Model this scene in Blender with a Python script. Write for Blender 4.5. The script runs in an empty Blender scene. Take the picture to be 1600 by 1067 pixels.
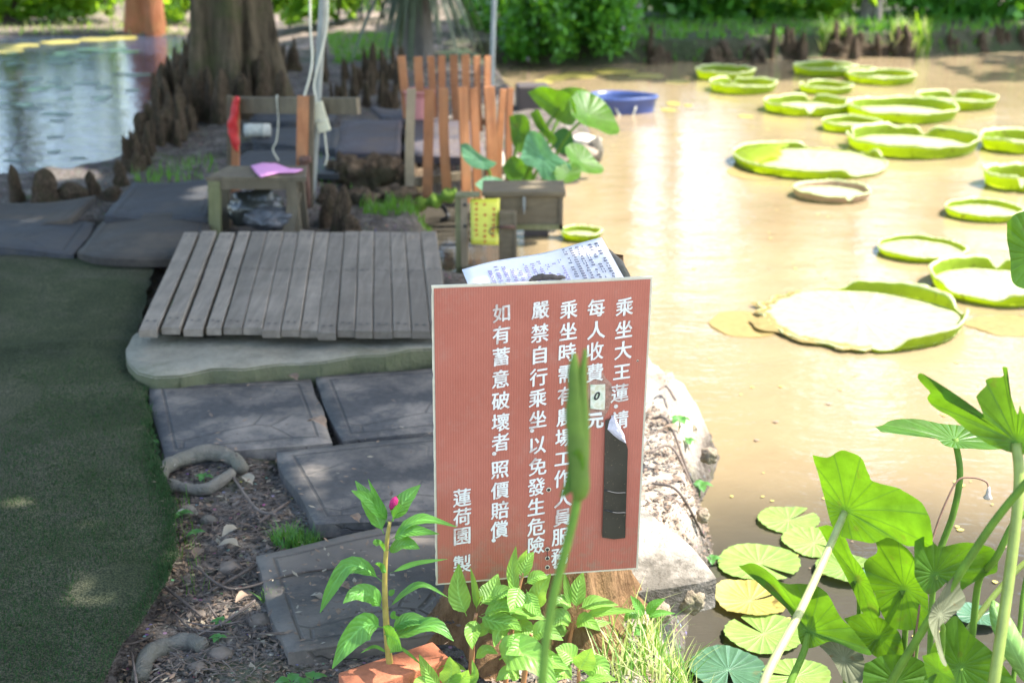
import bpy, bmesh, math, random
import numpy as np
from mathutils import Vector, Matrix, noise
R = math.radians
random.seed(7); rng = np.random.default_rng(7)
S = bpy.context.scene
COL = S.collection

# ------------------------------------------------------------------ camera
H, PITCH, F = 1.48, R(18.5), 2222.0
cam = bpy.data.cameras.new('camera'); camo = bpy.data.objects.new('camera', cam); COL.objects.link(camo)
camo.location = (0, 0, H); camo.rotation_euler = (R(90) - PITCH, 0, 0)
cam.sensor_width = 36; cam.lens = 50; cam.clip_end = 1500; cam.clip_start = .05
cam.dof.use_dof = True; cam.dof.focus_distance = 2.72; cam.dof.aperture_fstop = 4.2
S.camera = camo
# ------------------------------------------------------------------ light
SUN_EL, SUN_AZ = R(58), R(84)          # azimuth measured from +Y (ahead) towards +X (right)
SD = Vector((math.sin(SUN_AZ) * math.cos(SUN_EL), math.cos(SUN_AZ) * math.cos(SUN_EL), math.sin(SUN_EL)))
W = bpy.data.worlds.new('World'); S.world = W; W.use_nodes = True
wn = W.node_tree.nodes; bgn = wn['Background']
sky = wn.new('ShaderNodeTexSky'); sky.sky_type = 'NISHITA'; sky.sun_disc = False
sky.sun_elevation = SUN_EL; sky.sun_rotation = SUN_AZ; sky.air_density = 1.1; sky.dust_density = 1.6; sky.ozone_density = .25
W.node_tree.links.new(sky.outputs[0], bgn.inputs[0]); bgn.inputs[1].default_value = .15
sl = bpy.data.lights.new('sun', 'SUN'); sl.energy = 3.3; sl.angle = R(.53); sl.color = (1, .96, .89)
so = bpy.data.objects.new('sun', sl); COL.objects.link(so); so.rotation_euler = SD.to_track_quat('Z', 'Y').to_euler()
so.location = (3, 6, 12)
S.view_settings.view_transform = 'Standard'; S.view_settings.look = 'None'
S.view_settings.exposure = 2.22; S.view_settings.gamma = 1.0
S.cycles.max_bounces = 8; S.cycles.transparent_max_bounces = 6; S.cycles.sample_clamp_indirect = 6

# ------------------------------------------------------------------ pixel -> place
cP, sP = math.cos(PITCH), math.sin(PITCH)
def ray(px, py):
    x, y = (px - 800) / F, -(py - 533.5) / F
    return Vector((x, cP + y * sP, -sP + y * cP))       # length along optical axis = 1
EYE = Vector((0, 0, H))
def P(px, py, z=0.0):
    d = ray(px, py); return EYE + d * ((z - H) / d.z)
def PD(px, py, depth): return EYE + ray(px, py) * depth
def depth_of(p): return (p.y) * cP - (p.z - H) * sP
def PP(px, py, o, n):
    d = ray(px, py); return EYE + d * ((o - EYE).dot(n) / d.dot(n))
def pxlen(n, p): return n * depth_of(p) / F
ZW = -.22

# ------------------------------------------------------------------ objects
def T(o, label=None, cat=None, group=None, kind='thing'):
    if label: o['label'] = label
    if cat: o['category'] = cat
    if group: o['group'] = group
    if kind: o['kind'] = kind
    return o
def part(o, label=None):
    if label: o['label'] = label
    return o
def empty(name, loc=(0, 0, 0)):
    o = bpy.data.objects.new(name, None); COL.objects.link(o); o.location = loc; o.empty_display_size = .05
    return o
def put_under(o, par):
    o.parent = par; o.matrix_parent_inverse = Matrix.Translation(-Vector(par.location)); return o
class MB:
    """collects verts / faces / uvs of ONE mesh (world coordinates)"""
    def __init__(s): s.v = []; s.f = []; s.uv = []; s.mi = []
    def add(s, v, f, uv=None, mi=0):
        b = len(s.v); s.v += [tuple(p) for p in v]
        s.f += [tuple(i + b for i in q) for q in f]
        s.uv += list(uv) if uv is not None else [(0., 0.)] * len(v)
        s.mi += [mi] * len(f)
    def box(s, c, size, rot=None, mi=0):
        c = Vector(c); hx, hy, hz = [q / 2 for q in size]; M = rot or Matrix.Identity(3)
        v = [c + M @ Vector((a * hx, b * hy, d * hz)) for d in (-1, 1) for b in (-1, 1) for a in (-1, 1)]
        s.add(v, [(0, 2, 3, 1), (4, 5, 7, 6), (0, 1, 5, 4), (2, 6, 7, 3), (0, 4, 6, 2), (1, 3, 7, 5)],
              [(x, y) for z in (0, 1) for y in (0, 1) for x in (0, 1)], mi)
    def tube(s, pts, rad, n=8, mi=0, cap=True):
        pts = [Vector(p) for p in pts]; m = len(pts)
        rad = [rad] * m if isinstance(rad, (int, float)) else rad
        up = None; v = []; uv = []
        for i, p in enumerate(pts):
            t = (pts[min(i + 1, m - 1)] - pts[max(i - 1, 0)]).normalized()
            if up is None: up = t.orthogonal()
            up = (up - t * up.dot(t)).normalized(); w = t.cross(up)
            for k in range(n):
                a = 2 * math.pi * k / n
                v.append(p + (up * math.cos(a) + w * math.sin(a)) * rad[i]); uv.append((i / (m - 1), k / n))
        f = [(i * n + k, i * n + (k + 1) % n, (i + 1) * n + (k + 1) % n, (i + 1) * n + k) for i in range(m - 1) for k in range(n)]
        if cap: f += [tuple(range(n - 1, -1, -1)), tuple((m - 1) * n + k for k in range(n))]
        s.add(v, f, uv, mi)
    def build(s, name, mats, par=None, smooth=True, loc=None):
        me = bpy.data.meshes.new(name)
        off = Vector(loc) if loc is not None else Vector((0, 0, 0))
        me.from_pydata([tuple(Vector(p) - off) for p in s.v] if loc is not None else s.v, [], s.f)
        if s.uv:
            ul = me.uv_layers.new(name='UVMap')
            vi = np.empty(len(me.loops), np.int32); me.loops.foreach_get('vertex_index', vi)
            ul.data.foreach_set('uv', np.array(s.uv, np.float32)[vi].ravel())
        if not isinstance(mats, (list, tuple)): mats = [mats]
        for m in mats: me.materials.append(m)
        if len(mats) > 1: me.polygons.foreach_set('material_index', s.mi)
        if smooth: me.polygons.foreach_set('use_smooth', [True] * len(me.polygons))
        me.update()
        o = bpy.data.objects.new(name, me); COL.objects.link(o)
        if loc is not None: o.location = off
        if par is not None: put_under(o, par)
        return o
def bevel(o, w, seg=2, angle=30):
    m = o.modifiers.new('bevel', 'BEVEL'); m.width = w; m.segments = seg; m.limit_method = 'ANGLE'; m.angle_limit = R(angle); return o
def catmull(pts, n=6):
    pts = [Vector(p) for p in pts]
    if len(pts) < 3: return pts
    q = [pts[0] * 2 - pts[1]] + pts + [pts[-1] * 2 - pts[-2]]; out = []
    for i in range(1, len(q) - 2):
        a, b, c, d = q[i - 1], q[i], q[i + 1], q[i + 2]
        for k in range(n):
            t = k / n
            out.append(.5 * ((2 * b) + (c - a) * t + (2 * a - 5 * b + 4 * c - d) * t * t + (3 * b - a - 3 * c + d) * t ** 3))
    return out + [pts[-1]]
def lerp(a, b, t): return a + (b - a) * t
def sm(x): x = max(0., min(1., x)); return x * x * (3 - 2 * x)

# ------------------------------------------------------------------ materials
class NT:
    def __init__(s, name):
        s.m = bpy.data.materials.new(name); s.m.use_nodes = True; s.t = s.m.node_tree; s.n = s.t.nodes
        s.b = s.n['Principled BSDF']; s.out = s.n['Material Output']
    def new(s, ty, **k):
        n = s.n.new(ty)
        for a, b in k.items(): setattr(n, a, b)
        return n
    def link(s, a, b): s.t.links.new(a, b)
    def coord(s, kind='Object', scale=1.0):
        c = s.new('ShaderNodeTexCoord'); o = c.outputs[kind]
        if scale != 1.0:
            mp = s.new('ShaderNodeMapping'); mp.inputs['Scale'].default_value = scale if not isinstance(scale, (int, float)) else (scale,) * 3
            s.link(o, mp.inputs[0]); o = mp.outputs[0]
        return o
    def noise(s, scale, detail=4, rough=.6, vec=None, dist=0):
        n = s.new('ShaderNodeTexNoise'); n.inputs['Scale'].default_value = scale; n.inputs['Detail'].default_value = detail
        n.inputs['Roughness'].default_value = rough; n.inputs['Distortion'].default_value = dist
        s.link(vec if vec is not None else s.coord(), n.inputs['Vector']); return n.outputs['Fac']
    def voro(s, scale, feature='F1', vec=None, out='Distance'):
        n = s.new('ShaderNodeTexVoronoi'); n.feature = feature; n.inputs['Scale'].default_value = scale
        s.link(vec if vec is not None else s.coord(), n.inputs['Vector']); return n.outputs[out]
    def ramp(s, fac, stops, interp='LINEAR'):
        r = s.new('ShaderNodeValToRGB'); e = r.color_ramp; e.interpolation = interp
        while len(e.elements) < len(stops): e.elements.new(.5)
        for el, (p, c) in zip(e.elements, stops):
            el.position = p; el.color = (*(c if isinstance(c, (tuple, list)) else (c, c, c)), 1)
        s.link(fac, r.inputs[0]); return r.outputs[0]
    def mix(s, fac, a, b, mode='MIX'):
        n = s.new('ShaderNodeMix', data_type='RGBA', blend_type=mode)
        for q, i in ((fac, 0), (a, 6), (b, 7)):
            if isinstance(q, (int, float)): n.inputs[i].default_value = q
            elif isinstance(q, tuple): n.inputs[i].default_value = (*q, 1)
            else: s.link(q, n.inputs[i])
        return n.outputs[2]
    def math(s, op, a, b=0.0, c=None):
        n = s.new('ShaderNodeMath', operation=op)
        for i, q in enumerate((a, b) if c is None else (a, b, c)):
            if isinstance(q, (int, float)): n.inputs[i].default_value = q
            else: s.link(q, n.inputs[i])
        return n.outputs[0]
    def sep(s, v):
        n = s.new('ShaderNodeSeparateXYZ'); s.link(v, n.inputs[0]); return n.outputs
    def bump(s, h, strength=.4, dist=.01):
        n = s.new('ShaderNodeBump'); n.inputs['Strength'].default_value = strength; n.inputs['Distance'].default_value = dist
        s.link(h, n.inputs['Height']); s.link(n.outputs[0], s.b.inputs['Normal']); return n.outputs[0]
    def col(s, c):
        if isinstance(c, tuple): s.b.inputs['Base Color'].default_value = (*c, 1)
        else: s.link(c, s.b.inputs['Base Color'])
    def rough(s, r):
        if isinstance(r, (int, float)): s.b.inputs['Roughness'].default_value = r
        else: s.link(r, s.b.inputs['Roughness'])
    def translucent(s, color, fac=.4):
        t = s.new('ShaderNodeBsdfTranslucent')
        if isinstance(color, tuple): t.inputs[0].default_value = (*color, 1)
        else: s.link(color, t.inputs[0])
        m = s.new('ShaderNodeMixShader'); m.inputs[0].default_value = fac
        s.link(s.b.outputs[0], m.inputs[1]); s.link(t.outputs[0], m.inputs[2]); s.link(m.outputs[0], s.out.inputs[0])
    def rnd(s):
        return s.new('ShaderNodeObjectInfo').outputs['Random']

def mat_simple(name, c, rough=.7, var=.25, scale=20, bump=.0, spec=None, metal=0, objvar=0):
    n = NT(name); f = n.noise(scale, 5)
    lo = tuple(x * (1 - var) for x in c); hi = tuple(min(1, x * (1 + var)) for x in c)
    cc = n.ramp(f, [(.3, lo), (.7, hi)])
    if objvar:
        k = n.math('MULTIPLY_ADD', n.rnd(), 2 * objvar, 1 - objvar)
        cx = n.new('ShaderNodeCombineXYZ')
        for i in range(3): n.link(k, cx.inputs[i])
        cc = n.mix(1.0, cc, cx.outputs[0], 'MULTIPLY')
    n.col(cc); n.rough(rough); n.b.inputs['Metallic'].default_value = metal
    if bump: n.bump(n.noise(scale * 2.5, 6), bump, .01)
    return n.m

def m_soil():
    n = NT('soil'); c = n.coord()
    big = n.noise(1.1, 4); mid = n.noise(9, 6, .65); fine = n.noise(70, 4, .7)
    a = n.ramp(mid, [(.3, (.068, .058, .05)), (.5, (.15, .13, .112)), (.72, (.28, .245, .21))])
    a = n.mix(n.ramp(fine, [(.45, 0.), (.62, 1.)]), a, (.045, .035, .028))
    moss = n.ramp(n.noise(2.3, 5, .7), [(.55, 0.), (.68, .75)])
    z = n.sep(c)[2]
    a = n.mix(moss, a, (.06, .085, .025))
    wet = n.ramp(n.math('MULTIPLY_ADD', z, 4.0, 1.0), [(.1, 1.), (.55, 0.)])   # wet soil just above the water
    a = n.mix(n.math('MULTIPLY', wet, .5), a, (.05, .04, .025))
    v = n.new('ShaderNodeTexVoronoi'); v.inputs['Scale'].default_value = 42; n.link(c, v.inputs['Vector'])
    chip = n.ramp(v.outputs['Distance'], [(.16, 1.), (.22, 0.)])
    a = n.mix(n.math('MULTIPLY', chip, .55), a, n.mix(.55, v.outputs['Color'], (.3, .2, .13), 'MIX'))
    xy = n.sep(c); edge = n.math('MULTIPLY_ADD', mid, .25, xy[0])                                  # sunlit paleness of the bank right of the stump put into the soil colour
    dry = n.math('MULTIPLY', n.ramp(edge, [(.30, 0.), (.44, 1.)]), n.math('LESS_THAN', xy[1], 5.2))
    dry = n.math('MULTIPLY', dry, n.ramp(n.math('MULTIPLY_ADD', z, 4.0, 1.0), [(.35, 0.), (.7, 1.)]))
    pale = n.ramp(mid, [(.3, (.24, .18, .13)), (.5, (.42, .35, .28)), (.7, (.56, .49, .41))])
    a = n.mix(n.math('MULTIPLY', dry, .9), a, pale)
    n.col(a); n.rough(.95); n.b.inputs['Specular IOR Level'].default_value = .15
    h = n.math('ADD', n.math('MULTIPLY', mid, 1.0), n.math('MULTIPLY', fine, .5)); h = n.math('ADD', h, n.math('MULTIPLY', chip, .3))
    n.bump(h, .8, .03); return n.m
def m_farsoil():
    n = NT('bank_soil'); f = n.noise(1.6, 6, .7); g = n.noise(25, 4, .7); f = n.math('MULTIPLY_ADD', n.math('LESS_THAN', n.sep(n.coord())[0], -.6), .13, f)
    a = n.ramp(f, [(.42, (.03, .05, .012)), (.54, (.06, .055, .026)), (.64, (.2, .15, .11)), (.75, (.33, .25, .2))])
    n.col(n.mix(n.math('MULTIPLY', g, .5), a, (.03, .035, .015))); n.rough(.95); n.bump(g, .8, .05); return n.m
def m_water(name='pond_water', dark=False):
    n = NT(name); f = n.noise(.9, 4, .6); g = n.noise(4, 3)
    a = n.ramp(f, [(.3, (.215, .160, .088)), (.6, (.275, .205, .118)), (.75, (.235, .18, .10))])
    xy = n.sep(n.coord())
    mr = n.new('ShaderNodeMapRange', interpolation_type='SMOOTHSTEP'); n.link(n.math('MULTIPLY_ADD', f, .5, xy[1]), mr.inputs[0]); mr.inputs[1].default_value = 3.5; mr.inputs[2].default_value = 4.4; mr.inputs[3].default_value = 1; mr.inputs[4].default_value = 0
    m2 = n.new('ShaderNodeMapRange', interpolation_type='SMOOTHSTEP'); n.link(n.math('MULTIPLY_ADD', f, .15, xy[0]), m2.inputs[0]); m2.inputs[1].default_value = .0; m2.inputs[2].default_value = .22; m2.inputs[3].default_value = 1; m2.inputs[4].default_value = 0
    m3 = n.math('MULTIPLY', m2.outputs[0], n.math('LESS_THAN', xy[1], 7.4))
    a = n.mix(n.math('MULTIPLY', n.math('MAXIMUM', mr.outputs[0], m3), .94), a, (.045, .042, .035))      # darker water colour under the lilies and in the inlet
    if dark: a = n.ramp(f, [(.3, (.022, .030, .055)), (.7, (.036, .046, .075))])  # dark pond; blue of the reflected sky is put into the base colour
    n.col(a); n.b.inputs['IOR'].default_value = 1.333; n.rough(.03)
    n.b.inputs['Specular IOR Level'].default_value = .42 if dark else .62
    c = n.coord('Object', (1.0, 2.2, 1))
    w = n.noise(3.2, 4, .6, c); w2 = n.noise(17, 3, .55, c)
    n.bump(n.math('ADD', n.math('MULTIPLY', w, 1.0), n.math('MULTIPLY', w2, .3)), .13 if not dark else .2, .05); return n.m
def m_turf():
    n = NT('green_carpet'); c = n.coord()
    f = n.noise(2.2, 5, .65); g = n.noise(220, 2); p = n.noise(1.1, 4, .7)
    a = n.ramp(f, [(.3, (.050, .062, .030)), (.5, (.10, .112, .055)), (.72, (.17, .168, .10))])
    a = n.mix(n.ramp(p, [(.46, 0.), (.64, .7)]), a, (.13, .115, .085)); a = n.mix(n.ramp(n.noise(5, 6, .75), [(.55, 0.), (.75, .6)]), a, (.15, .13, .10))
    a = n.mix(n.ramp(g, [(.42, .75), (.6, 0.)]), a, (.012, .02, .01))
    n.col(a); n.rough(.95); n.b.inputs['Specular IOR Level'].default_value = .1; n.bump(g, 1., .012); return n.m
def m_slab(name, base, dust=(.33, .27, .22), amt=0.):
    n = NT(name); uv = n.sep(n.coord('UV')); c = n.coord()
    dx = n.math('MINIMUM', uv[0], n.math('SUBTRACT', 1.0, uv[0])); dy = n.math('MINIMUM', uv[1], n.math('SUBTRACT', 1.0, uv[1]))
    edge = n.math('MINIMUM', dx, dy)
    line = n.ramp(n.math('ABSOLUTE', n.math('SUBTRACT', edge, .085)), [(.004, 1.), (.010, 0.)])
    warp = n.new('ShaderNodeVectorMath', operation='ADD'); nn = n.new('ShaderNodeTexNoise'); nn.inputs['Scale'].default_value = 3
    n.link(c, nn.inputs['Vector']); sc = n.new('ShaderNodeVectorMath', operation='SCALE'); sc.inputs['Scale'].default_value = .05
    n.link(nn.outputs['Color'], sc.inputs[0]); n.link(c, warp.inputs[0]); n.link(sc.outputs[0], warp.inputs[1])
    vo = n.voro(2.6, 'DISTANCE_TO_EDGE', warp.outputs[0])
    crack = n.math('MULTIPLY', n.ramp(vo, [(.004, .8), (.012, 0.)]), n.ramp(edge, [(.085, 0.), (.09, 1.)]))
    crack = n.math('MULTIPLY', crack, n.ramp(n.noise(2.2, 2), [(.45, 0.), (.53, 1.)]))
    gr = n.math('MAXIMUM', line, crack)
    d = n.noise(5, 6, .7); d2 = n.noise(45, 5, .7)
    a = n.ramp(d2, [(.3, tuple(x * .75 for x in base)), (.7, tuple(x * 1.3 for x in base))])
    a = n.mix(n.ramp(d, [(.46 - amt, 0.), (.66 - amt, .8)]), a, dust); a = n.mix(n.ramp(n.noise(16, 6, .75), [(.52, 0.), (.7, .6)]), a, tuple(x * .8 for x in dust)); a = n.mix(n.ramp(n.noise(1.7, 3), [(.4, .45), (.6, 0.)]), a, (.035, .034, .034))
    a = n.mix(n.math('MULTIPLY', gr, n.math('MULTIPLY_ADD', d, .5, .1)), a, (.015, .014, .013))
    n.col(a); n.rough(n.ramp(d, [(.4, .7), (.65, .95)])); n.b.inputs['Specular IOR Level'].default_value = .3
    h = n.math('SUBTRACT', n.math('MULTIPLY', d2, .25), gr); n.bump(h, .7, .006); return n.m
def m_wood(name, a, b, scale=(60, 4, 60), objvar=.25, rough=.8, coord='Object', dirt=(.05, .045, .04)):
    n = NT(name); c = n.coord(coord, scale)
    f = n.noise(1.0, 6, .65, c, .6); g = n.noise(6, 5, .7)
    cc = n.ramp(f, [(.3, a), (.7, b)])
    cc = n.mix(n.ramp(g, [(.5, 0.), (.75, .5)]), cc, dirt); cc = n.mix(n.ramp(n.noise(1.8, 6, .75), [(.42, .5), (.6, 0.)]), cc, tuple(x * .55 for x in a))
    k = n.math('MULTIPLY_ADD', n.rnd(), 2 * objvar, 1 - objvar); cx = n.new('ShaderNodeCombineXYZ')
    for i in range(3): n.link(k, cx.inputs[i])
    n.col(n.mix(1.0, cc, cx.outputs[0], 'MULTIPLY')); n.rough(rough); n.bump(f, .5, .004); return n.m
def m_concrete(name, a, b, moss, amt, sc):
    n = NT(name); c = n.coord(); f = n.noise(7, 7, .7); g = n.noise(2.6, 6, .75); h = n.noise(60, 4, .6)
    cc = n.ramp(f, [(.32, a), (.66, b)]); cc = n.mix(n.math('MULTIPLY', n.ramp(g, [(.5, 0.), (.62, 1.)]), .45), cc, moss)
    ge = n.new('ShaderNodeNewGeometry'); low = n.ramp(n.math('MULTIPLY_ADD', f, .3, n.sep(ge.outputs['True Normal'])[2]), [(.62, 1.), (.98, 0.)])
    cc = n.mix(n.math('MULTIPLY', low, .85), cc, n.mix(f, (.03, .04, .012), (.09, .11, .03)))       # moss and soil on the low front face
    n.col(n.mix(n.math('MULTIPLY', h, .5), cc, (.10, .085, .06))); n.rough(.95); n.bump(n.math('ADD', f, n.math('MULTIPLY', h, .5)), .7, .02); return n.m
def m_bark(name, a, b, moss=(.05, .07, .02), mossamt=.5, sc=(9, 9, 2.2)):
    n = NT(name); c = n.coord('Object', sc)
    f = n.noise(1.6, 7, .7, c, .4); g = n.noise(3, 5, .7); h = n.noise(40, 4, .6)
    cc = n.ramp(f, [(.32, a), (.66, b)])
    cc = n.mix(n.math('MULTIPLY', n.ramp(g, [(.48, 0.), (.62, 1.)]), mossamt), cc, moss)
    n.col(n.mix(n.math('MULTIPLY', h, .45), cc, tuple(x * .35 for x in a))); n.rough(.95); n.b.inputs['Specular IOR Level'].default_value = .15
    n.bump(n.math('ADD', f, n.math('MULTIPLY', h, .3)), .9, .03); return n.m
def m_leaf(name, c, trans, fac=.45, rough=.45, veins=None, objvar=.12, spec=.4, spots=0.0):
    """veins: None | 'blade' (uv: t, v in -1..1 -> 0..1) | 'disc' (uv: disc coordinates)"""
    n = NT(name); f = n.noise(30, 4); cc = n.ramp(f, [(.3, tuple(x * .8 for x in c)), (.7, tuple(x * 1.2 for x in c))]); tt = trans
    vein = None
    if veins:
        uv = n.sep(n.coord('UV'))
        if veins == 'blade':
            av = n.math('ABSOLUTE', n.math('SUBTRACT', uv[1], .5))
            mid = n.ramp(av, [(.025, 1.), (.06, 0.)])
            ph = n.math('FRACT', n.math('SUBTRACT', n.math('MULTIPLY', uv[0], 9.0), n.math('MULTIPLY', av, 4.2)))
            side = n.ramp(n.math('ABSOLUTE', n.math('SUBTRACT', ph, .5)), [(.035, 1.), (.12, 0.)])
            vein = n.math('MAXIMUM', mid, n.math('MULTIPLY', side, .6))
            n.bump(n.math('ABSOLUTE', n.math('SUBTRACT', ph, .5)), .5, .004)
        else:
            th = n.math('ARCTAN2', uv[1], uv[0]); ph = n.math('FRACT', n.math('MULTIPLY', th, 19 / (2 * math.pi)))
            rr = n.math('SQRT', n.math('ADD', n.math('POWER', uv[0], 2.0), n.math('POWER', uv[1], 2.0)))
            w = n.math('DIVIDE', .022, n.math('ADD', rr, .12))
            d = n.math('ABSOLUTE', n.math('SUBTRACT', ph, .5))
            vein = n.math('MAXIMUM', n.math('LESS_THAN', d, w), n.ramp(rr, [(.04, 1.), (.09, 0.)]))
            vein = n.math('MULTIPLY', vein, .8); edge_ = n.ramp(n.math('MULTIPLY_ADD', n.noise(14, 5, .7), .35, rr), [(1.06, 0.), (1.2, .8)])
            n.bump(n.math('ADD', n.ramp(d, [(0., 1.), (.3, 0.)]), n.math('MULTIPLY', f, .5)), .35, .006)
        cc = n.mix(vein, cc, tuple(min(1, x * 1.7 + .02) for x in c)); tt = n.mix(vein, n.ramp(f, [(.3, tuple(x * .75 for x in trans)), (.7, tuple(min(1, x * 1.2) for x in trans))]), tuple(min(1, x * .45) for x in trans))
    else: tt = n.mix(0.0, trans, trans)
    k = n.math('MULTIPLY_ADD', n.rnd(), 2 * objvar, 1 - objvar); cx = n.new('ShaderNodeCombineXYZ')
    for i in range(3): n.link(k, cx.inputs[i])
    cc = n.mix(1.0, cc, cx.outputs[0], 'MULTIPLY')
    if veins == 'disc' and spots: cc = n.mix(edge_, cc, (.2, .13, .05)); tt = n.mix(edge_, tt, (.16, .10, .03))
    if spots:
        sp = n.ramp(n.noise(24, 3, .6), [(.62, 0.), (.68, spots)]); cc = n.mix(sp, cc, (.16, .10, .03)); tt = n.mix(sp, tt, (.12, .07, .02))
    n.col(cc); n.rough(rough); n.b.inputs['Specular IOR Level'].default_value = spec; n.translucent(tt, fac); return n.m

M = {}
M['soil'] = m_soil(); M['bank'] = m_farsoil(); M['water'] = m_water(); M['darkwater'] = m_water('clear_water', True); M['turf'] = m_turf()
M['slab'] = m_slab('stone_mat', (.078, .074, .071), (.29, .245, .20)); M['dusty'] = m_slab('buried_mat', (.085, .078, .07), (.24, .2, .16), .12); M['mat'] = m_slab('rubber_mat', (.046, .038, .031), (.11, .09, .068)); M['bmat'] = m_slab('blue_mat', (.042, .044, .050), (.085, .078, .07))
M['pmat'] = m_slab('purple_mat', (.07, .058, .066), (.13, .10, .08)); M['pale_slab'] = m_slab('pale_slab', (.40, .36, .31), (.2, .17, .14))
M['deck'] = m_wood('deck_wood', (.165, .134, .10), (.30, .25, .195), (45, 3, 45), .22, dirt=(.2, .15, .10))
M['oldwood'] = m_wood('old_wood', (.11, .085, .05), (.21, .165, .10), (30, 30, 3), .15)
M['slat'] = m_wood('orange_slat', (.33, .12, .045), (.48, .21, .085), (40, 40, 3), .22, dirt=(.2, .14, .08))
M['slat_grey'] = m_wood('grey_slat', (.26, .20, .12), (.36, .27, .17), (40, 40, 3), .1)
M['boxwood'] = m_wood('box_wood', (.12, .092, .05), (.2, .155, .09), (6, 40, 40), .1, dirt=(.12, .09, .06))
M['postgreen'] = m_wood('mossy_post', (.14, .15, .05), (.28, .25, .13), (40, 40, 4), .1)
M['palestone2'] = m_bark('worn_shaded_slab', (.30, .26, .21), (.50, .45, .38), (.05, .045, .035), .8, (4, 4, 4)); M['concrete'] = m_concrete('mossy_concrete', (.20, .18, .13), (.37, .335, .255), (.09, .105, .03), .7, (6, 6, 6))  # pale slab: shade on its near end put into the colour as dark patches
M['bark'] = m_bark('cypress_bark', (.032, .024, .015), (.19, .145, .09), (.075, .09, .03), .6, (11, 11, 1.3))
M['bark2'] = m_bark('dark_bark', (.05, .042, .034), (.11, .09, .07), (.05, .055, .025), .4)
M['redbark'] = m_bark('red_bark', (.28, .10, .045), (.44, .19, .10), (.16, .12, .04), .5)
M['greybark'] = m_bark('grey_bark', (.16, .14, .12), (.27, .24, .2), (.1, .1, .07), .3)
M['knee'] = m_bark('knee_bark', (.026, .018, .011), (.22, .155, .10), (.06, .07, .025), .45, (10, 10, 5))
M['root'] = m_bark('root_bark', (.17, .15, .12), (.28, .25, .2), (.10, .11, .06), .4, (6, 6, 6))
M['stump'] = m_bark('stump_bark', (.12, .065, .03), (.34, .2, .10), (.2, .14, .06), .35, (22, 22, 5))
M['stone'] = mat_simple('stone', (.16, .125, .095), .95, .45, 14, .5, objvar=.3)
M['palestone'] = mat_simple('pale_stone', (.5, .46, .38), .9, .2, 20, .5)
M['steel'] = mat_simple('galvanised_steel', (.26, .27, .245), .5, .2, 8, metal=.3)
M['cable'] = mat_simple('cream_cable', (.58, .55, .42), .5, .1)
M['strip'] = mat_simple('cream_plastic', (.66, .61, .42), .45, .06)
M['red'] = mat_simple('red_cloth', (.5, .02, .02), .6, .2)
M['pink'] = mat_simple('pink_cloth', (.72, .3, .55), .8, .1, 60)
M['bag'] = mat_simple('black_plastic', (.035, .036, .03), .24, .3, 10, .5)
M['clearbag'] = mat_simple('grey_plastic_film', (.07, .07, .072), .12, .4, 16, .8)
M['roll'] = mat_simple('grey_foam', (.45, .44, .38), .8, .2, 40, .3)
M['blue'] = mat_simple('blue_plastic', (.045, .075, .22), .35, .15, 6)
M['bluein'] = mat_simple('tub_inside', (.3, .22, .13), .6, .4, 8)
M['bucket'] = mat_simple('pink_plastic', (.55, .22, .2), .5, .15, 9)
M['darkbox'] = mat_simple('dark_plastic', (.06, .045, .04), .6, .2, 9)
M['black'] = mat_simple('black_rubber', (.02, .02, .02), .6, .2)
M['rust'] = mat_simple('rusty_iron', (.12, .06, .04), .8, .4, 30, .4)
M['brick'] = mat_simple('terracotta', (.40, .13, .06), .9, .25, 30, .5)
M['yellow'] = mat_simple('yellow_card', (.62, .58, .06), .5, .12, 12)
M['redink'] = mat_simple('red_ink', (.55, .10, .03), .6, .05)
M['deadleaf'] = mat_simple('dead_leaf', (.22, .15, .10), .85, .4, 30, .3, objvar=.4)
M['yleaf'] = mat_simple('yellow_leaf', (.46, .36, .10), .7, .3, 30, objvar=.2)
M['petal'] = mat_simple('pale_petal', (.27, .23, .165), .6, .15, 40)
M['twig'] = mat_simple('twig_bark', (.13, .10, .08), .9, .4, 40, .4, objvar=.3)
M['celleaf'] = m_leaf('celosia_leaf', (.10, .27, .045), (.26, .58, .04), .38, .42, 'blade')
M['celleaf2'] = m_leaf('celosia_leaf_light', (.18, .36, .06), (.40, .66, .07), .42, .42, 'blade')
M['celstem'] = mat_simple('celosia_stem', (.34, .26, .06), .55, .25, 30)
M['celstem2'] = mat_simple('celosia_red_stem', (.38, .17, .07), .55, .25, 30)
M['flower'] = mat_simple('magenta_flower', (.72, .03, .2), .7, .3, 300, .8)
M['lotus'] = m_leaf('lotus_leaf', (.062, .155, .02), (.145, .31, .004), .52, .4, 'disc', spots=.3, spec=.35)
M['lotus_dark'] = m_leaf('lotus_leaf_dark', (.035, .12, .03), (.05, .2, .015), .35, .4, 'disc')  # shaded copy of the lotus leaf, shade put into its colour
M['lotus_dusty'] = m_leaf('lotus_leaf_bluish', (.10, .24, .13), (.16, .42, .05), .4, .4, 'disc')
M['lotus_dry'] = m_leaf('lotus_leaf_withered', (.13, .14, .075), (.14, .14, .05), .35, .7, 'disc', spots=.8)
M['stalk'] = mat_simple('lotus_stalk', (.095, .19, .010), .75, .25, 30)
M['stalk_olive'] = mat_simple('lotus_stalk_olive', (.20, .26, .05), .5, .2, 30)
M['stalk_pale'] = mat_simple('lotus_stalk_pale', (.36, .38, .15), .5, .2, 30)
M['drystalk'] = mat_simple('dry_stalk', (.22, .12, .08), .8, .25, 50)
M['pod'] = mat_simple('dry_pod', (.5, .42, .36), .8, .25, 90, .4)
M['bud'] = mat_simple('rolled_leaf', (.085, .15, .010), .8, .35, 14)
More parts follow.
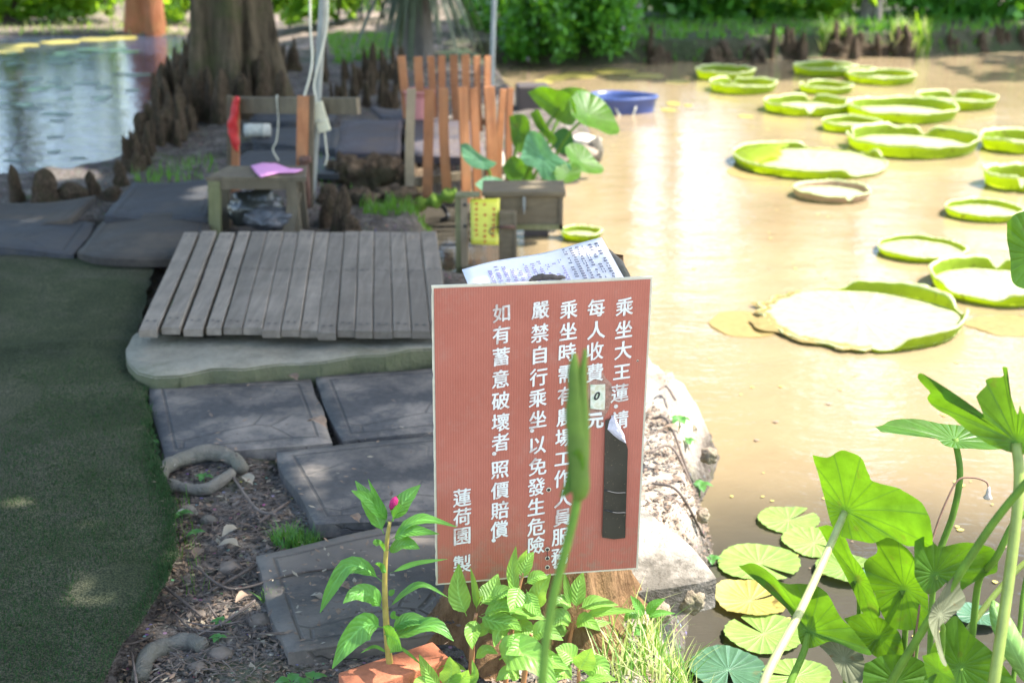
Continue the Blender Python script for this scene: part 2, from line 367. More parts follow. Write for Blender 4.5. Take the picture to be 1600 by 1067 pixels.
M['padtop'] = m_leaf('pad_top', (.34, .36, .19), (.40, .5, .06), .15, .5, 'disc', .12, spots=.35)
M['padlip'] = m_leaf('pad_lip', (.55, .58, .3), (.5, .6, .1), .3, .5, None)  # sunlit white of the rim's top edge put into the lip colour
M['padrim'] = m_leaf('pad_rim', (.24, .34, .025), (.56, .64, .02), .6, .5, None, .12, spots=.55)
M['padrimred'] = m_leaf('pad_rim_pink', (.4, .26, .18), (.5, .4, .2), .35, .45, None, .08)
M['padold'] = m_leaf('pad_decayed', (.30, .22, .08), (.3, .25, .05), .25, .6, None, .1)
M['lily'] = m_leaf('water_lily', (.17, .26, .06), (.2, .3, .03), .2, .35, 'disc', .25, spots=.3)
M['lilyblue'] = m_leaf('water_lily_bluish', (.06, .13, .07), (.06, .14, .03), .15, .3, 'disc', .1, spots=.3)
M['lilyold'] = m_leaf('water_lily_yellow', (.36, .31, .08), (.3, .26, .04), .25, .45, 'disc', .1, spots=.8)
M['grass'] = m_leaf('grass_blade', (.08, .2, .025), (.2, .42, .03), .4, .5, None)
M['grassdry'] = m_leaf('grass_blade_light', (.44, .48, .2), (.5, .58, .14), .4, .5, None)
M['seedling'] = m_leaf('seedling_leaf', (.09, .24, .06), (.16, .4, .05), .35, .4, None)
M['crown'] = m_leaf('tree_leaf', (.045, .11, .02), (.13, .3, .015), .4, .5, None)
M['lime'] = m_leaf('hedge_leaf', (.10, .24, .02), (.42, .66, .03), .5, .45, None)
M['bush'] = m_leaf('bush_leaf', (.06, .20, .022), (.18, .44, .018), .4, .45, None)
M['frond'] = m_leaf('grey_frond', (.085, .105, .06), (.08, .12, .035), .25, .55, None)
# ------------------------------------------------------------------ ground & water
land_px = [(1085, 1105), (1090, 960), (1125, 918), (1132, 860), (1108, 790), (1140, 720), (1120, 680), (1062, 640), (1045, 604), (985, 560), (900, 525),
           (790, 490), (722, 478), (700, 430), (688, 372), (640, 366), (590, 360), (556, 350), (590, 334), (650, 326), (705, 308), (740, 304), (800, 301), (850, 296),
           (900, 268), (938, 240), (940, 222), (905, 208), (850, 195), (815, 165), (800, 140), (775, 120), (752, 106), (770, 101),
           (900, 101), (1000, 100), (1120, 97), (1200, 95), (1290, 90), (1450, 88), (1600, 80), (1900, 74)]
land = [tuple(P(x, y, ZW)[:2]) for x, y in land_px] + [(14, 15.5), (40, 16), (80, 60), (400, 400), (-400, 400), (-80, 60), (-30, 16)]
left_px = [(-420, 60), (-100, 61), (0, 61), (150, 58), (285, 60), (296, 90), (245, 130), (208, 195), (188, 232), (190, 262), (152, 296), (100, 308), (0, 314), (-250, 318)]
land += [tuple(P(x, y, ZW)[:2]) for x, y in left_px] + [(-14, 6.5), (-40, 4), (-400, -60), (-400, -400), (400, -400), (400, -60), (40, -6), (6, .2), (1.5, 1.0), (.62, 1.6)]
LP = np.array(land)
def sdist(x, y):
    """signed distance to the shore, positive on land (numpy arrays)"""
    x = np.asarray(x, float); y = np.asarray(y, float); d = np.full(x.shape, 1e9); ins = np.zeros(x.shape, bool)
    n = len(LP)
    for i in range(n):
        ax, ay = LP[i]; bx, by = LP[(i + 1) % n]; ex, ey = bx - ax, by - ay
        t = np.clip(((x - ax) * ex + (y - ay) * ey) / (ex * ex + ey * ey + 1e-12), 0, 1)
        d = np.minimum(d, np.hypot(x - ax - t * ex, y - ay - t * ey))
        c = ((ay > y) != (by > y)) & (x < ex * (y - ay) / (ey + 1e-12) + ax)
        ins ^= c
    return np.where(ins, d, -d)
def ground_z(x, y, d=None):
    x = np.asarray(x, float); y = np.asarray(y, float)
    if d is None: d = sdist(x, y)
    s = np.clip(d / np.where((x > .1) & (y > 2.2) & (y < 5), .13, .16), 0, 1); s = s * s * (3 - 2 * s)
    z = np.where(d > 0, ZW - .02 + (.22 - .004) * s, ZW - .02 - .5 * np.clip(-d / .6, 0, 1))
    far = np.clip((y - 13.2) / 3.0, 0, 1); z = z + np.where(d > 0, far * np.where(x > -1.2, .06, 0) - .16 * np.clip((y - 12.5) / 1.5, 0, 1) * np.clip((-x - 1.6) / 1.0, 0, 1), 0)
    b = .012 * np.sin(x * 9.1 + 1.3 * np.sin(y * 5.2)) * np.sin(y * 8.3 + 1.1 * np.sin(x * 6.1)) + .006 * np.sin(x * 27 + y * 13) * np.sin(y * 31 - x * 11)
    return z + np.where(d > .03, b * 1.2, b * .4) - .008
def gz(x, y): return float(ground_z(np.array([x]), np.array([y]))[0])
def ghit(px, py):
    d = ray(px, py); t = np.arange(1.6, 24, .03); x = d.x * t; y = d.y * t; z = H + d.z * t
    hit = np.argmax(z <= np.maximum(ground_z(x, y), ZW)); t = t[hit] if hit else (ZW - H) / d.z
    return Vector((d.x * t, d.y * t, H + d.z * t))
def axis(dense, lo, hi):
    a = list(dense); st = a[1] - a[0]
    while a[-1] < hi: st *= 1.35; a.append(a[-1] + st)
    st = dense[1] - dense[0]
    while a[0] > lo: st *= 1.35; a.insert(0, a[0] - st)
    return np.array(a)
gx = axis(np.arange(-3.4, 3.4, .03), -420, 420); gy = axis(np.concatenate([np.arange(1.6, 6.4, .03), np.arange(6.4, 17, .07)]), -420, 420)
X, Y = np.meshgrid(gx, gy); D = sdist(X, Y); Z = ground_z(X, Y, D)
near = (np.abs(X) < 5) & (Y > 1) & (Y < 18) & (D > .02)
nz = np.zeros_like(Z); idx = np.argwhere(near)
for i, j in idx: nz[i, j] = noise.fractal(Vector((X[i, j] * 6, Y[i, j] * 6, 0)), .8, 2.2, 4)
n2 = np.zeros_like(Z); bankm = (X > .15) & (X < 1.0) & (Y > 2) & (Y < 5) & (D > -.05)
for i, j in np.argwhere(bankm): n2[i, j] = noise.fractal(Vector((X[i, j] * 16, Y[i, j] * 16, 5)), .9, 2.1, 4)
Z = Z + nz * .012 + n2 * .016
nx, ny = len(gx), len(gy)
V = np.stack([X.ravel(), Y.ravel(), Z.ravel()], 1)
q = (np.arange(ny - 1)[:, None] * nx + np.arange(nx - 1)[None]).ravel()
Fq = np.stack([q, q + 1, q + 1 + nx, q + nx], 1)
me = bpy.data.meshes.new('ground'); me.from_pydata(V.tolist(), [], Fq.tolist()); me.polygons.foreach_set('use_smooth', [True] * len(me.polygons))
me.materials.append(M['soil']); me.materials.append(M['bank'])
cy = V[Fq[:, 0], 1]; me.polygons.foreach_set('material_index', (cy > 11.5).astype(int).tolist())
o = bpy.data.objects.new('ground', me); COL.objects.link(o); T(o, kind='structure')
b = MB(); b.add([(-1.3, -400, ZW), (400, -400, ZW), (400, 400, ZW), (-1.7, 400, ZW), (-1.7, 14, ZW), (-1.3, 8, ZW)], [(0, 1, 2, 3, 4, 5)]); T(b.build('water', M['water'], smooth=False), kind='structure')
b = MB(); b.add([(-400, -400, ZW), (-1.3, -400, ZW), (-1.3, 8, ZW), (-1.7, 14, ZW), (-1.7, 400, ZW), (-400, 400, ZW)], [(0, 1, 2, 3, 4, 5)]); T(b.build('water', M['darkwater'], smooth=False), kind='structure')

# ------------------------------------------------------------------ flat sheets (mats, slabs)
def sheet(name, corners, z, thick, mat, wob=.004, n=14, sag=0.0, rnd=.012, label=None, cat=None, group=None, zs=None, edge=.0, bow=0.0):
    """corners in picture order far-left, far-right, near-right, near-left -> a thick mat lying on the ground"""
    zs = zs or [z] * 4
    c = [P(px, py, zz) for (px, py), zz in zip(corners, zs)]
    top = []; uv = []; sd = random.random() * 50
    for j in range(n + 1):
        for i in range(n + 1):
            u, v = i / n, j / n
            # rounded corners
            uu, vv = u, v
            cu, cv = 2 * u - 1, 2 * v - 1
            k = rnd * (abs(cu) ** 6) * (abs(cv) ** 6)
            uu = .5 + cu / 2 * (1 - k); vv = .5 + cv / 2 * (1 - k)
            p = (c[0] * (1 - uu) + c[1] * uu) * (1 - vv) + (c[3] * (1 - uu) + c[2] * uu) * vv
            w = noise.noise(Vector((p.x * 2.5 + sd, p.y * 2.5, 0))) * wob * 2 + sag * (cu * cu - .4)
            e = max(abs(cu), abs(cv)); w -= edge * max(0, (e - .86) / .14) ** 2
            p = p + Vector((0, -bow * (1 - cu * cu) * v, 0))
            jx = noise.noise(Vector((p.x * 5, p.y * 5, sd))) * .012 * (e > .99)
            top.append(Vector((p.x + jx, p.y + jx, p.z + w))); uv.append((u, v))
    m = MB(); N = n + 1
    f = [(j * N + i, (j + 1) * N + i, (j + 1) * N + i + 1, j * N + i + 1) for j in range(n) for i in range(n)]
    m.add(top, f, uv)
    rim = [i for i in range(N)] + [j * N + n for j in range(1, N)] + [n * N + i for i in range(n - 1, -1, -1)] + [j * N for j in range(n - 1, 0, -1)]
    lo = [Vector((top[i].x, top[i].y, top[i].z - thick)) for i in rim]; base = len(m.v)
    m.v += [tuple(p) for p in lo]; m.uv += [(0, 0)] * len(lo)
    K = len(rim)
    sidef = [(rim[k], rim[(k + 1) % K], base + (k + 1) % K, base + k) for k in range(K)]
    m.f += sidef; m.mi += [0] * K
    ctr = sum(c, Vector()) / 4; ctr.z = z - thick
    o = m.build(name, mat, loc=ctr)
    for pl in o.data.polygons[-K:]: pl.use_smooth = False
    return T(o, label, cat, group)
g = 'dark stone-patterned mats paving the path'
sheet('paving_mat', [(230, 600), (484, 590), (522, 690), (254, 714)], .010, .035, M['slab'], label='dark stone-patterned mat nearest the concrete step, whole with a curled dead leaf on it', cat='paving mat', group=g, edge=.003)
sheet('paving_mat', [(490, 588), (745, 568), (775, 662), (531, 688)], .009, .035, M['slab'], label='dark dusty stone-patterned mat running under the left edge of the red sign', cat='paving mat', group=g, edge=.003)
sheet('paving_mat', [(426, 704), (745, 672), (800, 800), (492, 820)], .010, .035, M['slab'], label='dark stone-patterned mat in the middle, its corner jutting over bare soil', cat='paving mat', group=g, edge=.003)
sheet('paving_mat', [(398, 866), (700, 806), (790, 960), (448, 1022)], .0, .05, M['dusty'], wob=.01, label='half buried stone-patterned mat behind the tall flowering plant, covered in soil crumbs', cat='paving mat', group=g, edge=.003)
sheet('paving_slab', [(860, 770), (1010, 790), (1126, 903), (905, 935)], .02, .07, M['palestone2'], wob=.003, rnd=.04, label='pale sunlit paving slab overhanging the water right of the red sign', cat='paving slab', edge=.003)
g = 'worn rubber mats by the left pond'
sheet('rubber_mat', [(-60, 318), (152, 311), (112, 346), (-90, 346)], .05, .03, M['mat'], sag=.025, bow=.06, label='brownish rubber mat edging the left pond beside the knobbly stumps', cat='rubber mat', group=g, zs=[.06, .05, .05, .05])
sheet('rubber_mat', [(-100, 348), (152, 344), (118, 393), (-120, 372)], .04, .035, M['bmat'], sag=-.02, bow=.05, label='bluish black rubber mat with a curved front edge above the green carpet', cat='rubber mat', group=g)
sheet('rubber_mat', [(158, 340), (330, 330), (322, 398), (120, 390)], .045, .03, M['mat'], sag=-.025, bow=.16, label='brown-black rubber mat bulging out just left of the wooden platform', cat='rubber mat', group=g)
sheet('rubber_mat', [(208, 288), (338, 280), (330, 341), (162, 341)], .055, .03, M['bmat'], sag=.015, label='grey rubber mat with pale streaks behind the bulging mat, beside the stool', cat='rubber mat', group=g)
g = 'mats on the far path'
sheet('rubber_mat', [(386, 236), (478, 232), (470, 262), (352, 268)], .03, .03, M['bmat'], label='bluish mat directly behind the low wooden stool', cat='rubber mat', group=g)
sheet('rubber_mat', [(392, 200), (532, 200), (528, 234), (396, 222)], .05, .05, M['bmat'], label='blue-grey mat under the grey foam roll', cat='rubber mat', group=g)
sheet('rubber_mat', [(402, 174), (528, 176), (520, 190), (390, 190)], .04, .05, M['bmat'], label='small blue-grey mat just below the wooden crossbar', cat='rubber mat', group=g)
sheet('rubber_mat', [(535, 186), (628, 188), (625, 242), (524, 240)], .05, .04, M['pmat'], label='purple-brown mat left of the orange slats', cat='rubber mat', group=g)
sheet('rubber_mat', [(634, 190), (742, 190), (760, 246), (632, 243)], .045, .04, M['pmat'], label='purple-brown mat seen through the front row of orange slats', cat='rubber mat', group=g)
sheet('rubber_mat', [(578, 168), (690, 176), (690, 190), (600, 186)], .05, .03, M['pmat'], sag=.01, label='thin dark mat with a curled corner beneath the back row of slats', cat='rubber mat', group=g)
sheet('rubber_mat', [(440, 240), (534, 240), (528, 274), (432, 268)], .02, .025, M['black'], label='black mat beside the foot of the steel pole', cat='rubber mat', group=g)

# green carpet
tp = [(-420, 404), (60, 400), (244, 404), (228, 470), (212, 530), (196, 572), (226, 600), (238, 660), (246, 712), (262, 760), (274, 810), (276, 868), (262, 910), (216, 975), (178, 1040), (150, 1110), (-500, 1110)]
tw = [P(x, y, .014) for x, y in tp]
bm = bmesh.new(); f0 = bm.faces.new([bm.verts.new(p) for p in tw]); bmesh.ops.triangulate(bm, faces=[f0])
for _ in range(5): bmesh.ops.subdivide_edges(bm, edges=[e for e in bm.edges if e.calc_length() > .09], cuts=1); bmesh.ops.triangulate(bm, faces=bm.faces[:])
for v in bm.verts:
    v.co.z += noise.noise(Vector((v.co.x * 2.2, v.co.y * 2.2, 3))) * .014 + noise.noise(Vector((v.co.x * 7, v.co.y * 7, 3))) * .004 + .004 + .010 * max(0, 1 - abs(v.co.y - 4.42 - .25 * v.co.x * .3 - .05 * math.sin(v.co.x * 4)) / .05) + .008 * max(0, 1 - abs(v.co.y - 4.9 + .12 * v.co.x) / .06)
    if v.is_boundary: v.co += Vector((noise.noise(v.co * 14), noise.noise(v.co * 14 + Vector((9, 9, 9))), 0)) * .03; v.co.z = max(v.co.z - .006, .004)
me = bpy.data.meshes.new('carpet'); bm.normal_update(); bm.to_mesh(me); bm.free(); me.materials.append(M['turf'])
me.polygons.foreach_set('use_smooth', [True] * len(me.polygons))
if me.polygons[0].normal.z < 0: me.flip_normals()
carpet = bpy.data.objects.new('carpet', me); COL.objects.link(carpet)
T(carpet, 'worn dark green artificial grass carpet covering the path on the left', 'carpet')
# pile
tri = [(me.vertices[a].co.copy(), me.vertices[b_].co.copy(), me.vertices[c_].co.copy()) for a, b_, c_ in (p.vertices for p in me.polygons)]
area = np.array([((b_ - a).cross(c_ - a)).length for a, b_, c_ in tri]); cen = np.array([((a + b_ + c_) / 3)[:2] for a, b_, c_ in tri])
wgt = area * ((cen[:, 0] > -1.5) & (cen[:, 1] < 4.2)) * np.clip(4.6 - cen[:, 1], .2, 2.2); wgt /= wgt.sum()
pick = rng.choice(len(tri), 26000, p=wgt); m = MB()
edge_l = [P(x, y, .014) for x, y in tp[6:14]]
def blade_tri(m, p, h, w, lean, yaw):
    s = Vector((math.cos(yaw), math.sin(yaw), 0)) * w; q = Vector((math.cos(yaw + 1.6), math.sin(yaw + 1.6), 0)) * lean
    m.add([p - s, p + s, p + q + Vector((0, 0, h))], [(0, 1, 2)])
for k in pick:
    a, b_, c_ = tri[k]; u, v = random.random(), random.random()
    if u + v > 1: u, v = 1 - u, 1 - v
    p = a + (b_ - a) * u + (c_ - a) * v
    if noise.noise(Vector((p.x * 3, p.y * 3, 8))) > .32: continue
    blade_tri(m, p, random.uniform(.004, .009), .0012, random.uniform(0, .006), random.uniform(0, 6.3))
for k in range(3600):
    i = random.randrange(len(edge_l) - 1); p = edge_l[i].lerp(edge_l[i + 1], random.random()) + Vector((-abs(random.gauss(0, .03)) - .0, random.gauss(0, .02), 0))
    blade_tri(m, p, random.uniform(.006, .017), .0013, random.uniform(0, .014), random.uniform(0, 6.3))
M['pile'] = m_leaf('carpet_pile', (.04, .085, .03), (.05, .1, .02), .2, .8, None, spec=.1)
o = m.build('pile', M['pile'], carpet, smooth=False); o['kind'] = 'stuff'

# ------------------------------------------------------------------ concrete step and wooden platform
def prism(name, outline, ztop, zbot, mat, bev=.02, label=None, cat=None, group=None, wob=.006, par=None):
    w = [P(x, y, ztop) for x, y in outline]
    bm = bmesh.new(); f = bm.faces.new([bm.verts.new(p) for p in w]); bm.normal_update()
    if f.normal.z < 0: f.normal_flip()
    r = bmesh.ops.extrude_face_region(bm, geom=[f]); vs = [e for e in r['geom'] if isinstance(e, bmesh.types.BMVert)]
    for v in vs: v.co.z = zbot
    bmesh.ops.recalc_face_normals(bm, faces=bm.faces[:])
    if bev: bmesh.ops.bevel(bm, geom=bm.edges[:], offset=bev, segments=3, affect='EDGES')
    bmesh.ops.triangulate(bm, faces=[f for f in bm.faces if len(f.verts) > 4])
    for _ in range(5): bmesh.ops.subdivide_edges(bm, edges=[e for e in bm.edges if e.calc_length() > .08], cuts=1); bmesh.ops.triangulate(bm, faces=bm.faces[:])
    for v in bm.verts: v.co += v.normal * noise.fractal(v.co * 5, .8, 2, 4) * wob
    me = bpy.data.meshes.new(name); bm.to_mesh(me); bm.free(); me.materials.append(mat); me.polygons.foreach_set('use_smooth', [True] * len(me.polygons))
    o = bpy.data.objects.new(name, me); COL.objects.link(o); return T(o, label, cat, group)
prism('concrete_step', [(212, 518), (330, 520), (700, 516), (735, 520), (735, 541), (690, 544), (640, 549), (600, 556), (560, 557), (500, 566), (440, 568), (380, 577), (330, 578), (280, 588), (240, 589), (214, 582), (198, 566), (196, 545)], .05, -.04, M['concrete'], .005,
      'mossy concrete step in front of the wooden platform', 'step', wob=.011)
plat = empty('wooden_platform', P(450, 440, .06)); T(plat, 'weathered grey plank platform with nail rows, wide gaps between its left boards', 'platform')
FL, FR, NL, NR = P(285, 362, .115), P(682, 362, .115), P(213, 515, .105), P(704, 519, .105)
gaps = [.0, .062, .125, .19] + [.19 + (1 - .19) * k / 14 for k in range(1, 15)]
bord = []
fr = [0]
wd = [1.15, 1.15, 1.2] + [1 + random.uniform(-.06, .06) for _ in range(13)]
tot = sum(wd); acc = 0
for k, w in enumerate(wd):
    u0, u1 = acc / tot, (acc + w) / tot; acc += w
    g0 = .0012 if k > 3 else .006
    a, b_, c_, d_ = FL.lerp(FR, u0 + g0), FL.lerp(FR, u1 - g0), NL.lerp(NR, u1 - g0), NL.lerp(NR, u0 + g0)
    m = MB(); dz = random.uniform(-.003, .003); th = .024; off = random.uniform(-.022, .016); dn = Vector((0, -1, 0)) * off
    c_ = c_ + dn; d_ = d_ + dn
    nseg = 10; top = []
    for j in range(nseg + 1):
        t = j / nseg; l = a.lerp(d_, t); r = b_.lerp(c_, t); z = dz + .004 * noise.noise(Vector((k * 3.1, t * 2, 0)))
        top.append((l + Vector((0, 0, z)), r + Vector((0, 0, z))))
    ringv = []
    for l, r in top:
        bv = (r - l).normalized() * .003; ringv += [l - Vector((0, 0, th)), l - Vector((0, 0, .003)), l + bv, r - bv, r - Vector((0, 0, .003)), r - Vector((0, 0, th))]
    fs = [(j * 6 + i, j * 6 + (i + 1) % 6, (j + 1) * 6 + (i + 1) % 6, (j + 1) * 6 + i) for j in range(nseg) for i in range(6)] + [(5, 4, 3, 2, 1, 0), tuple(nseg * 6 + i for i in range(6))]
    m.add(ringv, fs)
    for t in ((.07, .45, .95) if k > 2 else (.06, .93)):
        for s in (.3, .7):
            c = a.lerp(d_, t + random.uniform(-.008, .008)).lerp(b_.lerp(c_, t), s) + Vector((0, 0, dz + .0042))
            m.add([c + Vector((math.cos(q * 1.047), math.sin(q * 1.047), 0)) * .006 for q in range(6)], [(0, 1, 2, 3, 4, 5)], None, 1)
    m.build('plank', [M['deck'], M['black']], plat, smooth=False)
for t in (.08, .48, .86):
    m = MB(); a = FL.lerp(NL, t); b_ = FR.lerp(NR, t); c = (a + b_) / 2 - Vector((0, 0, .024 + .03 + .001)); m.box(c, ((b_ - a).length * .97, .05, .056), Matrix.Rotation(math.atan2((b_ - a).y, (b_ - a).x), 3, 'Z')); m.build('joist', M['oldwood'], plat, smooth=False)

# ------------------------------------------------------------------ the red sign on its stump
k0 = 2.50
cTL, cTR, cBL, cBR = PD(675, 447, k0), PD(1020, 432, k0 * 1.022), PD(680, 913, k0 * 1.0927), PD(996, 888, k0 * 1.0927 * 1.022)
So = (cTL + cTR + cBL + cBR) / 4
Su = ((cTR - cTL) + (cBR - cBL)).normalized(); Sv = ((cTL - cBL) + (cTR - cBR)); Sv = (Sv - Su * Sv.dot(Su)).normalized(); Sn = Su.cross(Sv)   # Sn towards camera
if Sn.y > 0: Sn = -Sn
sw = ((cTR - cTL).length + (cBR - cBL).length) / 2; sh = ((cTL - cBL).length + (cTR - cBR).length) / 2
SM = Matrix((Su, Sv, Su.cross(Sv))).transposed()
def spx(px, py):
    q = PP(px, py, So, Sn) - So; return q.dot(Su), q.dot(Sv)
def sat(u, v, h=0): return So + Su * u + Sv * v + Sn * h
ground_s = P(820, 985, 0)
sign = empty('sign_board', sat(0, -sh / 2)); T(sign, 'red-brown fluted plastic sign with white vertical Chinese lettering, fixed upright on a tree stump', 'sign')
n = NT('red_fluted_plastic'); uv = n.sep(n.coord('UV'))
rib = n.math('SINE', n.math('MULTIPLY', uv[0], 2 * math.pi * 84)); f = n.noise(3.5, 5, .7); f2 = n.noise(60, 4)
cc = n.ramp(f, [(.3, (.365, .104, .066)), (.7, (.45, .145, .098))])
cc = n.mix(n.ramp(n.noise(9, 6, .8), [(.56, 0.), (.72, .45)]), cc, (.40, .20, .15)); cc = n.mix(n.math('MULTIPLY', n.ramp(uv[1], [(.0, .6), (.22, 0.)]), n.ramp(n.noise(38, 5, .7), [(.48, 0.), (.62, 1.)])), cc, (.27, .2, .14)); cc = n.mix(n.ramp(rib, [(.55, 0.), (1., .09)]), cc, (.2, .05, .04)); cc = n.mix(n.math('MULTIPLY', n.ramp(f2, [(.58, 0.), (.72, 1.)]), .12), cc, (.42, .25, .2))
n.col(cc); n.rough(.36); n.bump(rib, .13, .002); M['signred'] = n.m
M['signedge'] = mat_simple('cream_edge', (.62, .57, .42), .6, .12, 30)
n = NT('white_lettering'); a = n.ramp(n.noise(16, 6, .75), [(.36, (.48, .4, .34)), (.47, (.72, .71, .64)), (.7, (.78, .78, .72))]); n.col(a); n.rough(.6); M['letter'] = n.m
m = MB(); hw, hh = sw / 2, sh / 2; mg = .004; th = .006
NX, NY = 40, 50; vv = []; uvs = []
def warp(u, v): return .0025 * math.sin(u * 9 + 1) * math.sin(v * 5) + .002 * (v / hh) ** 2
for j in range(NY + 1):
    for i in range(NX + 1):
        u, v = -hw + mg + (sw - 2 * mg) * i / NX, -hh + mg + (sh - 2 * mg) * j / NY; vv.append(sat(u, v, .0006 + warp(u, v))); uvs.append((i / NX, j / NY))
m.add(vv, [(j * (NX + 1) + i, j * (NX + 1) + i + 1, (j + 1) * (NX + 1) + i + 1, (j + 1) * (NX + 1) + i) for j in range(NY) for i in range(NX)], uvs)
m.build('face_panel', M['signred'], sign)
# cream edge: a thin slab with a slightly chipped upper edge
m = MB(); ring = []; K = 60
for i in range(K + 1): ring.append((-hw + sw * i / K, -hh))
for i in range(1, K + 1): ring.append((hw, -hh + sh * i / K))
for i in range(1, K + 1):
    u = hw - sw * i / K; ch = -.005 * max(0, noise.noise(Vector((u * 60, 4, 0)))) * (1 if u < -.02 else .25); ring.append((u, hh + ch))
for i in range(1, K): ring.append((-hw + (.002 * max(0, noise.noise(Vector((7, i * .5, 0))))), hh - sh * i / K))
n_ = len(ring)
m.add([sat(u, v, -.0006 + warp(u, v)) for u, v in ring] + [sat(u, v, -th + warp(u, v)) for u, v in ring] + [sat(u * .965, v * .975, -.0012 + warp(u, v)) for u, v in ring], [(i, (i + 1) % n_, 2 * n_ + (i + 1) % n_, 2 * n_ + i) for i in range(n_)] + [tuple(range(2 * n_ - 1, n_ - 1, -1))] + [(i, n_ + i, n_ + (i + 1) % n_, (i + 1) % n_) for i in range(n_)])
m.build('backing', M['signedge'], sign, smooth=False)
# lettering
cols = [
 [('乘', 975, 478), ('坐', 974, 513), ('大', 973, 546), ('王', 971, 580), ('蓮', 968, 613), ('.', 962, 634), ('請', 968, 655)],
 [('每', 931, 479), ('人', 931, 514), ('收', 929, 547), ('費', 929, 581), ('元', 930, 656)],
 [('乘', 888, 482), ('坐', 887, 516), ('時', 886, 549), ('需', 885, 583), ('有', 884, 617), ('農', 883, 650), ('場', 881, 683), ('工', 880, 716), ('作', 879, 747), ('人', 880, 778), ('員', 879, 808), ('服', 876, 838), ('務', 875, 868), ('.', 868, 885)],
 [('嚴', 844, 483), ('禁', 843, 519), ('自', 843, 553), ('行', 841, 588), ('乘', 840, 621), ('坐', 840, 654), ('.', 831, 672), ('以', 840, 695), ('免', 840, 728), ('發', 838, 760), ('生', 838, 791), ('危', 838, 822), ('險', 838, 851)],
 [('如', 783, 488), ('有', 783, 522), ('蓄', 783, 556), ('意', 782, 591), ('破', 782, 625), ('壞', 782, 659), ('者', 782, 690), ('.', 772, 708), ('照', 781, 733), ('價', 781, 765), ('賠', 781, 796), ('償', 780, 826), ('.', 771, 843)],
 [('蓮', 722, 776), ('荷', 722, 806), ('園', 722, 836), ('製', 722, 879)]]
def glyph(ch, offset=.022, res=3):
    c = bpy.data.curves.new('glyph', 'FONT'); c.body = ch; c.size = 1; c.offset = offset; c.resolution_u = res
    o = bpy.data.objects.new('glyph', c); COL.objects.link(o); dg = bpy.context.evaluated_depsgraph_get()
    me = bpy.data.meshes.new_from_object(o.evaluated_get(dg)); bpy.data.objects.remove(o); bpy.data.curves.remove(c)
    bm = bmesh.new(); bm.from_mesh(me); bpy.data.meshes.remove(me)
    bmesh.ops.remove_doubles(bm, verts=bm.verts, dist=1e-5)
    v = np.array([x.co[:2] for x in bm.verts]); f = [tuple(x.index for x in q.verts) for q in bm.faces]; bm.free(); return v, f
gc = {}
for col in cols:
    m = MB()
    for ch, px, py in col:
        u, v = spx(px, py)
        if ch == '.':
            m.add([sat(u + .0042 * math.cos(a * .524), v + .0042 * math.sin(a * .524), .0016 + warp(u, v)) for a in range(12)], [tuple(range(12))]); continue
        if ch not in gc: gc[ch] = glyph(ch, 0.0)
        gv, gf = gc[ch]; lo, hi = gv.min(0), gv.max(0); c = (lo + hi) / 2; s = 1.0 / max(.92, (hi - lo).max())
        u2, v2 = spx(px + 13.4, py - 14.4); du, dv = abs(u2 - u), abs(v2 - v)
        if ch in '工王': dv *= .9
        sd = random.random() * 40; out = []
        for x, y in gv:
            x, y = (x - c[0]) * s * 2, (y - c[1]) * s * 2
            y2 = y + .09 * x + .035 * noise.noise(Vector((x * 1.6 + sd, y * 1.6, 1))) ; x2 = x + .05 * noise.noise(Vector((x * 1.7, y * 1.7 + sd, 5))) - .03 * y * y * (1 if x < 0 else -1)
            out.append(sat(u + x2 * du, v + y2 * dv, .0016 + warp(u, v)))
        for kk, (ox, oy) in enumerate(((0, 0), (1, .3), (-1, -.3), (.3, 1), (-.3, -1), (.75, .75), (-.75, -.75))):      # brush weight
            m.add([Vector(p) + Su * ox * .0008 + Sv * oy * .00065 + Sn * kk * .00005 for p in out], gf)
    m.build('lettering', M['letter'], sign, smooth=False)
# black tape strip with its torn grey end
tpx = [(945, 655), (953, 652), (962, 672), (975, 682), (980, 700), (976, 838), (958, 840), (940, 837), (943, 740)]
def decal(name, pts, h, mat, par, bulge=0.0, label=None):
    uvp = [spx(*p) for p in pts]; c = np.mean(uvp, 0); m = MB(); n_ = len(uvp)
    v = [sat(c[0], c[1], h + bulge)] + [sat(c[0] + (u - c[0]) * .6, c[1] + (w - c[1]) * .6, h + bulge * .8) for u, w in uvp] + [sat(u, w, h) for u, w in uvp] + [sat(u, w, h - .0012) for u, w in uvp]
    f = [(0, 1 + i, 1 + (i + 1) % n_) for i in range(n_)] + [(1 + i, 1 + n_ + i, 1 + n_ + (i + 1) % n_, 1 + (i + 1) % n_) for i in range(n_)] + [(1 + n_ + i, 1 + 2 * n_ + i, 1 + 2 * n_ + (i + 1) % n_, 1 + n_ + (i + 1) % n_) for i in range(n_)]
    m.add(v, f); o = m.build(name, mat, par, smooth=False)
    if label: o['label'] = label
    return o
n = NT('black_tape'); a = n.ramp(n.noise(7, 3, .6), [(.4, (.02, .02, .014)), (.62, (.035, .035, .026)), (.75, (.07, .07, .062))]); n.col(n.mix(n.ramp(n.noise(220, 2), [(.66, 0.), (.72, .6)]), a, (.2, .17, .1))); n.rough(.33); n.bump(n.noise(14, 3), .3, .004); M['tape'] = n.m
tape = decal('tape_strip', tpx, .003 + .0025, M['tape'], sign, .001)
for yy in (763, 794):
    m = MB(); a = sat(*spx(944, yy), .0068); b_ = sat(*spx(976, yy + 4), .0068); m.tube(catmull([a, a.lerp(b_, .5) + Sn * .002 - Sv * .002, b_], 5), .0014, 6); m.build('crease', M['black'], tape)
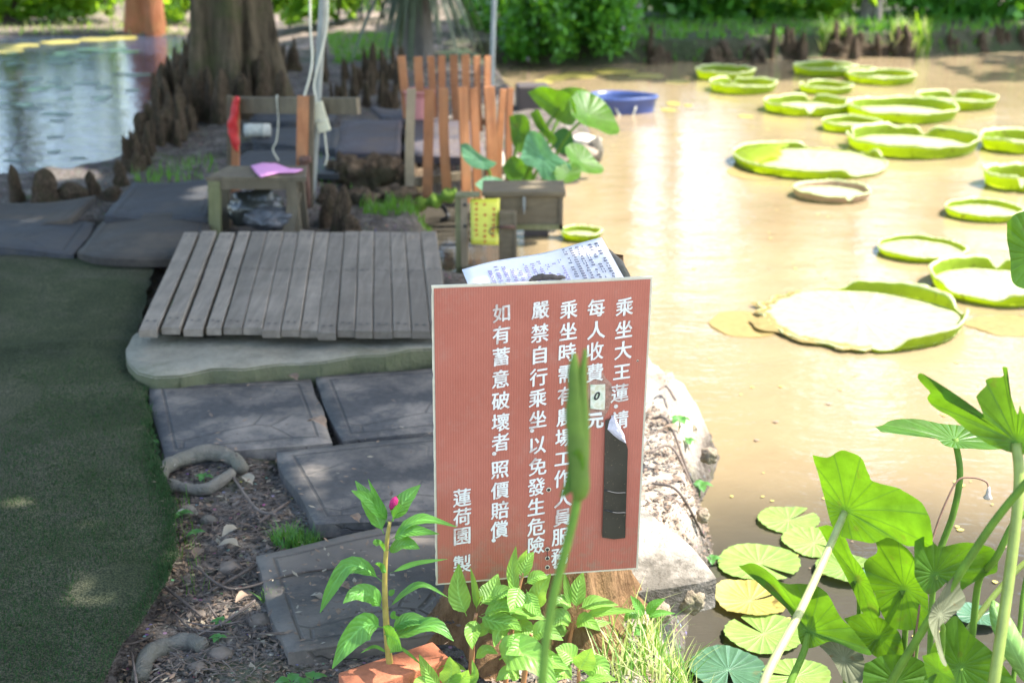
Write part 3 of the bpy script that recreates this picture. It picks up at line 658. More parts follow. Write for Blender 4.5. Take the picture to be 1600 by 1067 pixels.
decal('torn_film', [(951, 655), (958, 645), (966, 662), (974, 676), (977, 690), (966, 684), (957, 677), (948, 668)], .0072, mat_simple('torn_grey_film', (.5, .48, .52), .5, .3, 40, .4), sign, .003)
decal('glue_stain', [(921, 590), (926, 575), (936, 570), (946, 590), (955, 598), (957, 620), (950, 640), (944, 650), (936, 668), (925, 664), (920, 640), (918, 610)], .0022, mat_simple('glue_residue', (.36, .2, .14), .8, .4, 60, .6), sign)
m_st = NT('torn_sticker'); m_st.col(m_st.ramp(m_st.noise(50, 4), [(.35, (.55, .52, .32)), (.5, (.7, .7, .56)), (.66, (.42, .52, .34))])); m_st.rough(.6)
stk = decal('price_sticker', [(922, 600), (945, 599), (945, 620), (944, 639), (932, 638), (922, 637)], .0038, m_st.m, sign)
gv, gf = glyph('0', .03); lo, hi = gv.min(0), gv.max(0); c = (lo + hi) / 2; u, v = spx(932, 617); m = MB()
m.add([sat(u + (x - c[0]) * .021 + (y - c[1]) * .006, v + (y - c[1]) * .022, .0046) for x, y in gv], gf); o = m.build('zero', M['black'], stk, smooth=False)
gv, gf = glyph('元', .03); lo, hi = gv.min(0), gv.max(0); c = (lo + hi) / 2; u, v = spx(930, 656); m = MB()
m.add([sat(u + (x - c[0]) * .03, v + (y - c[1]) * .033, .0036) for x, y in gv], gf); m.build('unit_character', M['letter'], sign, smooth=False)
# screws and nail holes
for px, py, kind in ((842, 459, 1), (857, 463, 0), (864, 470, 0), (863, 496, 0), (857, 764, 0), (855, 857, 0), (855, 871, 0), (855, 885, 0), (996, 563, 2)):
    u, v = spx(px, py); r = .0032 if kind < 2 else .0015; m = MB()
    m.add([sat(u + r * 1.5 * math.cos(a * .524), v + r * 1.5 * math.sin(a * .524), .0020) for a in range(12)] + [sat(u, v, .0028)], [(i, (i + 1) % 12, 12) for i in range(12)], None, 0)
    m.add([sat(u + r * math.cos(a * .524), v + r * math.sin(a * .524), .0030) for a in range(12)], [tuple(range(12))], None, 1)
    m.build('screw' if kind == 1 else 'nail_hole', [M['signedge'], mat_simple('brass', (.3, .22, .08), .35, .1, metal=.9) if kind == 1 else M['black']], sign)
m = MB(); m.tube([sat(*spx(855, 857), .003), sat(*spx(854.6, 871), .003)], .0006, 5); m.build('crack', M['black'], sign)

# stump
st = P(828, 985, 0); stc = Vector((sat(-.02, 0)[0], max((So - Sn * .21)[1], 0), 0)); 
base_c = sat(-.005, -sh / 2, -.02); stump_c = Vector((base_c.x, base_c.y + .195, 0))
def stump_mesh(c, z0, z1, r0, r1, slope, name, mat, segs=64, rings=26):
    m = MB(); v = []; uv = []
    for j in range(rings + 1):
        t = j / rings
        for i in range(segs):
            a = 2 * math.pi * i / segs; fl = max(0, 1 - t * 5) ** 2
            r = lerp(r0, r1, min(1, t * 1.4)) * (1 + .05 * math.sin(5 * a + 1) + .03 * math.sin(11 * a)) + fl * .05 * (1 + .8 * math.sin(6 * a))
            zt = slope(c.x + r1 * math.cos(a), c.y + r1 * math.sin(a)) + .012 * noise.noise(Vector((a * 3, 2, 2))); z = lerp(z0, zt, t)
            r += .014 * noise.fractal(Vector((math.cos(a) * 5, math.sin(a) * 5, z * 2.2)), .7, 2.1, 4)
            v.append(Vector((c.x + r * math.cos(a), c.y + r * math.sin(a), z))); uv.append((i / segs, t))
    f = [(j * segs + i, j * segs + (i + 1) % segs, (j + 1) * segs + (i + 1) % segs, (j + 1) * segs + i) for j in range(rings) for i in range(segs)]
    b0 = len(v); v += [Vector((c.x + (p.x - c.x) * .5, c.y + (p.y - c.y) * .5, z1 + (p.z - z1) * .5 - .004)) for p in v[rings * segs:(rings + 1) * segs]]; v.append(Vector((c.x, c.y, slope(c.x, c.y) - .004)))
    f += [(rings * segs + i, rings * segs + (i + 1) % segs, b0 + (i + 1) % segs, b0 + i) for i in range(segs)] + [(b0 + i, b0 + (i + 1) % segs, b0 + segs) for i in range(segs)]
    m.add(v, f); return m.build(name, mat, loc=Vector((c.x, c.y, z0)))
# upper bark spike seen right of the printed sheet
# ------------------------------------------------------------------ printed price sheet lying on the stump top behind the sign
q = [PD(735, 452, 2.60), PD(722, 421, 2.66), PD(940, 373, 2.86), PD(977, 438, 2.66)]   # front-left, back-left, back-right, front-right
e1 = (q[3] - q[0]).normalized(); nn_ = (q[3] - q[0]).cross(q[1] - q[0]).normalized(); nn_ = nn_ if nn_.z > 0 else -nn_
def qp(u, v, h=0): return (q[0].lerp(q[3], u)).lerp(q[1].lerp(q[2], u), v) + nn_ * h
def stump_top(x, y):
    '''broken top: follows the tilted sheet, falls away behind it'''
    zp = q[0].z - ((x - q[0].x) * nn_.x + (y - q[0].y) * nn_.y) / nn_.z - .016
    t = min(1.05, max(-.02, (x - q[1].x) / (q[2].x - q[1].x))); e = q[1].lerp(q[2], t); be = y - e.y
    zc = sat(0, sh / 2)[2] - .03
    z = min(zp, e.z - .03 - .5 * be) if be > -.01 else zp
    return max(.3, min(z, zp, e.z - .02) if x <= q[2].x + .03 else min(zp, e.z - .03))
stump = stump_mesh(stump_c, -.04, .6, .185, .165, stump_top, 'tree_stump', M['stump'])
T(stump, 'rotting brown tree stump carrying the red sign', 'stump')
sheet_o = empty('price_sheet', qp(.5, .5)); T(sheet_o, 'white laminated sheet of small print lying slanted on the stump behind the sign', 'notice')
m = MB(); N = 16
v = [qp(i / N, j / N, .003 * math.sin(i * .5) * (j / N)) for j in range(N + 1) for i in range(N + 1)]; m.add(v, [(j * (N + 1) + i, j * (N + 1) + i + 1, (j + 1) * (N + 1) + i + 1, (j + 1) * (N + 1) + i) for j in range(N) for i in range(N)])
M['paper'] = mat_simple('laminated_paper', (.8, .77, .78), .3, .1, 9)
o = m.build('card', M['paper'], sheet_o); md = o.modifiers.new('thickness', 'SOLIDIFY'); md.thickness = .002; md.offset = -1
m = MB()
for c in range(17):
    dark = c >= 11; u = .16 + c * .0475 + (.015 if dark else 0); nrow = 15
    top_v = .86 if dark else .62 + .12 * math.sin(c * 1.3)
    for r in range(nrow):
        vv_ = top_v - r * .062
        if vv_ < .04 or random.random() < (.08 if dark else .22): continue
        for s in range(3):
            if random.random() < .2: continue
            uu = u - .010 + s * .0085 - .02 * (1 - vv_) * .0
            h = .0035
            m.add([qp(uu, vv_, h), qp(uu + .0065, vv_, h), qp(uu + .0065, vv_ + random.uniform(.03, .045), h), qp(uu, vv_ + .038, h)], [(0, 1, 2, 3)], None, 0 if dark else 1)
m.build('print', [mat_simple('dark_ink', (.06, .055, .1), .6), mat_simple('violet_ink', (.27, .2, .4), .6)], sheet_o, smooth=False)
m = MB(); m.tube(catmull([qp(.38, .10, .004), qp(.45, .15, .006), qp(.53, .12, .008), qp(.62, .12, .004)], 5), [.002, .004, .005, .006, .0055, .007, .006, .0075, .006, .0055, .0065, .006, .0045, .005, .004, .002], 6)
for i, vv in enumerate(m.v): p = Vector(vv); m.v[i] = tuple(p + Vector((noise.noise(p * 90), noise.noise(p * 90 + Vector((4, 0, 0))), noise.noise(p * 90 + Vector((0, 4, 0))))) * .0035)
T(m.build('bark_flake', M['twig'], loc=qp(.55, .2, .004)), 'grey flake of bark lying on the printed sheet behind the sign top', 'bark')
m = MB(); m.tube(catmull([qp(1.02, -.1, -.012), qp(1.03, .35, -.012), qp(1.0, .8, -.02)], 6), [.012] * 7 + [.015] * 6, 8)
T(m.build('bark_strip', M['root'], loc=qp(1.0, .4, -.02)), 'curved strip of stump bark along the right edge of the printed sheet', 'bark')
# ------------------------------------------------------------------ low stool, frame, pole
def obox(m, a, b, w, t, up=Vector((0, 0, 1)), mi=0):
    """a board from a to b, w wide, t thick"""
    a, b = Vector(a), Vector(b); x = (b - a).normalized(); y = up.cross(x).normalized(); z = x.cross(y)
    Mx = Matrix((x, y, z)).transposed(); m.box((a + b) / 2, ((b - a).length, w, t), Mx, mi)
fl, fr_ = P(331, 362, .0), P(472, 360, .0)
ys = fl.y; hz_ = .235
stool = empty('low_stool', (fl + fr_) / 2); T(stool, 'low rough wooden stool beside the steel pole, pink cloth on top and black bag beneath', 'stool')
tl, tr = Vector((fl.x - .012, ys, hz_)), Vector((fr_.x + .03, ys, hz_)); dpt = .24
m = MB(); v = [tl, tr, tr + Vector((-.03, dpt, 0)), tl + Vector((.055, dpt, 0))]
m.add(v + [p - Vector((0, 0, .018)) for p in v], [(0, 1, 2, 3), (7, 6, 5, 4), (0, 4, 5, 1), (1, 5, 6, 2), (2, 6, 7, 3), (3, 7, 4, 0)]); m.build('seat', M['oldwood'], stool, smooth=False)
m = MB(); m.box(((tl.x + tr.x) / 2, ys + .012, hz_ - .036), (tr.x - tl.x - .07, .018, .034)); m.build('apron', M['oldwood'], stool, smooth=False)
for sx, x in ((0, tl.x + .035), (1, tr.x - .05)):
    for y in (ys + .012, ys + dpt - .03):
        sp = .012 if sx == 0 else .03
        m = MB(); obox(m, (x - (sp if sx == 0 else -.0), y, gz(x, y) - .02), (x + (.0 if sx == 0 else -.015), y, hz_ - .0185), .05 if sx == 0 else .045, .03, Vector((0, 1, 0))); m.build('leg', M['postgreen'] if sx == 0 and y < ys + .1 else M['oldwood'], stool, smooth=False)
m = MB(); obox(m, (tr.x - .085, ys - .02, -.01), (tr.x - .05, ys + .02, .17), .05, .02, Vector((0, 1, 0))); m.build('brace', M['oldwood'], stool, smooth=False)
# pink cloth
cl = [(392, 262), (410, 257), (432, 259), (452, 266), (474, 268), (462, 272), (436, 273), (418, 276), (408, 281), (400, 272)]
def cloth(name, pts, z, mat, label, cat, amp=.006):
    w = [P(x, y, z) for x, y in pts]; c = sum(w, Vector()) / len(w); m = MB(); n_ = len(w); v = [c]; K = 6
    for k in range(1, K + 1):
        for p in w: v.append(c.lerp(p, k / K))
    v = [p + Vector((0, 0, amp * (1 + noise.noise(p * 22)) )) for p in v]
    f = [(0, 1 + i, 1 + (i + 1) % n_) for i in range(n_)] + [(1 + (k - 1) * n_ + i, 1 + k * n_ + i, 1 + k * n_ + (i + 1) % n_, 1 + (k - 1) * n_ + (i + 1) % n_) for k in range(1, K) for i in range(n_)]
    m.add(v, f); o = m.build(name, mat, loc=c); md = o.modifiers.new('thickness', 'SOLIDIFY'); md.thickness = .003; return T(o, label, cat)
cloth('pink_cloth', cl, hz_ + .002, M['pink'], 'crumpled bright pink cloth lying on the low wooden stool', 'cloth')
def lump(name, c, size, mat, label, cat, group=None, seed=0, amp=.25, sub=4, rot=0, freq=1.6, flat=0):
    bm = bmesh.new(); bmesh.ops.create_icosphere(bm, subdivisions=sub, radius=1)
    for v in bm.verts:
        d = noise.fractal(v.co * freq + Vector((seed * 7.3, seed * 3.1, 0)), .9, 2.1, 4)
        v.co *= 1 + amp * d
        if flat and v.co.z < -flat: v.co.z = -flat
    Mx = Matrix.Rotation(rot, 4, 'Z') @ Matrix.Diagonal((*[s / 2 for s in size], 1))
    bm.transform(Mx); me = bpy.data.meshes.new(name); bm.to_mesh(me); bm.free(); me.materials.append(mat); me.polygons.foreach_set('use_smooth', [True] * len(me.polygons))
    o = bpy.data.objects.new(name, me); COL.objects.link(o); o.location = c; return T(o, label, cat, group)
p = P(392, 345, .05); lump('garbage_bag', (p.x - .01, ys + .13, .075), (.24, .2, .16), M['bag'], 'shiny black plastic bag stuffed under the low wooden stool', 'plastic bag', seed=3, amp=.3, freq=1.3)
lump('film_bag', (p.x + .075, ys + .02, .05), (.2, .14, .1), M['clearbag'], 'crumpled grey see-through plastic bag in front of the black bag', 'plastic bag', seed=5, amp=.3, freq=1.5)
p = P(418, 305, .05); lump('stone', (p.x, ys + .32, .05), (.12, .1, .13), M['root'], 'brown knobbly root lump behind the low wooden stool', 'root', seed=9, amp=.4)

# wooden frame behind the stool
fa, fb = P(366, 292, .02), P(473, 340, 0)
fd = depth_of(fa)
frame = empty('trestle', P(420, 292, .01)); T(frame, 'rough wooden frame, two posts and a crossbar, behind the stool', 'frame')
a0, a1 = P(367, 292, 0), PD(369, 152, depth_of(P(367, 292, 0)) - .12)
m = MB(); obox(m, a0 - Vector((0, 0, .03)), a1, .035, .03, Vector((0, 1, 0))); m.build('post', M['slat'], frame, smooth=False)
m = MB(); obox(m, a0 + Vector((-.032, .02, -.03)), a1 + Vector((-.036, .02, .005)), .022, .02, Vector((0, 1, 0))); m.build('post', M['oldwood'], frame, smooth=False)
b0_, b1_ = P(470, 318, 0), PD(474, 150, depth_of(P(470, 318, 0)) - .1)
m = MB(); obox(m, b0_ - Vector((0, 0, .03)), b1_, .05, .03, Vector((0, 1, 0))); m.build('post', M['slat'], frame, smooth=False)
m = MB(); obox(m, b0_ + Vector((.04, .02, -.03)), b1_ + Vector((.036, .02, 0)), .025, .03, Vector((0, 1, 0))); m.build('post', M['oldwood'], frame, smooth=False)
c0, c1 = a1 + Vector((0, .045, -.045)), PD(560, 166, depth_of(b1_) + .06)
m = MB(); obox(m, c0, c1, .03, .075); m.build('crossbar', M['oldwood'], frame, smooth=False)
# red bag, cord, foam roll
rb = a1 + Vector((-.0, -.03, -.0)); m = MB()
pts = [(a1 + Vector((.012, -.02, .005))), (a1 + Vector((-.005, -.03, -.05))), (a1 + Vector((-.02, -.03, -.13))), (a1 + Vector((-.012, -.03, -.21))), (a1 + Vector((.0, -.025, -.255)))]
m.tube(catmull(pts, 5), [.012, .013, .013, .014, .015, .017, .018, .019, .02, .021, .022, .022, .022, .021, .02, .02, .018, .016, .012, .009, .004], 12)
for i, vv in enumerate(m.v): p = Vector(vv); p += Vector((noise.noise(p * 30), noise.noise(p * 30 + Vector((5, 0, 0))), 0)) * .012; m.v[i] = tuple(p)
T(m.build('red_bag', M['red'], loc=a1 + Vector((0, -.03, -.1))), 'limp red bag hanging on the left post of the wooden frame', 'bag')
m = MB(); x0 = P(432, 162, .0); t0 = c0.lerp(c1, .34) + Vector((0, -.022, .04)); m.tube(catmull([t0 + Vector((0, .03, .005)), t0, t0 + Vector((.002, 0, -.1)), t0 + Vector((-.01, -.01, -.2)), t0 + Vector((-.03, -.01, -.245)), t0 + Vector((-.005, -.01, -.30))], 5), .0035, 6)
T(m.build('cord', M['cable'], loc=t0), 'thin pale cord dangling from the wooden crossbar over the foam roll', 'cord')
rl = P(403, 214, .055); m = MB(); m.tube([rl + Vector((-.07, 0, .035)), rl + Vector((-.035, 0, .037)), rl + Vector((0, .005, .036)), rl + Vector((.07, .01, .035))], [.036, .037, .036, .035], 16)
for k in range(3): m.tube([rl + Vector((-.05 + k * .04, .002, .035)), rl + Vector((-.042 + k * .04, .002, .035))], .0385, 16)
T(m.build('foam_roll', M['roll'], loc=rl), 'grey-white ribbed foam roll lying on the blue-grey mat', 'roll')
# steel pole with cables and power strip
pb = P(487, 306, 0); pd = depth_of(pb)
def ppt(px, py, dd=0.): return PD(px, py, pd - (306 - py) * .00078 + dd)
pole = empty('steel_pole', pb); T(pole, 'slim galvanised steel pole leaning slightly right, with a cream power strip tied to it', 'pole')
top = ppt(505, 0); dirp = (top - pb).normalized()
m = MB(); m.tube([pb - dirp * .15, pb, pb + dirp * 1.2, pb + dirp * 2.4], [.0185] * 4, 16); m.build('tube', M['steel'], pole)
m = MB(); m.tube([pb + dirp * 1.6, pb + dirp * 1.66], .021, 16); m.build('collar', M['rust'], pole)
sa, sb = ppt(494, 160, -.06), ppt(508, 206, -.06); strip = empty('power_strip', (sa + sb) / 2); T(strip, 'cream power strip tied askew to the steel pole', 'power strip')
m = MB(); obox(m, sa, sb, .058, .024, Vector((0, 1, 0))); o = m.build('body', M['strip'], strip, smooth=False); bevel(o, .005)
ax = (sb - sa).normalized(); sd_ = ax.cross(Vector((0, 1, 0))).normalized(); fn_ = ax.cross(sd_).normalized(); fn_ = fn_ if fn_.y < 0 else -fn_
for t in (.12, .3, .48, .66, .84):
    m = MB(); p = sa.lerp(sb, t) + fn_ * .0185
    for s in (-1, 1): m.box(p + sd_ * .006 * s, (.003, .009, .002), Matrix((sd_, ax, fn_)).transposed())
    m.build('socket', M['cable'], strip, smooth=False)
m = MB(); p = sa.lerp(sb, .62); m.tube([p + (sd_ * math.cos(a) * .03 + fn_ * (math.sin(a) * .034 - .012)) for a in np.linspace(0, 6.28, 18)], .004, 6); m.build('tie', M['cable'], strip)
def cable(pts, label, r=.006): 
    m = MB(); q_ = catmull([ppt(*p) for p in pts], 6); m.tube(q_, r, 7); return T(m.build('cable', M['cable'], loc=q_[0]), label, 'cable', None)
cable([(484, -40, -.04), (485, 40, -.04), (488, 90, -.05), (484, 120, -.06), (476, 150, -.06), (474, 172, -.06), (478, 193, -.06), (488, 194, -.06), (500, 186, -.07)], 'cream cable looping down left of the steel pole to the power strip')
cable([(513, -40, -.02), (511, 40, -.03), (500, 90, -.04), (491, 130, -.04), (493, 150, -.045), (495, 163, -.05)], 'cream cable running down along the steel pole into the top of the power strip', .005)
cable([(507, 204, -.05), (509, 225, -.05), (511, 245, -.05), (508, 259, -.05)], 'short loose cable end hanging below the power strip', .0045)
# rusty stake & small stones by the pole
p = P(479, 318, 0); m = MB(); m.tube([p + Vector((.0, 0, -.03)), p + Vector((-.0, 0, .12)), p + Vector((-.004, 0, .2))], [.02, .022, .019], 8); m.tube([p + Vector((-.02, -.01, .2)), p + Vector((.03, -.01, .21))], .018, 8)
T(m.build('rusty_stake', M['rust'], loc=p), 'short rusty iron stake between the stool and the steel pole', 'stake')
# thin far pole
fp = P(768, 140, -.05); fdp = depth_of(fp); m = MB(); t_ = PD(773, -30, fdp - .12); dd = (t_ - fp).normalized(); m.tube([fp - dd * .3, fp, fp + dd * 2.2], .019, 12)
T(m.build('steel_pole', M['steel'], loc=fp), 'thin bare steel pole rising between the two rows of orange slats', 'pole')

# ------------------------------------------------------------------ slat rows
def slat_row(px, base_y, top_y, wpx, z0, label, mats, tilt):
    root = empty('slat_fence', P(sum(x for x, _ in px) / len(px), base_y_list(base_y, px)[0], z0)); T(root, label, 'fence')
    tops = []
    for k, ((xb, xt), by, ty, w) in enumerate(zip(px, base_y_list(base_y, px), top_y, wpx)):
        b_ = P(xb, by, z0); d = depth_of(b_); t = PD(xt, ty, d - (by - ty) / F * d * .30)
        m = MB(); ax = (t - b_).normalized(); w_ = w * d / F; cur = .008 * random.uniform(-1, 1)
        seg = 6; side = Vector((1, (random.uniform(.3, .5) if (k >= 3 and wpx[k] != 12) else random.uniform(-.05, .12)), 0)).normalized(); side = (side - ax * side.dot(ax)).normalized(); nrm = side.cross(ax)
        lenb = (t - b_).length; v = []
        for j in range(seg + 1):
            s = j / seg; c = b_ - ax * .08 + ax * (lenb + .08) * s + side * cur * math.sin(s * 3.14)
            for (sx, sz) in ((-1, -1), (1, -1), (1, 1), (-1, 1)): v.append(c + side * sx * w_ / 2 + nrm * sz * .009)
        m.add(v, [(j * 4 + i, j * 4 + (i + 1) % 4, (j + 1) * 4 + (i + 1) % 4, (j + 1) * 4 + i) for j in range(seg) for i in range(4)] + [(3, 2, 1, 0), tuple(seg * 4 + i for i in range(4))])
        m.build('slat', mats[k], root, smooth=False); tops.append((b_, ax, lenb))
    m = MB(); a, b2 = tops[0], tops[-1]; h = .35
    pts = [q_[0] + q_[1] * .02 + Vector((0, .024, 0)) for q_ in tops]; obox(m, pts[0], pts[-1] + Vector((.02, 0, 0)), .022, .04); m.build('rail', M['oldwood'], root, smooth=False)
def base_y_list(b, px): return b if isinstance(b, (list, tuple)) else [b] * len(px)
sr = M['slat']; sg_ = M['slat_grey']
slat_row([(641, 643), (668, 671), (699, 693), (728, 722), (745, 739), (768, 764), (778, 786), (796, 797)], [293, 291, 290, 292, 286, 284, 276, 272], [139, 140, 138, 136, 138, 136, 140, 138], [14, 15, 15, 15, 13, 17, 10, 10], 0,
         'front row of tall orange-brown wooden slats, its leftmost slat weathered grey', [sg_, sr, sr, sr, sr, sr, sr, sr], 0)
slat_row([(637, 627), (659, 653), (678, 673), (692, 690), (715, 709), (733, 727), (750, 745), (764, 762)], 197, [88, 89, 88, 87, 86, 86, 88, 88], [12, 13, 11, 11, 12, 12, 10, 10], .0,
         'back row of darker orange wooden slats behind the front row', [sr] * 8, 0)
# pink bucket behind the front slats
p = P(657, 196, .0); m = MB(); K = 20; rr = [(.075, 0), (.085, .06), (.092, .16), (.097, .2), (.1, .2), (.1, .212), (.094, .212), (.088, .16), (.075, .01)]
v = [p + Vector((r * math.cos(a * 6.2832 / K), r * math.sin(a * 6.2832 / K), z)) for r, z in rr for a in range(K)]
m.add(v, [(j * K + i, j * K + (i + 1) % K, (j + 1) * K + (i + 1) % K, (j + 1) * K + i) for j in range(len(rr) - 1) for i in range(K)] + [tuple(range(K - 1, -1, -1)), tuple((len(rr) - 1) * K + i for i in range(K))])
T(m.build('bucket', M['bucket'], loc=p), 'dull pink plastic bucket standing between the two rows of slats', 'bucket')
# dark box and pale stones at the tip of the land
p = P(832, 188, -.1); m = MB(); m.box(p + Vector((0, .09, .1)), (.21, .18, .24), Matrix.Rotation(.1, 3, 'Z')); o = m.build('dark_crate', M['darkbox'], loc=p, smooth=False); bevel(o, .012)
md = MB(); T(o, 'dark brown plastic crate behind the lotus leaves at the water', 'crate')
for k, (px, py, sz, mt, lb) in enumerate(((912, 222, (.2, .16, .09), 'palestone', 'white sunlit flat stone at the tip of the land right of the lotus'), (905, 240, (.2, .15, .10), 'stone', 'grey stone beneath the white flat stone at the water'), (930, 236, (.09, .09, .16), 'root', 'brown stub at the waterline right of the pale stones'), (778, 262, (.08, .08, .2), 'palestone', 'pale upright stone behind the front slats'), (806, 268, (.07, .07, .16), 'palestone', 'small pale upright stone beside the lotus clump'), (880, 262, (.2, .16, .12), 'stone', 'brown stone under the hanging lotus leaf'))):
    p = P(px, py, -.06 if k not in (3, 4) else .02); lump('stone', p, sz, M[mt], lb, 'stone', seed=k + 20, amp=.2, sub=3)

# ------------------------------------------------------------------ wooden box on a post with a yellow notice
bd = 5.95; bz = P(800, 330, 0)
def bx(px, py, dd=0.): return PD(px, py, bd + dd)
box = empty('wooden_box', bx(845, 358)); T(box, 'old wooden box with a lid and a dark metal hook, mounted over the water', 'box')
A, B_ = bx(757, 306), bx(880, 306); bh = (bx(820, 306) - bx(820, 359)).length; ctr = (A + B_) / 2
m = MB(); m.box(ctr + Vector((0, .1, -bh / 2)), ((B_ - A).length, .2, bh)); o = m.build('body', M['boxwood'], box, smooth=False); bevel(o, .004)
m = MB(); m.box(ctr + Vector((0, .095, .0105)), ((B_ - A).length + .02, .23, .021)); o = m.build('lid', M['boxwood'], box, smooth=False); bevel(o, .004)
for yy in (bh * .94,):
    m = MB(); m.box(ctr + Vector((0, -.004, -yy)), ((B_ - A).length, .012, .022)); m.build('trim', M['postgreen'], box, smooth=False)
m = MB(); m.box(B_ + Vector((-.008, -.004, -bh / 2)), (.014, .012, bh * .98)); m.build('trim', M['oldwood'], box, smooth=False)
m = MB(); p = bx(819, 312) + Vector((0, -.012, 0)); m.box(p + Vector((0, 0, -.01)), (.012, .008, .05)); m.tube(catmull([p + Vector((0, 0, -.03)), p + Vector((0, -.012, -.04)), p + Vector((0, -.008, -.055))], 4), .004, 6); m.build('latch', M['steel'], box, smooth=False)
post = empty('mossy_post', P(720, 436, ZW)); T(post, 'square post with a mossy green side holding the yellow notice', 'post')
pb_ = bx(720, 306, -.04); 
m = MB(); hgt = .55; m.box(pb_ + Vector((-.012, 0, -hgt / 2)), (.022, .06, hgt)); m.build('mossy_side', M['postgreen'], post, smooth=False)
m = MB(); m.box(pb_ + Vector((.0135, -.002, -hgt / 2 + .003)), (.028, .064, hgt)); m.build('bare_side', M['redbark'] if 0 else M['slat_grey'], post, smooth=False)
m = MB(); m.box(pb_ + Vector((.03, 0, .005)), (.1, .08, .008)); m.build('cap', M['postgreen'], post, smooth=False)
for dz in (.03, .12): 
    m = MB(); c = pb_ + Vector((.018, -.036, -dz)); m.tube([c, c + Vector((0, -.004, 0))], .007, 8); m.build('bolt', M['black'], post)
# yellow notice
ya = [bx(735, 311, -.06), bx(781, 310, -.06), bx(779, 383, -.06), bx(736, 381, -.06)]
note = empty('yellow_notice', sum(ya, Vector()) / 4); T(note, 'yellow card notice with three columns of red writing beside the mossy post', 'notice')
m = MB(); v = [];N = 8
for j in range(N + 1):
    for i in range(N + 1): v.append(ya[0].lerp(ya[1], i / N).lerp(ya[3].lerp(ya[2], i / N), j / N) + Vector((0, -.004 * math.sin(i / N * 3.14) - .002 * math.sin(j), 0)))
m.add(v, [(j * 9 + i, (j + 1) * 9 + i, (j + 1) * 9 + i + 1, j * 9 + i + 1) for j in range(N) for i in range(N)]); o = m.build('card', M['yellow'], note); md = o.modifiers.new('thickness', 'SOLIDIFY'); md.thickness = .004; md.offset = 1 if 0 else -1
m = MB()
for cx_, rows, s0 in ((.2, 7, .10), (.5, 8, .12), (.8, 6, .22)):
    for r in range(rows):
        if (cx_ == .5 and r in (1, 3)): continue
        t = s0 + r * .115; 
        if t > .95: break
        c = ya[0].lerp(ya[1], cx_).lerp(ya[3].lerp(ya[2], cx_), t) + Vector((0, -.0095, 0)); w_ = .0055
        for s in range(5):
            a = random.uniform(-.4, .4) + (1.57 if s % 2 else 0); dx, dz = math.cos(a) * w_, math.sin(a) * w_; ox, oz = random.uniform(-.003, .003), random.uniform(-.0045, .0045)
            nx_, nz_ = -math.sin(a) * .0018, math.cos(a) * .0018; p = c + Vector((ox, -.0002 * s, oz))
            m.add([p + Vector((-dx / 1.3 - nx_, 0, -dz / 1.3 - nz_)), p + Vector((dx / 1.3 - nx_, 0, dz / 1.3 - nz_)), p + Vector((dx / 1.3 + nx_, 0, dz / 1.3 + nz_)), p + Vector((-dx / 1.3 + nx_, 0, -dz / 1.3 + nz_))], [(0, 1, 2, 3)])
m.build('writing', M['redink'], note, smooth=False)
sp_ = empty('short_post', bx(793, 400)); T(sp_, 'short dark weathered post right of the yellow notice with an iron bolt and hook', 'post')
c = bx(793, 330, -.07); m = MB(); hgt = .42; m.box(c + Vector((0, 0, -hgt / 2)), (.07, .05, hgt)); o = m.build('post', M['boxwood'], sp_, smooth=False); bevel(o, .004)
m = MB(); m.box(c + Vector((.032, -.004, -hgt / 2)), (.012, .05, hgt - .01)); m.build('edge_strip', M['oldwood'], sp_, smooth=False)
k = bx(793, 355, -.10); m = MB(); m.tube([k + Vector((.03, 0, 0)), k + Vector((-.035, 0, 0))], .007, 8); m.tube(catmull([k + Vector((-.035, 0, 0)), k + Vector((-.06, -.005, -.002)), k + Vector((-.075, -.01, -.014)), k + Vector((-.068, -.012, -.026)), k + Vector((-.055, -.01, -.022))], 5), .0035, 6); m.build('hook', M['rust'], sp_)
m = MB(); m.box(bx(770, 420, .0) + Vector((0, .02, -.02)), (.26, .05, .05)); T(m.build('beam', M['boxwood'], loc=bx(770, 420), smooth=False), 'dark wet beam across the water below the yellow notice', 'beam')
# hose and mossy log by the inlet
m = MB(); m.tube(catmull([P(690, 345, ZW + .03), P(700, 338, -.16), P(690, 322, -.12), P(672, 312, -.06), P(655, 318, -.08)], 6), .011, 8); T(m.build('hose', M['black'], loc=P(690, 345, ZW)), 'black hose curling into the water left of the mossy post', 'hose')
m = MB(); q_ = catmull([P(590, 332, -.1), P(640, 322, -.08), P(680, 314, -.05), P(712, 300, -.0)], 6); m.tube(q_, [.03 + .012 * math.sin(i * 1.7) for i in range(len(q_))], 10)
M['moss'] = mat_simple('moss', (.12, .2, .02), .95, .5, 30, .6); T(m.build('mossy_log', M['moss'], loc=q_[0]), 'bright mossy log along the inlet below the orange slats', 'log')
p = P(838, 372, ZW); m = MB(); m.box(p + Vector((0, .05, .08)), (.12, .06, .16)); o = m.build('sunken_block', M['darkbox'], loc=p, smooth=False); bevel(o, .006); T(o, 'black block standing in the water under the wooden box', 'block')

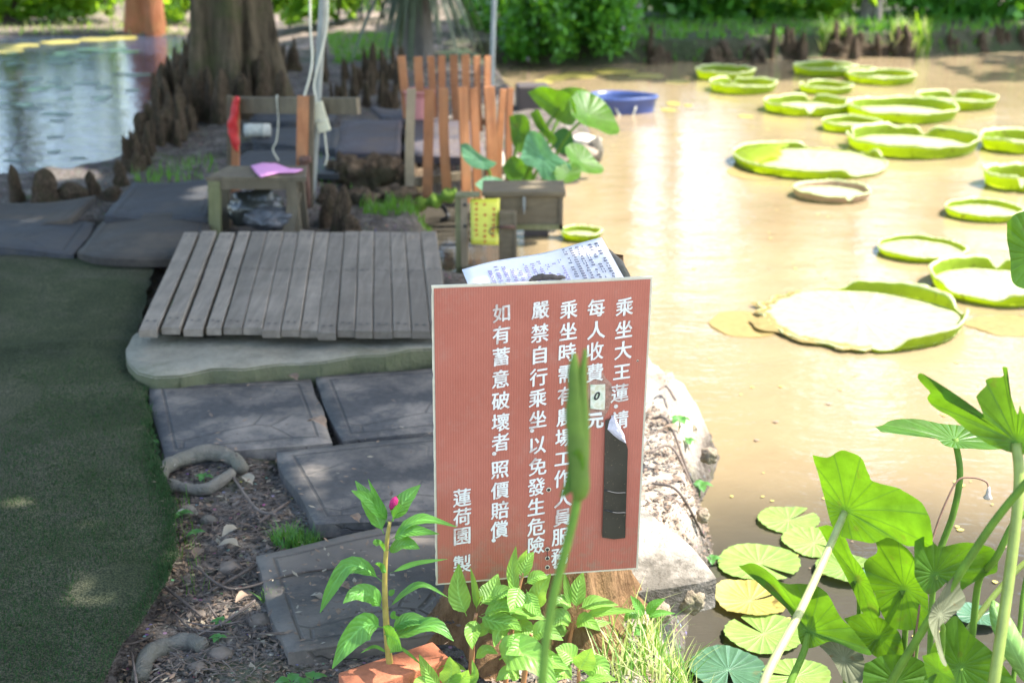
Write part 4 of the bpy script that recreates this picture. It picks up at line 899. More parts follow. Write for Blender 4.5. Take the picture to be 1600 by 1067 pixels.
# ------------------------------------------------------------------ blue tub
c = P(972, 181, ZW); K = 40; tub = empty('plastic_tub', c); T(tub, 'blue plastic tub floating half full near the far bank', 'tub'); c = c + Vector((0, .2, 0))
out = []
for i in range(K):
    a = 6.2832 * i / K; rx, ry = .262, .19; k_ = 1 + .07 * math.cos(3 * a + .4) - .05 * math.cos(2 * a)
    out.append(Vector((rx * k_ * math.cos(a), ry * k_ * math.sin(a), 0)))
rings = [(.86, -.06), (.93, .02), (.98, .09), (1.03, .10), (1.035, .118), (.98, .12), (.93, .09), (.88, .03)]
m = MB(); m.add([c + Vector((p.x * s, p.y * s, z)) for s, z in rings for p in out], [(j * K + i, j * K + (i + 1) % K, (j + 1) * K + (i + 1) % K, (j + 1) * K + i) for j in range(len(rings) - 1) for i in range(K)])
m.build('shell', M['blue'], tub)
m = MB(); m.add([c + Vector((p.x * .9, p.y * .9, .05)) for p in out], [tuple(range(K))]); m.build('muddy_filling', M['bluein'], tub)
m = MB(); m.tube(catmull([c + Vector((-.05, -.185, .05)), c + Vector((.0, -.21, -.02)), c + Vector((.06, -.21, -.03)), c + Vector((.1, -.185, .06))], 5), .006, 6); m.build('rope', M['cable'], tub)

# ------------------------------------------------------------------ giant water lily pads
def victoria(px, py, wpx, rim, label, low=(), notches=(270,), mat='padrim', fold=0, flat=False, old=False, seed=0):
    rim *= .8 if py < 240 else .95
    c0 = P(px, py, ZW + .014); r = wpx / 2 * depth_of(c0) / F; rs = np.random.RandomState(seed + int(px))
    NA, NR_ = 96, 10; root = empty('giant_lily_pad', c0); T(root, label, 'lily pad', 'giant rimmed lily pads on the pond')
    def hfac(a):
        h = 1.0
        for lo, hi, f in low:
            aa = (a - lo) % 360; wdt = (hi - lo) % 360
            if aa < wdt: h = min(h, 1 - (1 - f) * sm(min(aa, wdt - aa) / 12))
        for nn in notches:
            d = abs((a - nn + 180) % 360 - 180); h = min(h, lerp(.12, 1, sm(d / 9)))
        return h
    def rad(a):
        k = 1 + .02 * math.sin(math.radians(a) * 3 + seed) + .012 * math.sin(math.radians(a) * 7 + seed)
        for nn in notches:
            d = abs((a - nn + 180) % 360 - 180); k -= .07 * (1 - sm(d / 10))
        if old and (110 < a < 265): k += .10 * noise.noise(Vector((a * .12, seed, 0))) + .05 * noise.noise(Vector((a * .5, seed, 0)))
        return k
    m = MB(); v = []; uv = []
    for j in range(NR_ + 1):
        for i in range(NA):
            a = 360 * i / NA; q_ = r * rad(a) * j / NR_; t = math.radians(a); z = .005 * noise.noise(Vector((q_ * math.cos(t) * 9, q_ * math.sin(t) * 9, seed)))
            v.append((c0.x + q_ * math.cos(t), c0.y + q_ * math.sin(t), c0.z + z * (j > 0))); uv.append((j / NR_ * math.cos(t), j / NR_ * math.sin(t)))
    m.add(v, [(j * NA + i, (j + 1) * NA + i, (j + 1) * NA + (i + 1) % NA, j * NA + (i + 1) % NA) for j in range(NR_) for i in range(NA)], uv)
    m.build('pad', M['padtop'], root)
    m = MB(); v = []; K = 6
    for side in (0, 1):
        for j in range(K + 1):
            s = j / K
            for i in range(NA):
                a = 360 * i / NA; t = math.radians(a); h = hfac(a) * rim * (1 + .06 * math.sin(3 * t + seed) + .22 * noise.noise(Vector((math.cos(t) * 2.2, math.sin(t) * 2.2, seed))) + .10 * noise.noise(Vector((math.cos(t) * 9, math.sin(t) * 9, seed)))); 
                fl = .10 * rim * s + .55 * rim * max(0, s - .75) * (1 if h > rim * .5 else .2)
                q_ = r * rad(a) + (.006 + .0025 * math.sin(t * 60) if side == 0 else -.002) + fl - .015 * (1 - s) ** 2 * (side == 0)
                z = h * s - (.012 if side == 0 else 0) * (1 - s) + .002 * rs.randn() * (s > .9)
                v.append((c0.x + q_ * math.cos(t), c0.y + q_ * math.sin(t), c0.z + z + (.002 if side else 0)))
    n1 = (K + 1) * NA
    f = [(j * NA + i, j * NA + (i + 1) % NA, (j + 1) * NA + (i + 1) % NA, (j + 1) * NA + i) for j in range(K) for i in range(NA)]
    f += [(n1 + j * NA + i, n1 + (j + 1) * NA + i, n1 + (j + 1) * NA + (i + 1) % NA, n1 + j * NA + (i + 1) % NA) for j in range(K) for i in range(NA)]
    f += [(K * NA + i, K * NA + (i + 1) % NA, n1 + K * NA + (i + 1) % NA, n1 + K * NA + i) for i in range(NA)]
    m.add(v, f)
    for i_ in range(len(m.mi)):
        b_ = i_ // NA; m.mi[i_] = 1 if b_ in (K - 1, 2 * K - 1, 2 * K) else 0
    m.build('rim', [M[mat], M['padlip']], root)
    if fold:
        m = MB(); v = []; a0_, a1_ = 95, 215; NS = 24
        for i in range(NS + 1):
            a = math.radians(a0_ + (a1_ - a0_) * i / NS); e = math.sin(math.pi * i / NS)
            for s in range(8):
                q_ = r * (1.0 - .62 * (s / 7) * e); z = rim * .95 * math.sin(.35 + s / 7 * 2.4) * (.35 + .65 * e) + .012
                v.append((c0.x + q_ * math.cos(a), c0.y + q_ * math.sin(a), c0.z + z + .012 * noise.noise(Vector((i * .5, s * .6, 2)))))
        m.add(v, [(i * 8 + s, i * 8 + s + 1, (i + 1) * 8 + s + 1, (i + 1) * 8 + s) for i in range(NS) for s in range(7)]); m.build('folded_flap', M['padrim'], root)
    if old:
        m = MB(); v = []; NS = 40
        for i in range(NS + 1):
            a_ = 118 + 145 * i / NS; a = math.radians(a_)
            for s in range(4):
                q_ = r * (rad(a_) * .94 + s / 3 * (.10 + .12 * max(0, noise.noise(Vector((i * .35, seed, 1)))) + (.14 if 180 < a_ < 205 else 0)))
                v.append((c0.x + q_ * math.cos(a), c0.y + q_ * math.sin(a), c0.z + .006 - .002 * s + .01 * noise.noise(Vector((i * .6, s, 4)))))
        m.add(v, [(i * 4 + s, i * 4 + s + 1, (i + 1) * 4 + s + 1, (i + 1) * 4 + s) for i in range(NS) for s in range(3)]); m.build('ragged_edge', M['padold'], root)
    return root
victoria(1345, 496, 306, .055, 'old giant lily pad with a ragged brown left edge and only patches of rim left', low=[(78, 285, .04), (350, 20, .15)], notches=(), old=True, seed=1)
victoria(1562, 447, 206, .06, 'giant lily pad cut by the right frame edge, low broken rim in front', low=[(200, 262, .35)], notches=(75,), seed=2)
victoria(1439, 391, 130, .022, 'small flat lily pad with a low rim left of the broken-rimmed pad', notches=(), seed=3)
victoria(1537, 332, 112, .032, 'small round lily pad with a thin complete rim near the right frame edge', notches=(), seed=4)
victoria(1300, 303, 112, .035, 'small lily pad with a pinkish red outer rim', notches=(285,), mat='padrimred', seed=5)
victoria(1592, 287, 100, .085, 'high-rimmed lily pad above the small round pad at the right frame edge', notches=(255,), seed=6)
victoria(1265, 254, 232, .05, 'very large lily pad whose left back is folded over into a tall green flap', low=[(20, 90, .1), (280, 20, .1)], notches=(), fold=1, seed=7)
victoria(1423, 228, 192, .09, 'wide high-rimmed lily pad right of the folded pad, rim dented at the back', low=[(80, 96, .55)], notches=(150, 62), seed=8)
victoria(1594, 228, 116, .085, 'lily pad half outside the frame with a front notch', notches=(265,), seed=9)
victoria(1330, 199, 86, .06, 'small plain lily pad behind the wide dented pad', notches=(), seed=10)
victoria(1262, 170, 128, .075, 'lily pad with a deep front notch left of the long flat-backed pad', notches=(262, 75), seed=11)
victoria(1410, 178, 162, .085, 'long high-rimmed lily pad in the middle of the second row', notches=(), seed=12)
victoria(1495, 162, 116, .075, 'lily pad with a notch in its back rim, right of the long pad', notches=(80,), seed=13)
victoria(1160, 139, 98, .075, 'foremost of the two overlapping lily pads farthest left', notches=(100,), seed=14)
victoria(1132, 119, 86, .08, 'hindmost of the two overlapping lily pads farthest left', notches=(), seed=15)
victoria(1290, 141, 78, .06, 'small lily pad in front of the crowded far lily pads', notches=(130,), seed=16)
victoria(1289, 113, 92, .08, 'far lily pad left in the back row, nearest the sunlit stumps', notches=(), seed=17)
victoria(1378, 125, 98, .07, 'far lily pad right in the crowded group under the sunlit bank', notches=(), seed=18)
victoria(1335, 116, 60, .06, 'narrow far lily pad squeezed between two larger far pads', notches=(), seed=19)
victoria(908, 368, 58, .028, 'lone lime green lily pad beside the wooden box', notches=(), seed=20)
# floating decaying leaves
def floater(px, py, w, h, mat, label, cat='floating leaf', seed=0, dz=.003, group=None, name='floating_leaf'):
    c = P(px, py, ZW + dz); k = depth_of(c) / F; a_ = w / 2 * k; dep = (P(px, py - h / 2, ZW) - P(px, py + h / 2, ZW)).length / 2
    m = MB(); N = 36; v = [tuple(c + Vector((0, 0, .002)))]; uv = [(0, 0)]
    for s in (.5, 1):
        for i in range(N):
            t = 6.2832 * i / N; q_ = s * (1 + .16 * noise.noise(Vector((math.cos(t) * 1.6, math.sin(t) * 1.6, seed))) + .05 * noise.noise(Vector((math.cos(t) * 7, math.sin(t) * 7, seed))))
            v.append((c.x + a_ * q_ * math.cos(t), c.y + dep * q_ * math.sin(t), c.z + .004 * noise.noise(Vector((t, s * 3, seed))))); uv.append((math.cos(t) * s, math.sin(t) * s))
    m.add(v, [(0, 1 + i, 1 + (i + 1) % N) for i in range(N)] + [(1 + i, 1 + N + i, 1 + N + (i + 1) % N, 1 + (i + 1) % N) for i in range(N)], uv)
    return T(m.build(name, M[mat], loc=c), label, cat, group)
floater(1165, 506, 110, 40, 'padold', 'tan dead leaf floating left of the ragged old lily pad', seed=2)
floater(1180, 270, 90, 22, 'padold', 'yellowish sunken leaf beside the folded lily pad', seed=4)
floater(1580, 508, 140, 30, 'padold', 'tan dead leaf floating right of the ragged old pad', seed=6)
for k, (x, y, w, h) in enumerate(((905, 118, 60, 10), (960, 112, 70, 8), (870, 122, 40, 8), (1010, 119, 60, 8), (1060, 128, 40, 6), (850, 128, 30, 6), (1052, 162, 22, 7), (1045, 172, 26, 6), (1075, 165, 16, 4), (1165, 182, 26, 5))):
    floater(x, y, w, h, 'lilyold', 'small yellow-brown leaf drifting between the far bank and the blue tub', seed=k + 10, group='drifting yellow leaves by the far bank')
for k in range(64):
    x, y = random.uniform(0, 230), random.choice((random.uniform(75, 170), random.uniform(75, 170), random.uniform(170, 285)))
    if sdist(*[np.array([q_]) for q_ in P(x, y, ZW)[:2]])[0] > -.15: continue
    floater(x, y, random.uniform(9, 46), random.uniform(2, 5), 'lilyblue', 'small dark leaf floating on the left pond', seed=k + 40, group='dark leaves on the left pond')
for k, (x, y, w) in enumerate(((30, 72, 70), (95, 66, 60), (150, 62, 60), (190, 60, 50), (10, 80, 50))):
    floater(x, y, w, 6, 'lilyold', 'pale lily leaf along the far shore of the left pond', seed=k + 60, group='pale lily leaves on the left pond')
# ------------------------------------------------------------------ cypress knees
def knee_mesh(seed, fat):
    rs = random.Random(seed); m = MB(); segs, rings = 14, 14; v = []; lean = (rs.uniform(-.18, .18), rs.uniform(-.18, .18)); k2 = rs.uniform(0, 9); ex = rs.uniform(.35, 1.0); tp_ = rs.uniform(.08, .2)
    for j in range(rings + 1):
        t = j / rings
        for i in range(segs):
            a = 6.2832 * i / segs
            r = fat * (1 - t) ** ex * .5 + tp_ + .25 * fat * max(0, 1 - t * 4) ** 2
            if t > .78: r *= math.sqrt(max(0.02, 1 - ((t - .78) / .225) ** 2))
            r *= 1 + .28 * math.sin(3 * a + k2 + t * 2.5) * (1 - t * .5) + .38 * noise.fractal(Vector((math.cos(a) * 1.3, math.sin(a) * 1.3, t * 3.6 + seed)), .9, 2.2, 3)
            bend = t * t
            v.append((r * math.cos(a) + lean[0] * bend, r * math.sin(a) + lean[1] * bend, t * 1.0 - .12))
    m.add(v, [(j * segs + i, j * segs + (i + 1) % segs, (j + 1) * segs + (i + 1) % segs, (j + 1) * segs + i) for j in range(rings) for i in range(segs)] + [tuple(rings * segs + i for i in range(segs))])
    return m
protos = []
for k in range(20):
    o = knee_mesh(k * 3 + 1, .42 + .06 * (k % 5)).build('cypress_knee', M['knee']); protos.append(o)
used = set()
ORD = 'leftmost second third fourth fifth sixth seventh eighth ninth tenth eleventh twelfth thirteenth fourteenth fifteenth sixteenth seventeenth eighteenth nineteenth twentieth'.split()
TENS = {2: 'twenty', 3: 'thirty', 4: 'forty', 5: 'fifty', 6: 'sixty', 7: 'seventy', 8: 'eighty', 9: 'ninety'}
def ordinal(i):
    if i < 20: return ORD[i]
    t, u = divmod(i + 1, 10)
    if u == 0: return {2: 'twentieth', 3: 'thirtieth', 4: 'fortieth', 5: 'fiftieth', 6: 'sixtieth', 7: 'seventieth', 8: 'eightieth', 9: 'ninetieth'}[t]
    return TENS[t] + '-' + ('first' if u == 1 else ORD[u - 1])
def knee(px, py, hpx, wpx, label, group):
    c = ghit(px, py); z = c.z - .01; k = depth_of(c) / F; pr = random.choice(protos)
    if pr.name in used: o = pr.copy(); COL.objects.link(o)
    else: o = pr; used.add(pr.name)
    o.location = (c.x, c.y, z); s = hpx * k; w = wpx * k * 1.15
    o.scale = (w, w, s * 1.1); o.rotation_euler = (random.uniform(-.08, .08), random.uniform(-.08, .08), random.uniform(0, 6.28))
    T(o, label, 'cypress knee', group); return o
def cluster(lst, fmt, group):
    lst = sorted(lst, key=lambda q_: q_[0])
    for i, (x, y, h, w) in enumerate(lst): knee(x, y, h, w, fmt % (ordinal(i) if i else 'first'), group)
G1 = 'cypress knees by the left pond'
knee(28, 316, 66, 20, 'slim dark upright knee standing leftmost at the pond edge, alone', G1)
knee(72, 318, 62, 44, 'broad mossy knee with a hooked tip at the left pond edge', G1)
knee(118, 318, 40, 48, 'squat light tan knee right of the broad mossy knee', G1)
knee(148, 306, 46, 22, 'small dark knee between the tan knee and the knee row', G1)
knee(190, 292, 48, 26, 'rounded brown knee at the front end of the knee row', G1)
knee(172, 312, 26, 34, 'low reddish brown root hump behind the rubber mats', G1)
def along(poly, n, spread, hr, wr, dy=6):
    out = []
    for k in range(n):
        t = random.random() * (len(poly) - 1); i = int(t); f = t - i
        x = lerp(poly[i][0], poly[i + 1][0], f) + random.uniform(0, spread); y = lerp(poly[i][1], poly[i + 1][1], f) + random.uniform(-dy, dy)
        out.append((x, y, random.uniform(*hr), random.uniform(*wr)))
    return out
cluster(along([(194, 268), (208, 238), (232, 205)], 30, 34, (22, 62), (13, 26)) + along([(232, 215), (250, 172), (262, 140), (285, 110)], 62, 58, (26, 80), (12, 26)), 'gnarled brown cypress knee in the row edging the left pond, %s from the left', G1)
cluster(along([(300, 178), (360, 186), (432, 172)], 34, 14, (30, 92), (14, 28), 12) + [(330, 160, 74, 24), (345, 178, 70, 26), (318, 186, 72, 20), (405, 160, 60, 22), (292, 165, 62, 22), (282, 196, 70, 24), (262, 222, 60, 24), (276, 226, 44, 22), (300, 205, 46, 24)],
        'mossy knee at the foot of the big cypress, %s from the left', 'cypress knees around the big trunk')
cluster(along([(478, 128), (560, 140), (625, 128)], 22, 14, (30, 66), (10, 18), 14) + along([(500, 165), (615, 172)], 12, 10, (30, 60), (10, 16), 8), 'slender dark knee between the steel pole and the slats, %s from the left', 'cypress knees on the middle bank')
cluster(along([(408, 112), (470, 118)], 8, 8, (40, 70), (14, 22), 14), 'dark knee in the shade right of the big trunk, %s from the left', 'cypress knees behind the big trunk')
cluster(along([(1000, 98), (1270, 92)], 20, 4, (10, 60), (8, 34), 9), 'grey-brown knee on the shaded far bank, %s from the left', 'cypress knees on the far bank')
cluster(along([(1284, 88), (1436, 86)], 16, 3, (12, 58), (9, 32), 7), 'sunlit pale knee on the far bank, %s from the left', 'sunlit cypress knees on the far bank')
cluster(along([(1455, 78), (1600, 72)], 9, 3, (18, 36), (10, 16), 4), 'low dim knee on the far right bank, %s from the left', 'cypress knees at the far right')
knee(532, 360, 78, 30, 'tall hooked knee with a bare yellowish side beside the inlet', G1)
knee(548, 366, 40, 46, 'fat low dark knee at the water behind the platform', G1)
knee(511, 352, 52, 30, 'brown knee right of the rusty iron stake', G1)
knee(516, 318, 34, 40, 'mossy round knee behind the steel pole foot', G1)
for k, (x, y, w, h, s) in enumerate(((585, 285, 90, 54, 1), (540, 282, 60, 50, 2), (636, 286, 50, 34, 3), (560, 318, 60, 30, 4), (615, 312, 70, 26, 5))):
    c = P(x, y, -.05); kk = depth_of(c) / F
    lump('root_mass', (c.x, c.y, -.04), (w * kk, .22, h * kk * 1.35), M['knee'], ('big mossy tangle of roots right of the steel pole', 'mossy root lump next to the foot of the steel pole', 'small root lump left of the front slats', 'low root lump at the edge of the inlet', 'muddy root lump below the front slats')[k], 'root', 'root lumps by the inlet', seed=40 + s, amp=.5, sub=4, freq=2.4)

# ------------------------------------------------------------------ trees
def leaf_quads(C, size, asp=.5, tilt=None):
    n_ = len(C); a = rng.normal(size=(n_, 3)); a /= np.linalg.norm(a, axis=1)[:, None]
    b = rng.normal(size=(n_, 3)); b -= a * (a * b).sum(1)[:, None]; b /= np.linalg.norm(b, axis=1)[:, None]
    s = size * rng.uniform(.6, 1.35, n_)[:, None]
    V = np.stack([C - a * s * .5, C + b * s * asp * .5, C + a * s * .5, C - b * s * asp * .5], 1).reshape(-1, 3)
    Fc = np.arange(n_ * 4).reshape(-1, 4); return V, Fc
def quads_obj(name, V, Fc, mat, par=None):
    me = bpy.data.meshes.new(name); me.from_pydata(V.tolist(), [], Fc.tolist()); me.materials.append(mat)
    o = bpy.data.objects.new(name, me); COL.objects.link(o)
    if par is not None: put_under(o, par)
    return o
def bound(y): return np.interp(y, [1.0, 2.3, 3.0, 4.5, 5.6, 6.1, 6.8, 7.6, 9.0, 10.5, 12], [-.3, -.28, -.06, .12, .45, .05, -.5, -.6, -.5, .2, .9])
def shadow_xy(C): t = C[:, 2] / SD.z; return C[:, 0] - SD.x * t, C[:, 1] - SD.y * t
def lit_main(C):
    x, y = shadow_xy(C); e = np.array([noise.noise(Vector((a * 1.1, b * 1.1, 4))) for a, b in zip(x, y)]); h = np.array([noise.noise(Vector((a * 3.1, b * 3.1, 9))) for a, b in zip(x, y)])
    return (x > bound(y) + .10 * h) | ((e > .47) & (h > .05)) | (h > .6)  # leaves dropped from the crowns to shape where sun and shade fall
def far_lit(C):
    x, y = shadow_xy(C); h = np.array([noise.noise(Vector((a * 1.3, b * 1.3, 2))) for a, b in zip(x, y)])
    w = ((x > 2.85) & (x < 4.0) & (y < 15.2)) | ((x > -4.9) & (x < -3.1) & (y > 13.6)) | ((x > -2.9) & (x < -1.2) & (y > 13.8)) | ((y > 14.5) & (x < .2)) | ((y > 14.9) & (h > -.1)) | (y < 11.9) & (x > -1) | (y > 15.8)
    return w | (h > .36)  # far crowns opened likewise over ground that should be sunlit
def crown_pts(c, rad, n_, clumps=40, sig=.28):
    u = rng.normal(size=(clumps, 3)); u /= np.linalg.norm(u, axis=1)[:, None]; cc = u * (rng.uniform(.2, 1, clumps) ** .5)[:, None] * np.array(rad) + np.array(c)
    return cc[rng.integers(0, clumps, n_)] + rng.normal(size=(n_, 3)) * sig * np.array(rad)
def trunk_mb(base, top, r0, r1, flare=.6, lobes=0, seed=0, segs=28, rings=26, lean=(0, 0)):
    m = MB(); v = []; base = Vector(base); top = Vector(top)
    for j in range(rings + 1):
        t = (j / rings) ** 1.8; c = base.lerp(top, t); h = (top.z - base.z) * t
        for i in range(segs):
            a = 6.2832 * i / segs; r = lerp(r0, r1, t) * (1 + flare * math.exp(-h / .35))
            if lobes: r *= 1 + (.13 + .2 * math.exp(-h / .5)) * math.sin(lobes * a + seed) + .05 * math.sin((lobes * 2 + 1) * a + seed)
            r *= 1 + .07 * noise.noise(Vector((math.cos(a) * 2.5, math.sin(a) * 2.5, h * 1.2 + seed)))
            v.append(c + Vector((r * math.cos(a), r * math.sin(a), 0)))
    m.add(v, [(j * segs + i, j * segs + (i + 1) % segs, (j + 1) * segs + (i + 1) % segs, (j + 1) * segs + i) for j in range(rings) for i in range(segs)]); return m
def limbs(m, base, h0, h1, spread, n_, r, seed):
    rs = random.Random(seed)
    for k in range(n_):
        z = lerp(h0, h1, k / max(1, n_ - 1)); a = rs.uniform(0, 6.28); d = Vector((math.cos(a), math.sin(a), .35)) * spread * rs.uniform(.5, .9)
        p = Vector((base[0], base[1], z)); m.tube(catmull([p, p + d * .4 + Vector((0, 0, .1)), p + d], 4), [lerp(r, r * .25, i / 8) for i in range(9)], 6)
# big double-stemmed cypress
tb = P(364, 168, 0); big = empty('cypress_tree', tb); T(big, 'big twin-stemmed cypress with a fluted mossy trunk ringed by knees', 'tree')
tb = Vector((tb.x, tb.y + .3, -.05))
m = trunk_mb(tb + Vector((-.10, 0, 0)), tb + Vector((-.10, .1, 9)), .185, .1, .35, 5, 1.0, 40); n0 = MB(); m.add([], [])
m2 = trunk_mb(tb + Vector((.10, .06, 0)), tb + Vector((-.06, .3, 8)), .10, .06, 1.2, 4, 2.0, 36); m.add(m2.v, m2.f); limbs(m, tb, 3.2, 8, 4.2, 14, .07, 3)
m.build('trunk', M['bark'], big)
C = np.concatenate([crown_pts((-.4, 9.6, 6.4), (5.2, 4.2, 2.6), 46000, 150, .12), crown_pts((.6, 7.0, 5.0), (2.6, 3.0, 1.4), 16000, 70, .15)])
C = C[(C[:, 2] > 3.2)]; C = C[~lit_main(C)]; V_, F_ = leaf_quads(C, .21, .55); quads_obj('crown', V_, F_, M['crown'], big)
# two unseen trees added outside the picture to shade the path
for k, (x, y, cz, rad, lb) in enumerate(((-3.9, 5.2, 6.2, (4.2, 3.4, 2.0), 'unseen spreading tree added left of the green carpet to shade the path'), (2.3, .2, 5.0, (3.0, 3.0, 1.6), 'unseen leaning tree added behind the camera to shade the path'))):
    t_ = empty('added_shade_tree', (x, y, 0)); T(t_, lb, 'tree'); m = trunk_mb((x, y, -.1), (x + .2, y, cz), .17, .09, .5, 3, k); limbs(m, (x, y), cz - 1.2, cz, 2.0, 7, .05, k); m.build('trunk', M['bark2'], t_)
    C = crown_pts((x + (2.6 if k == 0 else -.6), y + (.6 if k == 0 else 2.6), cz), rad, 20000, 80, .15); C = C[C[:, 2] > 3.0]; C = C[~lit_main(C)]; V_, F_ = leaf_quads(C, .2, .55); quads_obj('crown', V_, F_, M['crown'], t_)
# far bank trees
def tree(px, Yd, r, mat, label, crz=6.2, rad=(2.4, 2.2, 2.2), n_=2600, name='tree', h=6.0, lean=0, flare=.5, lobes=3, group=None, size=.36):
    x = (px - 800) / F * (Yd * cP + (H) * sP); t_ = empty(name, (x, Yd, 0)); T(t_, label, 'tree', group)
    m = trunk_mb((x, Yd, gz(x, Yd) - .08), (x + lean, Yd + .1, h), r, r * .55, flare, lobes, px); limbs(m, (x + lean * .8, Yd), h * .65, h, 1.3, 5, r * .3, px); m.build('trunk', mat, t_)
    C = crown_pts((x + lean, Yd, crz), rad, n_, 34, .2); C = C[C[:, 2] > 3.4]; C = C[~far_lit(C)]
    V_, F_ = leaf_quads(C, size, .6); quads_obj('crown', V_, F_, M['crown'], t_)
tree(230, 15.35, .17, M['redbark'], 'sunlit tree with orange-red bark and a mossy foot on the far left shore', flare=.25)
tree(8, 16.2, .10, M['bark2'], 'dark tree at the far left corner behind the left pond', n_=3000)
tree(-200, 14.6, .2, M['bark2'], 'dark tree left outside the frame behind the left pond', n_=3000)
tree(165, 17.6, .06, M['bark2'], 'slim dark trunk left of the red-barked tree', n_=900)
tree(985, 14.7, .10, M['greybark'], 'brown trunk flaring at its foot behind the round green bush', flare=.5)
tree(1362, 14.6, .085, M['greybark'], 'straight pale grey trunk behind the sunlit knees', flare=.2, n_=1800)
tree(1243, 16.4, .13, M['bark2'], 'dark trunk left of the pale grey trunk')
tree(1508, 16.6, .12, M['bark2'], 'dark trunk right of the pale grey trunk at the top edge')
tree(1060, 17.2, .08, M['bark2'], 'thin dark trunk right of the flaring brown trunk')
tree(745, 16.2, .10, M['bark2'], 'dim trunk behind the thin bare pole')
tree(1680, 15.6, .15, M['bark2'], 'tree right outside the frame on the far bank', n_=3000)
tree(1850, 14.2, .15, M['bark2'], 'tree far right outside the frame on the far bank', n_=3000)
for k in range(8):
    tree(-10 + k * 26 + random.uniform(-7, 7), 19 + random.uniform(-.6, .8), .035, M['bark2'], 'thin sapling trunk in the row beyond the left pond, %s from the left' % ordinal(k).replace('leftmost', 'first'), n_=260, crz=5.6, rad=(1.0, 1, 1.4), group='thin saplings beyond the left pond', flare=.1, lobes=0, h=6.5)
# far woods: one mass
P_ = []
for k in range(70):
    px = random.uniform(-600, 2300)
    if 955 < px < 1060 or 1072 < px < 1160 or -420 < px < 285 or 1205 < px < 1235 or 1505 < px < 1540: continue
    Yd = random.uniform(31, 44); x = (px - 800) / F * Yd
    P_.append(crown_pts((x, Yd, random.uniform(2.5, 5)), (1.2, 1.2, random.uniform(2.5, 4.5)), 260, 16, .25))
for px in list(range(930, 1190, 22)) + [1220, 1522]:
    Yd = random.uniform(36, 40); x = (px - 800) / F * Yd; P_.append(crown_pts((x, Yd, 12.6), (1.3, 1.2, 3.0), 420, 18, .25))
C = np.concatenate(P_); C = C[C[:, 2] > -.1]; V_, F_ = leaf_quads(C, .8, .6); T(quads_obj('woods', V_, F_, M['crown']), 'dark wood beyond the far bank seen mirrored in the pond', 'woods', kind='stuff')
# hedges
def bushy(name, px0, px1, Yd, h, dpt, n_, size, mat, label, cat, group=None, cl=26, flowers=0, z0=0.):
    x0, x1 = [(p - 800) / F * (Yd * cP + H * sP) for p in (px0, px1)]; c = ((x0 + x1) / 2, Yd, h * .45)
    root = empty(name, (c[0], Yd, 0)); T(root, label, cat, group)
    C = crown_pts(c, ((x1 - x0) / 2, dpt, h * .55), n_, cl, .2); C[:, 2] = np.abs(C[:, 2] - .0) - (.16 if name == 'bush' else .0) + z0; C = C[C[:, 2] < h * 1.25]
    V_, F_ = leaf_quads(C, size, .62); quads_obj('foliage', V_, F_, M[mat], root)
    m = MB()
    for k in range(6):
        x = lerp(x0, x1, (k + .5) / 6); m.tube([Vector((x, Yd, -.1)), Vector((x + random.uniform(-.1, .1), Yd + random.uniform(-.1, .1), h * .7))], [.02, .008], 6)
    m.build('stems', M['bark2'], root)
    if flowers:
        m = MB()
        for k in range(flowers):
            p = Vector(C[random.randrange(len(C))]) + Vector((0, -.1, 0)); m.box(p, (.035, .02, .035), Matrix.Rotation(random.random(), 3, 'Y'))
        m.build('blossoms', mat_simple('lilac_blossom', (.6, .4, .55), .7), root)
bushy('hedge', -120, 190, 16.3, .55, .4, 3400, .12, 'lime', 'bright lime hedge along the far left shore', 'hedge', z0=-.12)
bushy('hedge', 245, 305, 16.3, .55, .4, 1100, .12, 'lime', 'lime hedge piece right of the red-barked tree', 'hedge', z0=-.12)
bushy('hedge', 395, 620, 14.9, .7, .45, 2200, .13, 'lime', 'bright lime hedge behind the cypress and the path', 'hedge')
bushy('hedge', 985, 1240, 15.0, .55, .5, 2200, .15, 'bush', 'dark green hedge behind the flaring brown trunk', 'hedge')
bushy('hedge', 1235, 1360, 15.1, .8, .5, 1300, .14, 'lime', 'lime green hedge between the dark and the pale grey trunks', 'hedge')
bushy('hedge', 1370, 1720, 15.0, .9, .5, 2600, .15, 'bush', 'dark green hedge along the far right bank', 'hedge')
bushy('bush', 782, 905, 13.1, .75, .5, 5200, .075, 'bush', 'green leafy bush overhanging the water left, with small pink blossoms', 'bush', cl=40, flowers=8)
bushy('bush', 872, 985, 13.2, .95, .55, 5600, .075, 'bush', 'taller rounded green bush over the water left of the brown trunk', 'bush', cl=40, flowers=7)
bushy('bush', 730, 800, 14.0, .5, .4, 1500, .09, 'bush', 'low dim bush behind the thin bare pole', 'bush')
# weeds on the sunlit far bank
# far bank grass
def grass_patch(name, pts, mats, label, kind, hgt, w, seg=3, par=None, cat='grass', lean=.5):
    m = MB()
    for p, h in pts:
        a = random.uniform(0, 6.28); d = Vector((math.cos(a), math.sin(a), 0)); s = Vector((-d.y, d.x, 0)) * w * random.uniform(.6, 1.3); L = random.uniform(.15, 1) * lean; v = []
        for j in range(seg + 1):
            t = j / seg; c = p + Vector((0, 0, h * (t - .25 * L * t * t))) + d * h * L * t * t; ww = 1 - t ** 1.6
            v += [c - s * ww, c + s * ww] if j < seg else [c]
        f = [(2 * j, 2 * j + 1, 2 * j + 3, 2 * j + 2) for j in range(seg - 1)] + [(2 * seg - 2, 2 * seg - 1, 2 * seg)]
        m.add(v, f, None, 0 if random.random() < .6 or len(mats) < 2 else 1)
    return T(m.build(name, mats, par, smooth=False), label, cat, kind=kind)
